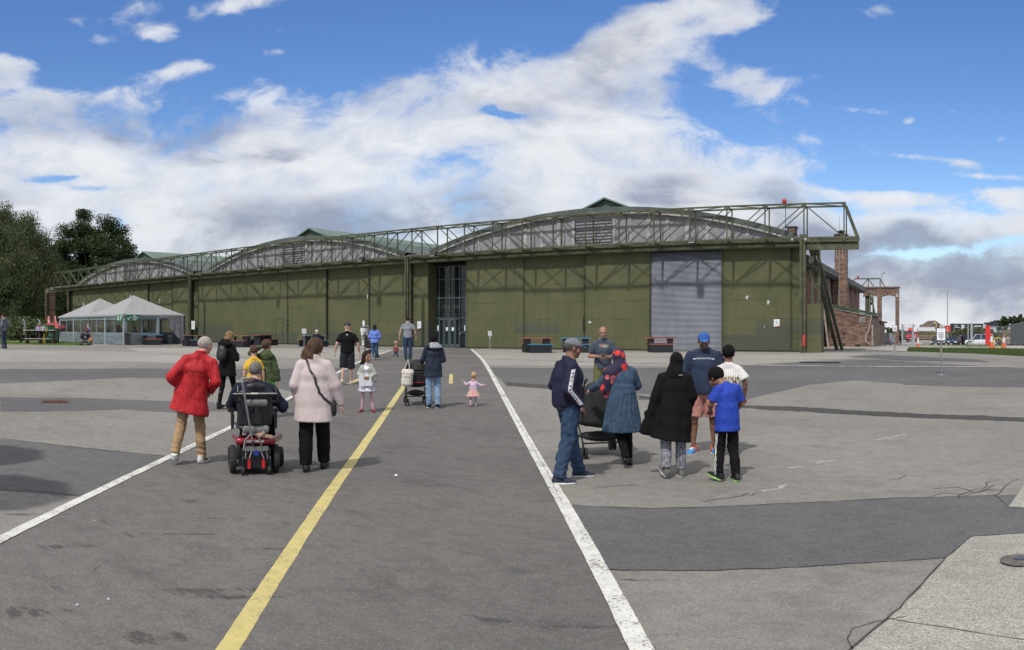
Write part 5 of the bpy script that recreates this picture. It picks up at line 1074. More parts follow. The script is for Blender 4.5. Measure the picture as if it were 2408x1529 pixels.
for ti,(o_,lb) in enumerate(((0.,'nearer grey marquee with a pyramid canvas roof, curtained doorway and green signs'),(TW,'farther grey marquee with a pyramid canvas roof, left of the one with green signs'))):
    e=empty('marquee',T(o_+TW/2,TD/2,0),lb,'marquee'); mb=MB(); q=o_; ov=.12
    corners=[T(q-ov,-ov,EV),T(q+TW+(ov if ti else 0),-ov,EV),T(q+TW+(ov if ti else 0),TD+ov,EV),T(q-ov,TD+ov,EV)]; ap=T(q+TW/2,TD/2,AP)
    # slightly sagging faces
    vs=[];fs=[]; N=8
    for i in range(4):
        A,B=Vector(corners[i]),Vector(corners[(i+1)%4]); b0=len(vs); P_=Vector(ap)
        for r__ in range(N+1):
            t_=r__/N
            for c__ in range(N+1):
                s_=c__/N; p=A.lerp(B,s_).lerp(P_,t_); p.z-=.10*math.sin(math.pi*s_)*math.sin(math.pi*min(1,t_))*(1-t_)*2*.7+.05*math.sin(math.pi*t_); vs.append(tuple(p))
        for r__ in range(N):
            for c__ in range(N): a=b0+r__*(N+1)+c__; fs.append((a,a+1,a+N+2,a+N+1))
    mb.add(vs,fs)
    for i in range(4):
        A,B=Vector(corners[i]),Vector(corners[(i+1)%4]); mb.add([A,B,B-Vector((0,0,.13)),A-Vector((0,0,.13))],[(0,1,2,3)])
    mb.build('canvas_roof',m_canvas,e,False)
    if ti==0: mb=MB(); mb.lathe(T(q+TW/2-.15,TD/2-.35,AP-.32),[(.02,-.3),(.10,-.1),(.12,.1),(.03,.36)],8); mb.build('roof_vent',m_galv,e,True)
    # walls: front (v=0), back (v=TD), right (u=0), left (u=TW)
    def wall(fix,axis,a,b,door=None):
        def bx(mb,s0,s1,z0,z1,t0=-.04,t1=.04):
            if axis=='u': tbox(mb,s0,s1,fix+t0,fix+t1,z0,z1)
            else: tbox(mb,fix+t0,fix+t1,s0,s1,z0,z1)
        segs=[(a,b)] if door is None else [(a,door)]
        for (s0,s1) in segs:
            mb=MB(); z=0.03
            while z<.84: bx(mb,s0,s1,z,z+.115,-.03,.03); bx(mb,s0,s1,z+.02,z+.10,-.045,.045); z+=.118
            mb.build('weatherboard',m_clad,e)
            n=max(1,round((s1-s0)/3.4)); mb=MB()
            for k in range(n+1): c=s0+(s1-s0)*k/n; bx(mb,c-.11,c+.11,0,EV-.2,-.06,.06)
            for k in range(n):
                c0,c1=s0+(s1-s0)*k/n,s0+(s1-s0)*(k+1)/n; m_=(c0+c1)/2; bx(mb,m_-.03,m_+.03,.88,2.0,-.05,.05)
            bx(mb,s0,s1,.86,.93,-.05,.05); mb.each('post',m_clad2,e)
            for k in range(n):
                c0,c1=s0+(s1-s0)*k/n+.11,s0+(s1-s0)*(k+1)/n-.11
                mb=MB(); bx(mb,c0,c1,.93,2.0,-.008,.008); mb.build('window_pane',m_tglass,e)
        mb=MB(); bx(mb,a,b,1.98,2.12,-.035,.035); bx(mb,a,b,2.12,EV-.12,-.05,.05); mb.build('header_board',m_clad,e)
    wall(0,'u',q,q+TW); wall(TD,'u',q,q+TW)
    if ti==0: wall(0,'v',0.12,TD-.1,door=2.9)
    else: wall(q+TW,'v',0.12,TD-.1)
    mb=MB(); tbox(mb,q+.05,q+TW-.05,.05,TD-.05,.01,.04); mb.build('floor',m_vdark,e)
    if ti==0:
        mb=MB(); tbox(mb,-.08,.08,2.9,3.02,0,EV-.1); mb.build('door_post',m_clad2,e)
        # gathered curtain in the doorway and over the back corner
        cu=MB(); n=26; vs=[];fs=[]
        for i in range(n+1):
            s_=i/n; v_=3.05+s_*2.15; f=.06*math.sin(s_*26)+.03*math.sin(s_*61)
            top=EV-.1; bot=top-.12 - (2.1*max(0,(s_-.28)/.72)**.62 if s_>.28 else .12*s_)
            for j in range(9):
                w__=j/8; z=top+(bot-top)*w__; vs.append(T(-.10-.5*f*w__-.05*w__,v_+.0+.15*w__*math.sin(s_*9)*.3,z))
        for i in range(n):
            for j in range(8): a=i*9+j; fs.append((a,a+9,a+10,a+1))
        cu.add(vs,fs); cu.build('door_curtain',m_drape,e,True)
        cu=MB(); vs=[];fs=[]
        for i in range(17):
            s_=i/16
            for j in range(9): w__=j/8; vs.append(T(.3*s_-.25+.07*math.sin(s_*22),TD+.12+.05*math.cos(s_*22),(EV-.1)*(1-w__)+.02))
        for i in range(16):
            for j in range(8): a=i*9+j; fs.append((a,a+9,a+10,a+1))
        cu.add(vs,fs); cu.build('side_curtain',mat('dark_drape',(.03,.03,.035),.9),e,True)
        m_sg=mat('green_sign',(.010,.15,.075),.5)
        for (u0,u1,v0,v1) in ((.05,1.15,-.13,-.10),(-.13,-.10,.12,1.25)):
            mb=MB(); tbox(mb,u0,u1,v0,v1,1.86,EV+.0); sg=mb.build('green_sign',m_sg,e); mb=MB()
            if u1>1:
                for z,w0,w1 in ((2.22,.15,.45),(2.08,.12,.5),(1.93,.2,.42)): tbox(mb,w0,w1,v0-.008,v0-.002,z,z+.06)
                tbox(mb,.66,1.0,v0-.008,v0-.002,1.95,2.0); tbox(mb,.70,.76,v0-.008,v0-.002,2.0,2.22); tbox(mb,.90,.96,v0-.008,v0-.002,2.0,2.22); tbox(mb,.7,.96,v0-.008,v0-.002,2.22,2.27)
                mb.each('sign_writing',m_paper,sg)
            else:
                for z,w0,w1 in ((2.22,.72,.98),(2.08,.62,1.15),(1.93,.70,1.02)): tbox(mb,u0-.008,u0-.002,w0,w1,z,z+.06)
                A_=[T(u0-.005,v_,z) for v_,z in ((.2,2.05),(.25,2.1),(.32,2.02),(.5,2.24),(.53,2.2),(.32,1.92))]; mb.prism(A_,(.004,-.004,0))
                mb.each('sign_writing',m_paper,sg)
    for (uu,vv) in (((-.1,-.1),(-.1,TD+.1),(TW,-.12)) if ti==0 else ((2*TW+.08,-.1),)):
        mb=MB(); mb.cbox(T(uu,vv,EV-.06),(.13,.13,.22)); mb.build('corner_lamp',m_galv,e)
# tables and dim things inside the marquee
mb=MB(); tbox(mb,2.,4.5,2.2,3.,.7,.75); tbox(mb,2.2,2.3,2.3,2.9,0,.7); tbox(mb,4.2,4.3,2.3,2.9,0,.7); e=tag(mb.build('trestle_table',m_wood),'trestle table inside the nearer marquee','table')
mb=MB(); tbox(mb,9.,12.5,2.2,3.,.7,.75); tbox(mb,9.2,9.3,2.3,2.9,0,.7); tbox(mb,12.2,12.3,2.3,2.9,0,.7); e=tag(mb.build('trestle_table',m_wood),'trestle table inside the farther marquee','table')
def wheelie_bin(px,py,h,label,col):
    x,y=PX(px,py); g=float(G(x,y)); e=empty('litter_bin',(x,y,g),label,'bin','dark litter bins by the marquee',rz=-AZ(px)); k=h/1.0
    mb=MB(); mb.hexa([(-.2*k,-.2*k,.05),(.2*k,-.2*k,.05),(.2*k,.2*k,.05),(-.2*k,.2*k,.05),(-.25*k,-.25*k,.88*k),(.25*k,-.25*k,.88*k),(.25*k,.25*k,.88*k),(-.25*k,.25*k,.88*k)]); mb.build('body',col,e,False,False)
    mb=MB(); mb.hexa([(-.27*k,-.28*k,.88*k),(.27*k,-.28*k,.88*k),(.27*k,.27*k,.88*k),(-.27*k,.27*k,.88*k),(-.24*k,-.2*k,.97*k),(.24*k,-.2*k,.97*k),(.24*k,.27*k,1.0*k),(-.24*k,.27*k,1.0*k)]); mb.build('lid',m_bump,e,False,False)
    for s_ in(-1,1): mb=MB(); mb.cyl((s_*.2*k-.02,.18*k,.08),.08,.04,10,axis='x'); mb.build('wheel',m_tyre,e,False,False)
wheelie_bin(300,811.5,1.0,'tall black litter bin at the near corner of the marquee',m_bump); wheelie_bin(400,811,.74,'low dark litter bin in the marquee doorway',mat('dark_bin',(.012,.015,.02),.6))
# ============================================================ LEFT LAWN: rides, tables, fence posts
m_rr=mat('ride_red',(.36,.03,.035),.4,var=.08); m_rw=mat('ride_white',(.6,.6,.58),.5); m_rg=mat('ride_green',(.03,.14,.06),.6); m_ry=mat('ride_yellow',(.55,.42,.05),.6)
for i,(px,lb) in enumerate(((116,'red toy jet ride with a white mark on its tail, left of the pair'),(131,'red toy jet ride nearer the marquee'))):
    r_=76.; x,y=tp(px,r_); g=float(G(x,y)); e=empty('jet_ride',(x,y,g),lb,'ride','red toy jet rides on the lawn')
    zt=EYE+(770-743)*r_/1850; zm=EYE+(770-763)*r_/1850
    mb=MB(); mb.prism([(x-.42,y,zm),(x+.15,y,zm),(x-.15,y,zt),(x-.48,y,zt)],(0,.1,0)); tl=mb.build('tail_fin',m_rr,e)
    mb=MB(); mb.bar((x+.17,y-.01,zm),(x-.13,y-.01,zt),.04,.05); mb.box(x-.45,x+.2,y-.05,y-.01,zm,zm+.05); mb.build('fin_stripe',m_rw,tl)
    if i==0: mb=MB(); mb.cyl((x-.18,y-.02,(zm+zt)/2-.1),.17,.015,12,axis='y'); mb.build('fin_mark',mat('pink_mark',(.65,.3,.3),.5),tl)
    mb=MB(); mb.tube([(x-.9,y,zm-.35),(x-.2,y,zm-.2),(x+.8,y,zm-.25),(x+1.7,y,zm-.3),(x+2.1,y,zm-.35)],[.15,.34,.38,.3,.06],10); mb.build('fuselage',m_rr,e,True)
    mb=MB(); mb.hexa([(x-.3,y-1.,zm-.5),(x+.9,y-1.,zm-.5),(x+.9,y+1.,zm-.5),(x-.3,y+1.,zm-.5),(x-.2,y-1.,zm-.42),(x+.9,y-1.,zm-.42),(x+.9,y+1.,zm-.42),(x-.2,y+1.,zm-.42)]); mb.build('wing',m_rr,e)
    mb=MB(); mb.cyl((x+.3,y,g),.18,max(.2,zm-.5-g),10); mb.build('stand',m_bump,e)
def lawn_table(px0,px1,py,r_,label,m):
    x0,y0=tp(px0,r_); x1,y1=tp(px1,r_-1); z=EYE+(770-py)*r_/1850; g=float(G(x0,y0)); e=empty('long_table',((x0+x1)/2,(y0+y1)/2,g),label,'table')
    d=Vector((x1-x0,y1-y0,0)); L=d.length; a=math.atan2(d.y,d.x); c=Vector(((x0+x1)/2,(y0+y1)/2,0))
    mb=MB(); mb.cbox((c.x,c.y,z-.03),(L,.8,.06),rz=a); mb.build('table_top',m,e)
    for u in (-.42,.0,.42): p=c+d*u; mb=MB(); mb.cbox((p.x,p.y,(g+z)/2-.03),(.12,.6,z-g-.06),rz=a); mb.build('leg',m_bark,e)
    for s_ in (-1,1):
        n=Vector((-d.y,d.x,0)).normalized()*s_*.75; mb=MB(); mb.cbox((c.x+n.x,c.y+n.y,g+.42),(L*.8,.28,.05),rz=a); mb.build('bench_seat',m,e)
    return e
lawn_table(58,132,775.5,66,'long pale picnic table on the lawn where two children sit',mat('pale_plank',(.36,.33,.36),.7,var=.2))
lawn_table(112,134,771,70,'pale counter top behind the long table, in front of the red rides',mat('cream_top',(.5,.47,.40),.6))
for i,(px,py,w_,h_,mm,lb) in enumerate(((108,796,.75,.32,m_rg,'low dark green box seat under the long table'),(125,792,.5,.6,m_rg,'bright green bin shaped box by the marquee end'),(116,771,.75,.4,m_rg,'green backed play panel behind the long table'))):
    x,y=tp(px,68); g=float(G(x,y)); z=EYE+(770-py)*68/1850; mb=MB(); mb.hexa([(x-w_/2*.92,y-.3,max(g,z-h_/2)),(x+w_/2*.92,y-.3,max(g,z-h_/2)),(x+w_/2*.92,y+.3,max(g,z-h_/2)),(x-w_/2*.92,y+.3,max(g,z-h_/2)),(x-w_/2,y-.34,z+h_/2),(x+w_/2,y-.34,z+h_/2),(x+w_/2,y+.34,z+h_/2),(x-w_/2,y+.34,z+h_/2)]); mb.cbox((x,y,z+h_/2+.03),(w_*1.04,.75,.06)); tag(mb.build('play_box',mm),lb,'play box')
x,y=tp(99,67); g=float(G(x,y)); e=empty('toy_slide',(x,y,g),'yellow slide leaning beside the long table','slide'); mb=MB(); mb.prism([(x-.35,y-.2,g),(x-.15,y-.2,g),(x+.45,y-.2,g+1.15),(x+.45,y-.2,g+1.3),(x+.25,y-.2,g+1.3),(x-.1,y-.2,g+.5)],(0,.5,0)); mb.build('chute',m_ry,e); mb=MB(); mb.bar((x+.4,y,g),(x+.35,y,g+1.2),.06); mb.build('leg',m_ry,e)
for i,(px,pt,r_) in enumerate(((58,757,80),(69,760,84),(94,758,72))):
    x,y=tp(px,r_); g=float(G(x,y)); zt=EYE+(770-pt)*r_/1850; e=empty('fence_post',(x,y,g),('grey concrete fence post below the willow, leftmost of three','thin grey fence post between the two stouter ones','stout grey fence post behind the seated children')[i],'fence post','grey posts of the old wire fence'); mb=MB(); mb.box(x-.07,x+.07,y-.07,y+.07,g,zt); mb.build('post',m_galv if i<2 else m_path,e)
    mb=MB(); mb.bar((x,y,zt),(x-.4,y,zt+.3),.05); mb.build('cranked_top',m_galv,e)
a=tp(-40,88);b=tp(122,92); mb=MB()
for z in np.arange(.3,2.2,.3): mb.bar((a[0],a[1],z),(b[0],b[1],z),.015)
tag(mb.build('wire_strands',m_wire),'thin wire strands strung between the grey posts below the trees','wire')
# ============================================================ SMALL THINGS ON THE GROUND
def flatpoly(name,px,py,w_,h_,m,label,cat,n=4,lift=.03,th=.004,seed=1,rz=0.,jit=.0):
    x,y=PX(px,py); g=float(G(x,y)); rnd=random.Random(seed); a=-AZ(px)+rz
    P=[]
    for k in range(n):
        t_=math.pi*2*k/n+math.pi/n; q=(math.cos(t_)*w_/2*(1.414 if n==4 else 1)*rnd.uniform(1-jit,1),math.sin(t_)*h_/2*(1.414 if n==4 else 1)*rnd.uniform(1-jit,1)); P.append((x+q[0]*math.cos(a)-q[1]*math.sin(a),y+q[0]*math.sin(a)+q[1]*math.cos(a),g+lift))
    mb=MB(); mb.prism(P,(0,0,th)); o=mb.build(name,m); tag(o,label,cat) if cat else o.__setitem__('kind','structure'); return o
m_rust=mat('rusty_iron',(.12,.06,.042),.8,var=.4,scale=30,bump=.5)
x,y=PX(129,945); g=float(G(x,y)); a=-AZ(129); M=Matrix.Rotation(a,3,'Z'); e=empty('drain_cover',(x,y,g+.012),'rusty rectangular drain cover on the left apron','drain cover',rz=a); mb=MB(); mb.cbox((0,0,0),(.62,.5,.02)); mb.build('plate',m_rust,e,False,False); mb=MB()
for k in range(7): mb.cbox((0,-.21+.07*k,.012),(.54,.035,.008))
mb.each('rib',m_rust,e,world=False)
flatpoly('manhole_cover',2396,1322,.30,.30,mat('manhole_iron',(.11,.10,.09),.7,var=.4,scale=30),'round worn manhole cover in the slab at the right edge','manhole cover',22,.016,.006); flatpoly('blue_valve_cap',2399,1321,.10,.07,mat('blue_paint_cap',(.07,.085,.13),.8),'blue cap in the middle of the manhole cover at the right edge','cap',14,.024,.01)
for i,(px,py,s_,lb) in enumerate(((930,1122,.028,'crumpled white scrap of paper in the middle of the lane'),(181,1427,.013,'small pale stone chip at lower left'),(254,1413,.010,'tiny white chip right of the pale stone chip at lower left'),(221,1228,.010,'tiny white scrap near the left white line'))):
    x,y=PX(px,py); g=float(G(x,y)); mb=MB(); rnd=random.Random(i); vs=[(x+rnd.uniform(-1,1)*s_,y+rnd.uniform(-1,1)*s_,g+.01+rnd.uniform(0,1)*s_*.9) for _ in range(10)]
    bm=bmesh.new(); [bm.verts.new(v) for v in vs]; bmesh.ops.convex_hull(bm,input=bm.verts); me=bpy.data.meshes.new('litter'); bm.to_mesh(me); bm.free(); me.materials.append(m_paper); tag(link('litter',me),lb,'litter')
x,y=PX(1862,857); 
mb=MB(); g=float(G(*PX(1990,853))); a=PX(1880,854); b=PX(2050,856); mb.bar((a[0],a[1],float(G(*a))+.03),(a[0]+1.6,a[1]+.1,float(G(*a))+.03),.06,.05); tag(mb.build('short_bar',m_steeld),'short dark bar lying on the apron left of the largest notice stand','bar')

# casters made up and added out of view to throw shade onto the tarmac
for i,(x,y,rr,lb) in enumerate(((-10.55,2.1,.95,'open parasol standing outside the left edge, farther of two'),(-8.2,1.25,1.05,'open parasol standing outside the left edge, nearer of two'))):
    g=float(G(x,y)); e=empty('parasol',(x,y,g),lb,'parasol'); mb=MB(); mb.cyl((x,y,g),.025,2.9,8); mb.build('pole',m_galv,e); mb=MB(); mb.lathe((x,y,g+2.55),[(rr,0),(rr*.5,.22),(.03,.4)],8); mb.build('canopy',m_drape,e); mb=MB(); mb.cyl((x,y,g),.25,.08,12); mb.build('base',m_path,e)
# ============================================================ FIGURES: bodies and clothes grown from distance fields
def smin(a,b,k):
    h=np.clip(.5+.5*(b-a)/k,0,1); return b*(1-h)+a*h-k*h*(1-h)
class Field:
    def __init__(s,lo,hi,h):
        s.h=h; s.lo=np.array(lo,float)-2*h; n=np.maximum(3,np.ceil((np.array(hi)-s.lo)/h).astype(int)+3); s.ax=[s.lo[i]+h*np.arange(n[i]) for i in range(3)]; s.f=np.full(tuple(n),.5,np.float32)
    def sl(s,lo,hi):
        S=[]
        for i in range(3):
            a=max(0,int((lo[i]-s.lo[i])/s.h)-1); b=min(len(s.ax[i]),int((hi[i]-s.lo[i])/s.h)+3); S.append(slice(a,max(a,b)))
        return tuple(S)
    def pts(s,S): return s.ax[0][S[0]][:,None,None],s.ax[1][S[1]][None,:,None],s.ax[2][S[2]][None,None,:]
    def _ap(s,S,d,k,op):
        g=s.f[S]
        if op=='add': s.f[S]=smin(g,d,k) if k>0 else np.minimum(g,d)
        else: s.f[S]=-smin(-g,d,k) if k>0 else np.maximum(g,-d)
    def seg(s,A,B,r0,r1=None,right=None,k=.02,op='add'):
        A=np.array(A,float);B=np.array(B,float); r1=r0 if r1 is None else r1
        r0=(r0,r0) if np.isscalar(r0) else r0; r1=(r1,r1) if np.isscalar(r1) else r1
        m=max(max(r0),max(r1))+k+.02; S=s.sl(np.minimum(A,B)-m,np.maximum(A,B)+m)
        if any(q.stop<=q.start for q in S): return
        x,y,z=s.pts(S); d=B-A; L2=float(d@d)+1e-9
        t=np.clip(((x-A[0])*d[0]+(y-A[1])*d[1]+(z-A[2])*d[2])/L2,0,1)
        qx=x-A[0]-t*d[0]; qy=y-A[1]-t*d[1]; qz=z-A[2]-t*d[2]
        if right is None and abs(r0[0]-r0[1])<1e-6 and abs(r1[0]-r1[1])<1e-6:
            v=np.sqrt(qx*qx+qy*qy+qz*qz)-(r0[0]+(r1[0]-r0[0])*t)
        else:
            r=np.array((1,0,0) if right is None else right,float); r=r-d*(r@d)/L2 if L2>1e-6 else r; r/=np.linalg.norm(r)+1e-9
            u=qx*r[0]+qy*r[1]+qz*r[2]; w2=np.maximum(qx*qx+qy*qy+qz*qz-u*u,0); a=r0[0]+(r1[0]-r0[0])*t; b=r0[1]+(r1[1]-r0[1])*t
            v=(np.sqrt(u*u/(a*a)+w2/(b*b))-1)*np.minimum(a,b)
        s._ap(S,v,k,op)
    def ell(s,c,rad,M=None,k=.01,op='add'):
        c=np.array(c,float); rad=np.array(rad,float); m=rad.max()+k+.02; S=s.sl(c-m,c+m)
        if any(q.stop<=q.start for q in S): return
        x,y,z=s.pts(S); x=x-c[0];y=y-c[1];z=z-c[2]
        if M is not None:
            M=np.array(M); x,y,z=(M[0,0]*x+M[1,0]*y+M[2,0]*z,M[0,1]*x+M[1,1]*y+M[2,1]*z,M[0,2]*x+M[1,2]*y+M[2,2]*z)
        s._ap(S,(np.sqrt((x/rad[0])**2+(y/rad[1])**2+(z/rad[2])**2)-1)*rad.min(),k,op)
    def cut(s,p,n,k=.0):
        """remove what lies on the side that n points to"""
        n=np.array(n,float); n/=np.linalg.norm(n); x,y,z=s.pts((slice(None),)*3); d=(x-p[0])*n[0]+(y-p[1])*n[1]+(z-p[2])*n[2]
        s.f=(-smin(-s.f,-d,k) if k>0 else np.maximum(s.f,d)).astype(np.float32)
    def fold(s,amp,fr,seed=0,zr=None,k=4,soft=False):
        r=np.random.default_rng(seed); x,y,z=s.pts((slice(None),)*3); v=0
        for i in range(k):
            d=r.normal(size=3)*np.array(fr); q=np.sin(.5*(d[0]*x+d[1]*y+d[2]*z)+r.uniform(0,6.28)+1.2*np.sin((d[1]*x-d[0]*y+.5*d[2]*z)*.45+i)); v=v+(q if soft else 1.6*(1-np.abs(q))**2.2-.5)
        v=v/k*amp*(1 if soft else 1.9)
        if zr is not None: v=v*np.clip((zr[1]-z)/(zr[1]-zr[0]+1e-9),0,1)
        s.f=(s.f+v).astype(np.float32)
    def mesh(s):
        f=s.f; n=f<0; X,Y,Z=f.shape; c=np.zeros((X-1,Y-1,Z-1),np.int8)
        for i in(0,1):
            for j in(0,1):
                for k in(0,1): c+=n[i:X-1+i,j:Y-1+j,k:Z-1+k]
        act=(c>0)&(c<8); idx=np.full(act.shape,-1,np.int64); I=np.argwhere(act); idx[act]=np.arange(len(I))
        acc=np.zeros((len(I),3)); cnt=np.zeros(len(I)); C=[(a,b,d) for a in(0,1) for b in(0,1) for d in(0,1)]
        for a in C:
            for ax in range(3):
                if a[ax]: continue
                b=list(a); b[ax]=1; fa=f[I[:,0]+a[0],I[:,1]+a[1],I[:,2]+a[2]]; fb=f[I[:,0]+b[0],I[:,1]+b[1],I[:,2]+b[2]]
                m=(fa<0)!=(fb<0); t=fa[m]/(fa[m]-fb[m]); p=np.tile(np.array(a,float),(m.sum(),1)); p[:,ax]+=t; acc[m]+=p; cnt[m]+=1
        V=s.lo+s.h*(I+acc/np.maximum(cnt,1)[:,None]); F_=[]
        for ax in range(3):
            o=[q for q in range(3) if q!=ax]; sa=[slice(None)]*3; sb=[slice(None)]*3; sa[ax]=slice(0,-1); sb[ax]=slice(1,None)
            e=(n[tuple(sa)]!=n[tuple(sb)]); E=np.argwhere(e); E=E[(E[:,o[0]]>0)&(E[:,o[1]]>0)&(E[:,o[0]]<f.shape[o[0]]-1)&(E[:,o[1]]<f.shape[o[1]]-1)]
            if not len(E): continue
            def cell(d0,d1): q=E.copy(); q[:,o[0]]-=d0; q[:,o[1]]-=d1; return idx[q[:,0],q[:,1],q[:,2]]
            Q=np.stack([cell(1,1),cell(0,1),cell(0,0),cell(1,0)],1); fl=n[E[:,0],E[:,1],E[:,2]]
            if ax==1: fl=~fl
            Q[~fl]=Q[~fl][:,::-1]; F_.append(Q[(Q>=0).all(1)])
        return V,np.concatenate(F_) if F_ else np.zeros((0,4),int)
def mk(name,parts,mats,parent,matfn=None,scale=1.):
    Vs=[];Fs=[];b=0
    for V,Q in parts: Vs.append(V);Fs.append(Q+b);b+=len(V)
    V=np.concatenate(Vs)*scale; Q=np.concatenate(Fs); me=bpy.data.meshes.new(name)
    me.vertices.add(len(V)); me.vertices.foreach_set('co',V.ravel().astype(np.float32)); me.loops.add(Q.size); me.loops.foreach_set('vertex_index',Q.ravel().astype(np.int32))
    me.polygons.add(len(Q)); me.polygons.foreach_set('loop_start',np.arange(0,Q.size,4,dtype=np.int32)); me.polygons.foreach_set('loop_total',np.full(len(Q),4,np.int32))
    me.polygons.foreach_set('use_smooth',np.ones(len(Q),bool))
    if not isinstance(mats,(list,tuple)): mats=[mats]
    for m in mats: me.materials.append(m)
    if matfn is not None: me.polygons.foreach_set('material_index',matfn(V[Q].mean(1)/scale).astype(np.int32))
    me.update(calc_edges=True); me.validate(); return link(name,me,parent)
def rotm(yaw=0,pitch=0,roll=0): return np.array(Matrix.Rotation(yaw,3,'Z')@Matrix.Rotation(pitch,3,'X')@Matrix.Rotation(roll,3,'Y'))
def skinm(n,c):
    def fn(q,b,o):
        co=q.new('ShaderNodeTexCoord').outputs['Object']; nz=q.noise(co,14,5,.6); c_=q.mix(q.mr(nz,.3,.7),tuple(v*.86 for v in c),tuple(min(1,v*1.1) for v in c)); q.set(b,'Base Color',c_); b.inputs['Roughness'].default_value=.55
        b.inputs['Subsurface Weight'].default_value=.08; b.inputs['Subsurface Radius'].default_value=(.02,.008,.004)
    return custom(n,fn)
SK={'pale':skinm('pale_skin',(.52,.31,.235)),'tan':skinm('tan_skin',(.33,.175,.115)),'brown':skinm('brown_skin',(.215,.105,.066)),'baby':skinm('baby_skin',(.56,.33,.25))}
def cloth(n,c,rough=.9,var=.14,scale=7.,bump=.12,bscale=120.,wr=.36,**k):
    if n in MATS: return MATS[n]
    m=mat(n,c,rough,0.,var,scale,bump,bscale,**k); q=NT(m.node_tree); b=[x for x in q.n if x.type=='BSDF_PRINCIPLED'][0]; b1=[x for x in q.n if x.type=='BUMP'][0]
    co=q.new('ShaderNodeTexCoord').outputs['Object']; w=q.noise(q.mapv(co,(1,1,.55)),9.,4,.5,1.6); w2=q.noise(q.mapv(co,(1,1,.8)),24.,3,.5,1.2); hgt=q.m('ADD',q.m('ABSOLUTE',q.m('SUBTRACT',w,.5)),q.m('MULTIPLY',q.m('ABSOLUTE',q.m('SUBTRACT',w2,.5)),.35))
    b2=q.new('ShaderNodeBump',ins={'Strength':wr,'Distance':.10}); q.l.new(hgt,b2.inputs['Height']); q.l.new(b2.outputs[0],b1.inputs['Normal']); b.inputs['Specular IOR Level'].default_value=.2; return m
def hairm(n,c,c2=None): return mat(n,c,.75,0.,.3,60.,.6,140.,spec=.12,col2=c2,stretch=(1,1,.25))
m_lip=mat('lip_tone',(.30,.11,.09),.5); m_eye=mat('dark_eye',(.018,.013,.011),.2); m_brow=mat('dark_eyebrow',(.03,.02,.016),.8); m_browg=mat('grey_eyebrow',(.2,.19,.18),.8)
DEF=dict(head=(0,.03,1.625),neck=(0,-.01,1.475),chest=(0,0,1.28),waist=(0,0,1.08),pelvis=(0,0,.95),
 shl=(-.168,-.01,1.392),shr=(.168,-.01,1.392),ell=(-.235,-.04,1.14),elr=(.235,-.04,1.14),wrl=(-.255,.05,.90),wrr=(.255,.05,.90),
 hpl=(-.09,0,.92),hpr=(.09,0,.92),knl=(-.10,.03,.50),knr=(.10,.03,.50),anl=(-.105,-.03,.09),anr=(.105,-.03,.09))
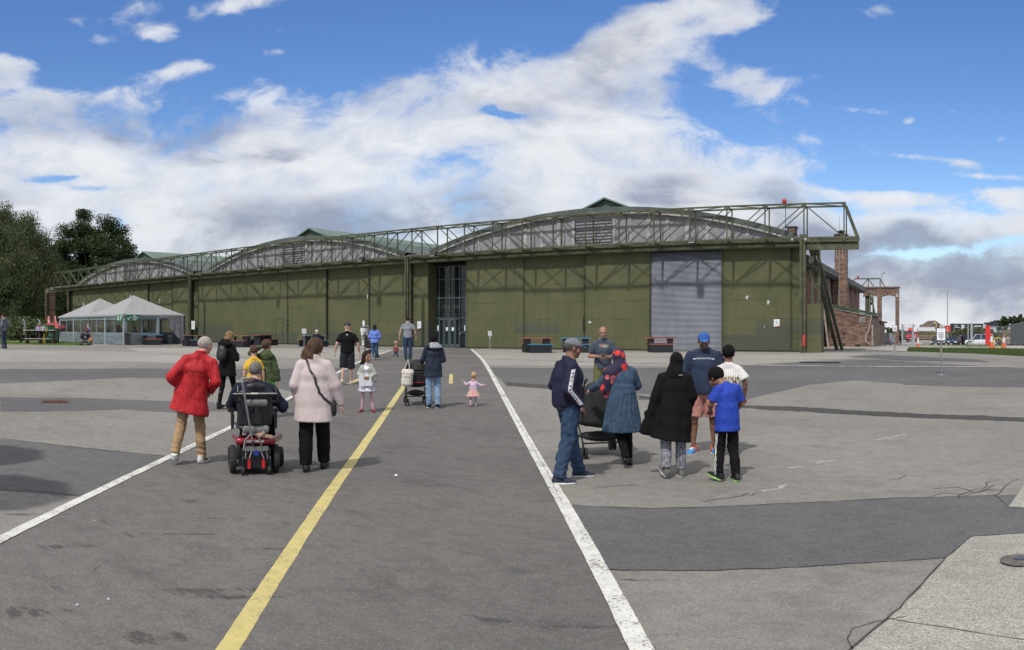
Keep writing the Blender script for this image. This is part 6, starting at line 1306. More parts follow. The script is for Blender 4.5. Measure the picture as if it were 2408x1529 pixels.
class Person:
    def __init__(s,px,py,ptop,turn,label,skin='pale',pose=None,hs=1.,hyaw=0.,hpitch=0.,hroll=0.,fy=(0,0),fp=(0,0),vox=None,group=None,height=None,bulk=1.,dz=0.,rr=None):
        x,y=PX(px,py) if rr is None else WR(px,rr); g=float(G(x,y)); r=math.hypot(x,y); s.r=r
        s.J={k:np.array(v,float) for k,v in {**DEF,**(pose or {})}.items()}
        toph=s.J['head'][2]+.112*hs*1.0
        s.sc=((py-ptop)*r/F)/toph if height is None else height/toph
        s.rz=-(AZ(px)+R(turn)); s.root=empty('person',(x,y,g+dz),label,'person',group,rz=s.rz)
        s.hs=hs; s.HM=rotm(-R(hyaw),R(hpitch),R(hroll)); s.skin=SK[skin]; s.fy=fy; s.fp=fp; s.bulk=bulk*.93
        s.vx=(vox or min(.024,max(.0105,.00105*r)))/s.sc; s.bv={}
    def H(s,p): return s.J['head']+s.HM@(np.array(p)*s.hs)
    def HL(s,P): return (P-s.J['head'])@s.HM/s.hs
    def field(s,keys,pad=.15,h=None,extra=()):
        P=np.array([s.J[k] for k in keys]+list(extra)); return Field(P.min(0)-pad,P.max(0)+pad,h or s.vx)
    def add(s,name,F_,mats,matfn=None,label=None):
        parts=[f.mesh() for f in (F_ if isinstance(F_,(list,tuple)) else [F_])]; o=mk(name,parts,mats,s.root,matfn,s.sc)
        if label: o['label']=label
        s.bv[name]=o; return o
    # -- body
    def body(s,legs=True,arms=True,cov=.82,face='none',beard=None,curl=(.5,.5),palm=((.3,0,-1),(-.3,0,-1)),hands=True,hdir=(None,None),wide=1.,grey=False,lipc=None):
        J=s.J; b=s.bulk; k=s.hs; fine=max(.0055,s.vx*.45); fs=[]
        h=Field(s.J['head']-.17*k,s.J['head']+.17*k,fine); M=s.HM; Hd=s.H
        h.ell(Hd((0,-.014,.022)),np.array((.075,.094,.087))*k,M,.02); h.ell(Hd((0,.022,-.05)),np.array((.055,.062,.064))*k,M,.03*k); h.ell(Hd((0,.064,-.098)),np.array((.022,.016,.017))*k,M,.025*k)
        h.ell(Hd((-.036,.056,-.03)),np.array((.028,.024,.028))*k,M,.02*k); h.ell(Hd((.036,.056,-.03)),np.array((.028,.024,.028))*k,M,.02*k)
        h.ell(Hd((0,.076,.024)),np.array((.054,.016,.012))*k,M,.012*k)
        for sx in(-1,1):
            h.ell(Hd((sx*.031,.092,.002)),np.array((.017,.012,.010))*k,M,.010*k,'sub'); h.ell(Hd((sx*.031,.078,.001)),np.array((.014,.010,.009))*k,M,.003*k)
            h.ell(Hd((sx*.079,-.008,-.006)),np.array((.010,.021,.033))*k,M,.006*k)
        h.seg(Hd((0,.086,.010)),Hd((0,.110,-.030)),.0085*k,.0145*k,k=.010*k); h.ell(Hd((0,.086,-.062)),np.array((.024,.012,.011))*k,M,.006*k)
        h.seg(Hd((0,-.018,-.05)),J['neck']+(0,0,.0),.056*min(1,b*.5+.5)*k**.7,.062*k**.7,k=.03)
        fs.append(h)
        keys=['neck','shl','shr','chest','waist','pelvis']+(['ell','elr','wrl','wrr'] if arms else [])+(['knl','knr','anl','anr'] if legs else [])
        B=s.field(keys,.16); R_=J['shr']-J['shl']
        B.seg(J['neck'],J['chest'],(.10*b,.07*b),(.145*b,.095*b),R_,.04); B.seg(J['chest'],J['waist'],(.145*b,.095*b),(.125*b,.085*b),R_,.04); B.seg(J['waist'],J['pelvis'],(.125*b,.085*b),(.145*b,.095*b),R_,.04)
        [B.seg(J['neck']-(0,0,.04),J['sh'+q]-(0,0,.012),.05*b,.042*b,k=.04) for q in 'lr']
        if arms:
            for q in 'lr':
                B.seg(J['sh'+q],J['el'+q],.050*b,.038*b,k=.02); m=J['el'+q]*.7+J['wr'+q]*.3; B.seg(J['el'+q],m,.038*b,.041*b,k=.012); B.seg(m,J['wr'+q],.041*b,.026*b*.9+.003,k=.01)
        if legs:
            for q in 'lr':
                kn,an,hp=J['kn'+q],J['an'+q],J['hp'+q]; b2=b*cov; B.seg(hp,kn,.082*b2,.054*b2,k=.02); c=kn*.68+an*.32+np.array((0,-.018,0)); B.seg(kn,c,.053*b2,.055*b2,k=.02); B.seg(c,an,.055*b2,.036*b2,k=.02); B.seg(kn+(0,.012,0),kn+(0,.014,-.04),.045*b2,k=.02)
        fs.append(B)
        if hands and arms:
            for i,q in enumerate('lr'):
                w_,e_=J['wr'+q],J['el'+q]; d=(w_-e_) if hdir[i] is None else np.array(hdir[i],float); d=d/np.linalg.norm(d); n=np.array(palm[i],float) if palm[i] is not None else np.array((0,-1,0.)); n=n-d*(n@d); n/=np.linalg.norm(n)+1e-9; sd=np.cross(d,n)*(1 if q=='l' else -1)
                kk=(.5+.5*k)*.98; hf=Field(w_-.0+np.minimum(0,d*.2*kk)-.09*kk,w_+np.maximum(0,d*.2*kk)+.09*kk,min(.0068,max(.0045,s.vx*.4)))
                hf.seg(w_-d*.02,w_+d*.03*kk,(.024*kk,.019*kk),(.032*kk,.016*kk),sd,.01); hf.seg(w_+d*.03*kk,w_+d*.085*kk,(.033*kk,.014*kk),(.040*kk,.012*kk),sd,.012)
                for j,(o_,L) in enumerate(((.030,.068),(.011,.076),(-.009,.070),(-.028,.056))):
                    c_=curl[i]; base=w_+d*.082*kk+sd*o_*kk; d1=d*math.cos(c_*.6)+n*math.sin(c_*.6); d2=d*math.cos(c_*1.7)+n*math.sin(c_*1.7); p1=base+d1*L*.5*kk; p2=p1+d2*L*.5*kk
                    hf.seg(base-d*.01,p1,.0092*kk,.0085*kk,k=.003); hf.seg(p1,p2,.0085*kk,.0068*kk,k=.003)
                t0=w_+d*.03*kk+sd*.026*kk; t1=t0+(d*.6+sd*.75+n*.35)*.032*kk; t2=t1+(d*.85+sd*.25+n*.35)*.030*kk; hf.seg(t0,t1,.012*kk,.0105*kk,k=.006); hf.seg(t1,t2,.0105*kk,.008*kk,k=.004); fs.append(hf)
        def mf(P):
            L=s.HL(P); m=np.zeros(len(P),int)
            if face!='none':
                inn=np.linalg.norm(L,axis=1)<.17
                m[inn&(((np.abs(L[:,0])-.031)/.0125)**2+((L[:,2]-.001)/.0075)**2<1)&(L[:,1]>.07)]=1
                m[inn&(((np.abs(L[:,0])-.031)/.021)**2+((L[:,2]-.023)/.0042)**2<1)&(L[:,1]>.06)]=2
                m[inn&((L[:,0]/.024)**2+((L[:,2]+.062)/.0095)**2<1)&(L[:,1]>.08)]=3
                if beard: m[inn&(L[:,2]<-.035)&(L[:,1]>.005)&(m!=3)&(L[:,2]>-.13)&~((np.abs(L[:,0])<.035)&(L[:,2]>-.045))]=4
            return m
        o=s.add('body',fs,[s.skin,m_eye,m_browg if grey else m_brow,lipc or m_lip,beard or s.skin],mf); return o
    # -- clothes
    def top(s,m,name='coat',len_=.0,hem=(.19,.13),sleeve='long',loose=1.,hemc=(0,0,0),hemn=(0,0,-1),fold=.006,ffr=(26,26,7),sr=(.068,.056,.048),waist=(.155,.115),chest=(.175,.125),hip=(.17,.125),seed=1,collar=.0,mats=None,matfn=None,stand=0.,shoulder=.066,mid=None,cut=True,label=None):
        J=s.J; b=s.bulk*loose; R_=J['shr']-J['shl']; he=J['pelvis']+np.array((0,0,-len_))+np.array(hemc,float)
        F_=s.field(['neck','shl','shr','ell','elr','chest','waist','pelvis']+(['wrl','wrr'] if sleeve=='long' else []),.17+.06*(b-1)+max(0,hem[0]-.17),extra=[he+(0,0,.05),he+np.array((hem[0],0,0)),he-np.array((hem[0],0,0)),J['head']-(0,0,.12)])
        S_=lambda t:(t[0]*b,t[1]*b)
        F_.seg(J['neck']-(0,0,.022),J['chest'],S_((.080,.066)),S_((chest[0]*.93,chest[1])),R_,.05); F_.seg(J['chest'],J['waist'],S_((chest[0]*.93,chest[1])),S_(waist),R_,.05); F_.seg(J['waist'],J['pelvis'],S_(waist),S_(hip),R_,.05)
        if mid is not None: mm=J['pelvis']*.5+he*.5; F_.seg(J['pelvis'],mm,S_(hip),mid,R_,.05); F_.seg(mm,he,mid,hem,R_,.05)
        else: F_.seg(J['pelvis'],he,S_(hip),hem,R_,.05)
        nb=J['neck']-(0,0,.010); up_=np.array((0,0,.004))
        for q in 'lr': F_.seg(nb,J['sh'+q]+(J['neck']-J['sh'+q])*.10-(0,0,.008),(.068*b+.004,.062*b+.004),(shoulder*b*.86,shoulder*b*.86),(0,1,0),k=.035)
        for q in 'lr':
            a,e,w_=J['sh'+q],J['el'+q],J['wr'+q]
            if sleeve=='long': F_.seg(a-(0,0,.012),e,sr[0]*b*.86,sr[1]*b*.88,k=.035); F_.seg(e,w_,sr[1]*b*.88,sr[2]*b*.92,k=.02)
            elif sleeve=='short': F_.seg(a-(0,0,.012),a+(e-a)*.72,sr[0]*b*.86,(sr[1]*b*1.02),k=.035)
            elif sleeve=='elbow': F_.seg(a-(0,0,.012),e,sr[0]*b*.88,sr[1]*b*1.,k=.035); F_.seg(e,e+(w_-e)*.15,sr[1]*b*1.1,k=.02)
        if fold: F_.fold(fold,ffr,seed); F_.fold(fold*.45,tuple(2.2*v for v in ffr),seed+5)
        if stand: F_.seg(J['neck']-(0,0,.03),J['neck']+np.array((0,-.005,stand)),(.074,.070),(.078,.076),R_,.02); F_.cut(J['neck']+np.array((0,0,stand+.012)),(0,.25,1),.004)
        if cut: F_.cut(he,hemn)
        for q in 'lr':
            a,e,w_=J['sh'+q],J['el'+q],J['wr'+q]
            if sleeve=='long': d=(w_-e)/np.linalg.norm(w_-e); s._slc(F_,w_+d*.012,d)
            elif sleeve=='short': d=(e-a)/np.linalg.norm(e-a); s._slc(F_,a+(e-a)*.72+d*.01,d)
        return s.add(name,F_,mats or m,matfn,label)
    def _slc(s,F_,p,d,rad=.11):
        S=F_.sl(p-rad,p+rad); 
        if any(q.stop<=q.start for q in S): return
        x,y,z=F_.pts(S); dd=(x-p[0])*d[0]+(y-p[1])*d[1]+(z-p[2])*d[2]; rr=np.sqrt((x-p[0])**2+(y-p[1])**2+(z-p[2])**2)
        g=F_.f[S]; F_.f[S]=np.where(rr<rad,np.maximum(g,dd),g)
    def legs(s,m,name='trousers',to=1.,r=(.098,.066,.056),fold=.006,seed=3,seat=(.165,.118),bunch=True,mats=None,matfn=None,ffr=(30,30,14),label=None,toz=None):
        J=s.J; b=s.bulk; F_=s.field(['pelvis','knl','knr','anl','anr'],.15); R_=J['hpr']-J['hpl']
        F_.seg(J['pelvis']+(0,0,.03),(J['hpl']+J['hpr'])/2-(0,0,.02),(seat[0]*b*.95,seat[1]*b*.95),(seat[0]*b,seat[1]*b),R_,.04)
        for q in 'lr':
            hp,kn,an=J['hp'+q],J['kn'+q],J['an'+q]; g=np.array((0,-.014,0))
            if to>=1: F_.seg(hp,kn,r[0]*b,r[1]*b,k=.018); F_.seg(kn,(kn+an)/2+g,r[1]*b,(r[1]+r[2])/2*b,k=.02); F_.seg((kn+an)/2+g,an+(an-kn)/np.linalg.norm(an-kn)*.02,(r[1]+r[2])/2*b,r[2]*b,k=.02)
            else:
                e=hp+(kn-hp)*min(1,to/.55) if to<=.55 else kn+(an-kn)*(to-.55)/.45
                if to<=.55: F_.seg(hp,e,r[0]*b,r[1]*b,k=.018)
                else: F_.seg(hp,kn,r[0]*b,r[1]*b,k=.018); F_.seg(kn,e,r[1]*b,r[2]*b,k=.02)
                s._ends=(q,e)
                d=(kn-hp)/np.linalg.norm(kn-hp) if to<=.55 else (an-kn)/np.linalg.norm(an-kn)
                if fold: pass
                s._slc(F_,e+d*.01,d,.14)
        if fold: F_.fold(fold,ffr,seed)
        if bunch and to>=1:
            x,y,z=F_.pts((slice(None),)*3); F_.f=(F_.f+.006*np.sin(z*95+x*16+2*np.sin(y*22))*np.clip((.36-z)/.2,0,1)+.005*np.sin(z*60+x*35)*np.exp(-((z-.52)/.10)**2)).astype(np.float32)
        if to>=1:
            for q in 'lr': an=J['an'+q]; d=(an-J['kn'+q]); d/=np.linalg.norm(d); s._slc(F_,an+d*.022 if toz is None else an-d*toz,d,.12)
        F_.cut(J['pelvis']+(0,0,.10),(0,0,1)); return s.add(name,F_,mats or m,matfn,label)
    def skirt(s,m,name='skirt',z0=None,z1=.5,a0=(.15,.11),a1=(.25,.2),c1=(0,0),pleats=18,pamp=.012,seed=1,mats=None,matfn=None):
        J=s.J; z0=J['waist'][2] if z0 is None else z0; c0=J['waist']; F_=Field(np.array((min(c0[0],c0[0]+c1[0])-a1[0]-.08,c0[1]-a1[1]-.12,z1-.05)),np.array((c0[0]+a1[0]+.1,c0[1]+a1[1]+.12,z0+.1)),s.vx)
        A=np.array((c0[0],c0[1],z0)); B=np.array((c0[0]+c1[0],c0[1]+c1[1],z1)); F_.seg(A,B,a0,a1,(1,0,0),.02)
        x,y,z=F_.pts((slice(None),)*3); th=np.arctan2(y-(A[1]+B[1])/2,x-(A[0]+B[0])/2); F_.f=(F_.f+pamp*np.sin(th*pleats+2*np.sin(z*9+seed))*np.clip((z0-z)/(z0-z1)+.2,0,1)).astype(np.float32)
        F_.cut(B,(0,0,-1)); F_.cut(A+(0,0,.03),(0,0,1)); return s.add(name,F_,mats or m,matfn)
    def shoes(s,m,sole,name='shoe',L=1.,hi=.0,mats=None,matf=None,soleh=.024):
        for i,q in enumerate('lr'):
            an=s.J['an'+q]; k=L; M=rotm(-R(s.fy[i]),-R(s.fp[i])); pv=an+np.array((0,0,-.09*1.0))
            off=np.array((0,.03,0)); T=lambda p:an+M@((np.array(p)+off*0)*k-np.array((0,0,.09*k)) )
            F_=Field(an-.27*k,an+.27*k,max(.006,s.vx*.55)); rt=M@np.array((1,0,0)); up=M@np.array((0,0,1))
            F_.seg(T((0,-.045,.05)),T((0,.07,.043)),(.036*k,.046*k),(.043*k,.040*k),rt,.02); F_.seg(T((0,.07,.040)),T((0,.165,.026)),(.045*k,.036*k),(.036*k,.024*k),rt,.015)
            F_.seg(T((0,-.03,.05)),T((0,-.03,.105+hi)),(.040*k,.046*k),(.040*k,.044*k),rt,.02)
            F_.seg(T((0,-.055,.012)),T((0,.06,.010)),(.041*k,.016),(.047*k,.016),rt,.006); F_.seg(T((0,.06,.010)),T((0,.172,.014)),(.048*k,.016),(.036*k,.014),rt,.006)
            F_.cut(T((0,0,0)),-up); F_.cut(T((0,0,.11+hi)),up)
            iM=M.T
            def mf(P,an=an,iM=iM,k=k):
                Lc=(P-an)@iM.T/k+np.array((0,0,.09)); m_=(Lc[:,2]<soleh).astype(int)
                if matf is not None: m_=matf(Lc,m_)
                return m_
            s.add(name,F_,mats or [m,sole],mf)
    def hair(s,m,style='short',vol=1.,seed=2,mats=None,matfn=None,name='hair',fr=85,amp=.0035,wind=(0,0),back=.16):
        k=s.hs; fine=max(.0065,s.vx*.5); Hd=s.H; ex=.1 if style in('short','crop','fringe_bald','grey_thin') else .1+back; c=s.J['head']; lo=c-.17*k-np.array((.05,.05,ex))*k; hi=c+.17*k+np.array((.06,.05,.03)); h=Field(lo,hi,fine); M=s.HM
        h.ell(Hd((0,-.019,.028)),np.array((.083*vol,.101*vol,.091*vol))*k,M,.01)
        if style in('long','bob','wild'):
            B=back; w0=wind[0];w1=wind[1]
            h.seg(Hd((0,-.045,.0)),Hd((w0*.5,-.075+w1*.5,-B*.6)),(.080*k*vol,.062*k),(.088*k*vol,.048*k),M@np.array((1,0,0)),.03); h.seg(Hd((w0*.5,-.075+w1*.5,-B*.6)),Hd((w0,-.085+w1,-B)),(.088*k*vol,.048*k),(.062*k*vol,.03*k),M@np.array((1,0,0)),.03)
            for sx in(-1,1): h.seg(Hd((sx*.062,-.01,.02)),Hd((sx*.07+w0*.6,-.005,-B*.72)),.028*k*vol,.02*k,k=.025)
            h.cut(Hd((0,.042,0)),M@np.array((0,1,-.35)),.01)
            F2=Field(lo,hi,fine)
        elif style=='short': h.cut(Hd((0,.030,-.005)),M@np.array((0,1,-.75)),.012); h.cut(Hd((0,-.02,-.062)),M@np.array((0,.35,-1)),.01)
        elif style=='mop': h.ell(Hd((0,.02,.05)),np.array((.082*vol,.085*vol,.06*vol))*k,M,.02); h.cut(Hd((0,.040,.0)),M@np.array((0,1,-.62)),.015); h.cut(Hd((0,-.02,-.075)),M@np.array((0,.3,-1)),.01)
        elif style=='crop': h.cut(Hd((0,.035,.02)),M@np.array((0,1,-.9)),.01); h.cut(Hd((0,-.02,-.052)),M@np.array((0,.4,-1)),.01)
        elif style=='fringe_bald': h.cut(Hd((0,.01,.0)),M@np.array((0,1,.05)),.01); h.cut(Hd((0,0,.035)),M@np.array((0,.25,1)),.01); h.cut(Hd((0,-.02,-.058)),M@np.array((0,.3,-1)),.01)
        if amp: h.fold(amp*k,(fr*1.6,fr*1.6,fr*(.35 if style in('long','bob') else 1.)),seed,k=4); h.fold(amp*.7*k,(fr*3.,fr*3.,fr*(.6 if style in('long','bob') else 1.6)),seed+3,k=4)
        # keep clear of the face
        h.ell(Hd((0,.075,-.05)),np.array((.050,.075,.085))*k,M,.01,'sub')
        return s.add(name,h,mats or m,matfn)
    def cap(s,m,fwd=1,name='cap',brim=True,mats=None,matfn=None):
        k=s.hs; M=s.HM; Hd=s.H; c=s.J['head']; h=Field(c-.22*k,c+.25*k,max(.006,s.vx*.5)); h.ell(Hd((0,-.014,.040)),np.array((.087,.107,.083))*k,M,.01); h.cut(Hd((0,0,.030)),M@np.array((0,-.12,-1)),.004)
        if brim: h.seg(Hd((0,.075*fwd,.040)),Hd((0,.150*fwd,.022)),(.066*k,.0075),(.052*k,.006),M@np.array((1,0,0)),.01)
        h.ell(Hd((0,-.012,.124)),np.array((.009,.009,.006))*k,M,.003); return s.add(name,h,mats or m,matfn)
    def hood(s,m,name='headscarf',mats=None,matfn=None,drop=.2,w=1.,front=None,fold=.004,up=True):
        k=s.hs; M=s.HM; Hd=s.H; J=s.J; h=Field(J['head']-np.array((.26,.24,.30)),J['head']+np.array((.26,.24,.17)),max(.007,s.vx*.6))
        if up: h.ell(Hd((0,-.022,.022)),np.array((.090,.112,.102))*k*w,M,.02); h.seg(Hd((0,-.02,-.03)),J['neck']+(0,0,-.0),(.088*w,.098*w),(.098*w,.090*w),M@np.array((1,0,0)),.04)
        else: h.seg(J['neck']+(0,-.05,.04),J['neck']+(0,-.075,-.03),(.10*w,.05),(.13*w,.055),(1,0,0),.04); h.seg(J['neck']+(0,-.075,-.03),J['neck']+(0,-.11,-.10),(.13*w,.055),(.06*w,.03),(1,0,0),.04)
        if up: h.seg(J['neck'],J['neck']-(0,0,.06),(.105*w,.09*w),(.15*w,.10*w),J['shr']-J['shl'],.05); h.ell(Hd((0,.095,-.02)),np.array((.052,.06,.075))*k,M,.02,'sub')
        h.fold(fold,(34,34,16),4); return s.add(name,h,mats or m,matfn)
    def ray(s,o,p,d):
        """first hit on a garment, in person coordinates (unscaled)"""
        if not hasattr(o,'_b'): pass
        key=o.name
        if key not in BV:
            me=o.data; v=[tuple(q.co) for q in me.vertices]; BV[key]=BVHTree.FromPolygons(v,[tuple(q.vertices) for q in me.polygons])
        h=BV[key].ray_cast(Vector(np.array(p)*s.sc),Vector(d).normalized()); return (np.array(h[0])/s.sc,np.array(h[1])) if h[0] is not None else (None,None)
    def near(s,o,p):
        key=o.name
        if key not in BV: s.ray(o,p,(0,0,1))
        h=BV[key].find_nearest(Vector(np.array(p)*s.sc)); return np.array(h[0])/s.sc,np.array(h[1])
    def strap(s,o,pts,w,m,name='strap',off=.006,th=.006,closed=False):
        P=[]; N=[]; pts=[np.array(p,float) for p in pts]; L=pts+[pts[0]] if closed else pts
        for i in range(len(L)-1):
            for j in range(6): P.append(L[i]+(L[i+1]-L[i])*j/6)
        if not closed: P.append(L[-1])
        Q=[]
        for p in P: h,n=s.near(o,p); Q.append(h+n*off); N.append(n)
        mb=MB()
        for i in range(len(Q)-(0 if closed else 1)):
            j=(i+1)%len(Q); d=Q[j]-Q[i]
            if np.linalg.norm(d)<1e-4: continue
            mb.bar(tuple(Q[i]*s.sc),tuple((Q[j]+d*.12)*s.sc),w*s.sc,th*s.sc,tuple(N[i]))
        return mb.build(name,m,s.root,False,False)
    def text(s,o,body,size,c,right,up,m,name='lettering',spacing=1.,off=.004,bold=.0,sub=True,parent=None):
        """lettering laid onto a garment, projected along its normal side"""
        rt=Vector(right).normalized(); u=Vector(up).normalized(); n=rt.cross(u); M=face_matrix(Vector(c)+n*.25,rt,u); t_=textmesh(body,size,m,name,s.root,M,0.,spacing=spacing,bold=bold); me=t_.data
        bm=bmesh.new(); bm.from_mesh(me); bmesh.ops.triangulate(bm,faces=bm.faces)
        for v in bm.verts:
            h,nn=s.ray(o,tuple(v.co),tuple(-n)); v.co=Vector(h*s.sc)+n*(off*s.sc) if h is not None else Vector(np.array(v.co-n*.2)*s.sc)
        bm.to_mesh(me); bm.free()
        if parent: t_.parent=parent
        return t_
    def patch(s,o,pts,m,name='patch',off=.004,n=None,parent=None,d=None):
        """a thin panel given by rows of points, projected onto the garment"""
        mb=MB(); rows=[[None]*len(r) for r in pts]
        for i,r in enumerate(pts):
            for j,p in enumerate(r):
                h,nn=(None,None) if d is None else s.ray(o,p,d)
                if h is None: h,nn=s.near(o,p)
                elif d is not None: nn=-np.array(d,float)/np.linalg.norm(d)
                rows[i][j]=tuple((h+nn*off)*s.sc)
        for i in range(len(rows)-1):
            for j in range(len(rows[0])-1): mb.quad(rows[i][j],rows[i][j+1],rows[i+1][j+1],rows[i+1][j])
        q=mb.build(name,m,s.root,True,False)
        if parent: q.parent=parent
        return q
BV={}
# ============================================================ PEOPLE
def A(*v): return tuple(v)
navy=(.013,.017,.034); blk=(.0055,.0055,.0065)
c_black=cloth('black_cloth',blk,wr=.25); c_navy=cloth('navy_cloth',navy); c_jeans=cloth('blue_denim',(.032,.058,.108),var=.2,scale=16); c_ljeans=cloth('light_blue_denim',(.19,.29,.42),var=.16,scale=14); c_djeans=cloth('mid_denim',(.045,.090,.155),var=.16,scale=14)
c_red=cloth('red_raincoat',(.40,.020,.026),.6,var=.12,wr=.16); c_beige=cloth('beige_corduroy',(.33,.22,.125),var=.18); c_pink=cloth('pale_pink_wool',(.53,.45,.445),.95,var=.05,bump=.16,wr=.12); c_yellow=cloth('yellow_cotton',(.62,.40,.045)); c_green=cloth('olive_green_parka',(.060,.085,.036),.8,var=.2); c_lime=cloth('lime_green_cotton',(.12,.62,.06))
m_shw=mat('white_trainer',(.55,.55,.52),.6); m_shsole=mat('white_rubber_sole',(.6,.6,.57),.6); m_shblack=mat('black_leather',(.012,.012,.013),.35); m_soled=mat('dark_sole',(.02,.02,.02),.8); m_shgrey=mat('grey_knit_shoe',(.13,.125,.115),.9)
h_white=hairm('white_grey_hair',(.50,.46,.42),(.30,.27,.24)); h_grey=hairm('grey_hair',(.24,.225,.21),(.10,.09,.085)); h_brown=hairm('brown_hair',(.060,.036,.025),(.12,.075,.05)); h_blond=hairm('fair_brown_hair',(.14,.085,.045),(.30,.20,.11)); h_black=hairm('black_hair',(.005,.0045,.0045),(.012,.010,.010)); h_dk=hairm('dark_brown_hair',(.020,.013,.010),(.042,.027,.02)); h_dg=hairm('dark_grey_hair',(.045,.042,.040),(.13,.125,.12)); h_bb=hairm('baby_fair_hair',(.42,.26,.15),(.5,.34,.2)); h_bd=hairm('white_hair',(.62,.60,.55),(.5,.47,.42))
m_beardg=mat('grey_stubble',(.30,.23,.19),.8,var=.3,scale=90); m_beardd=mat('dark_beard',(.10,.06,.045),.8,var=.3,scale=90)
m_bag=mat('black_bag',(.012,.012,.014),.5)

# 1 -- man in the red coat
p=Person(452,1089,793,14,'white-haired man in a red coat and beige trousers leaning over beside the wheelchair',pose=dict(head=(.165,.10,1.60),neck=(.115,.02,1.455),chest=(.06,0,1.27),waist=(.015,0,1.08),pelvis=(-.02,0,.95),shl=(-.085,-.03,1.41),shr=(.28,.0,1.375),ell=(-.27,-.14,1.17),wrl=(-.17,.10,1.00),elr=(.34,-.06,1.11),wrr=(.22,.13,.98),hpl=(-.10,0,.92),hpr=(.07,0,.92),knl=(-.15,-.02,.50),knr=(.10,.04,.50),anl=(-.19,-.20,.17),anr=(.125,.05,.09)),hyaw=38,hpitch=-6,hroll=6,fy=(-8,12),fp=(-38,0))
p.body(face='f'); p.legs(c_beige,r=(.100,.072,.064),fold=.007,bulk=1) if 0 else p.legs(c_beige,r=(.100,.072,.064),fold=.007)
co=p.top(c_red,'coat',.26,(.275,.17),hemc=(-.02,-.02,0),hemn=(-.22,0,-1),sr=(.080,.074,.060),chest=(.20,.135),waist=(.20,.135),hip=(.225,.15),fold=.011,ffr=(19,19,6),seed=4,shoulder=.07,stand=.055)
p.hair(h_white,'crop',1.02,fr=85,amp=.0035)
p.strap(co,[A(-.12,-.2,1.26),A(.05,-.2,1.27),A(.2,-.2,1.25)],.012,mat('coat_seam',(.25,.012,.014),.8),'yoke_seam',.003,.004)
mb=MB(); h,n=p.near(co,A(.10,-.2,1.40)); mb.cyl(tuple(h*p.sc),.016,.01,10,axis='y'); mb.build('button',c_red,p.root,False,False)
def swoosh(Lc,m_):
    return np.where((Lc[:,2]>.024)&(np.abs(Lc[:,2]-.05-.16*np.abs(Lc[:,1]-.05))<.010)&(np.abs(Lc[:,1]-.04)<.08),2,m_)
p.shoes(m_shw,m_soled,'trainer',1.12,mats=[m_shw,m_soled,m_shblack],matf=swoosh,soleh=.016)
# 3 -- woman in the black parka
p=Person(534,962,780,38,'woman with long fair-brown hair in a black hooded parka and leggings, carrying a backpack',pose=dict(head=(.03,.075,1.60),wrl=(-.05,.26,1.18),ell=(-.24,.06,1.14),elr=(.25,.02,1.12),wrr=(.08,.26,1.20),anl=(-.14,-.10,.10),knl=(-.12,-.02,.5),anr=(.11,.18,.09),knr=(.10,.12,.50)),hyaw=18,hpitch=-24,fp=(-10,0))
p.body(face='f'); p.legs(c_black,'leggings',r=(.092,.062,.046),fold=.002,bunch=False)
co=p.top(c_black,'parka',.22,(.23,.16),sr=(.078,.07,.056),chest=(.19,.13),waist=(.18,.13),hip=(.205,.14),fold=.010,ffr=(20,20,6),seed=7); p.hood(c_black,'hood_down',up=False,w=1.25)
p.hair(h_blond,'long',1.02,back=.25,amp=.006); p.shoes(m_shblack,m_soled,'ankle_boot',1.,hi=.05)
F_=Field((-.17,-.36,1.0),(.17,-.08,1.46),.012); F_.ell((0,-.19,1.24),(.135,.085,.18),k=.02); F_.ell((0,-.255,1.17),(.10,.04,.10),k=.02); bk=mk('backpack',[F_.mesh()],m_bag,p.root,None,p.sc)
mb=MB(); mb.tube([(-.06*p.sc,-.272*p.sc,1.33*p.sc),(-.09*p.sc,-.275*p.sc,1.22*p.sc)],.006,5); mb.build('reflective_piping',m_galv,bk,False,False)
# 4 -- boy in yellow
CH=dict(head=(0,.02,1.60),neck=(0,-.01,1.425),shl=(-.145,0,1.335),shr=(.145,0,1.335),chest=(0,0,1.24),waist=(0,0,1.05),pelvis=(0,0,.92),ell=(-.20,-.02,1.09),elr=(.20,-.02,1.09),wrl=(-.215,.06,.86),wrr=(.215,.06,.86),hpl=(-.08,0,.88),hpr=(.08,0,.88),knl=(-.09,.02,.48),knr=(.09,.02,.48))
p=Person(597,985,812,4,'boy in a yellow T-shirt seen from behind, just beyond the wheelchair',pose={**CH,'ell':(-.22,-.02,1.10),'wrl':(-.24,.02,.87),'elr':(.22,-.02,1.10),'wrr':(.23,.02,.87)},hs=1.13)
p.body(); p.legs(c_navy,'shorts',to=.5,r=(.10,.09,.09)); p.top(c_yellow,'t_shirt',.08,(.175,.125),sleeve='short',sr=(.065,.062,.05),fold=.006); p.hair(h_brown,'crop',1.,amp=.004,fr=80); p.shoes(m_shw,m_shsole,'shoe',.95)
# 5 -- boy in the green parka
p=Person(627,983,800,12,'boy in an olive green hooded jacket and lime shorts with one hand behind his head',pose={**CH,'ell':(-.38,.03,1.44),'wrl':(-.13,.0,1.58),'elr':(.24,-.04,1.07),'wrr':(.26,.02,.84),'shl':(-.15,0,1.36)},hs=1.13,hyaw=30)
p.body(face='f',hdir=(A(1,0,.25),None),palm=(A(0,1,0),A(-.3,0,-1))); p.legs(c_lime,'shorts',to=.5,r=(.11,.10,.10)); p.top(c_green,'jacket',.13,(.20,.15),sr=(.075,.068,.058),chest=(.19,.135),waist=(.185,.13),hip=(.195,.14),fold=.009,ffr=(24,24,22),seed=9); p.hood(c_green,'hood_down',up=False,w=1.2,fold=.006); p.hair(h_brown,'mop',1.05,amp=.006,fr=60); p.shoes(m_shw,m_shsole,'shoe',.95)
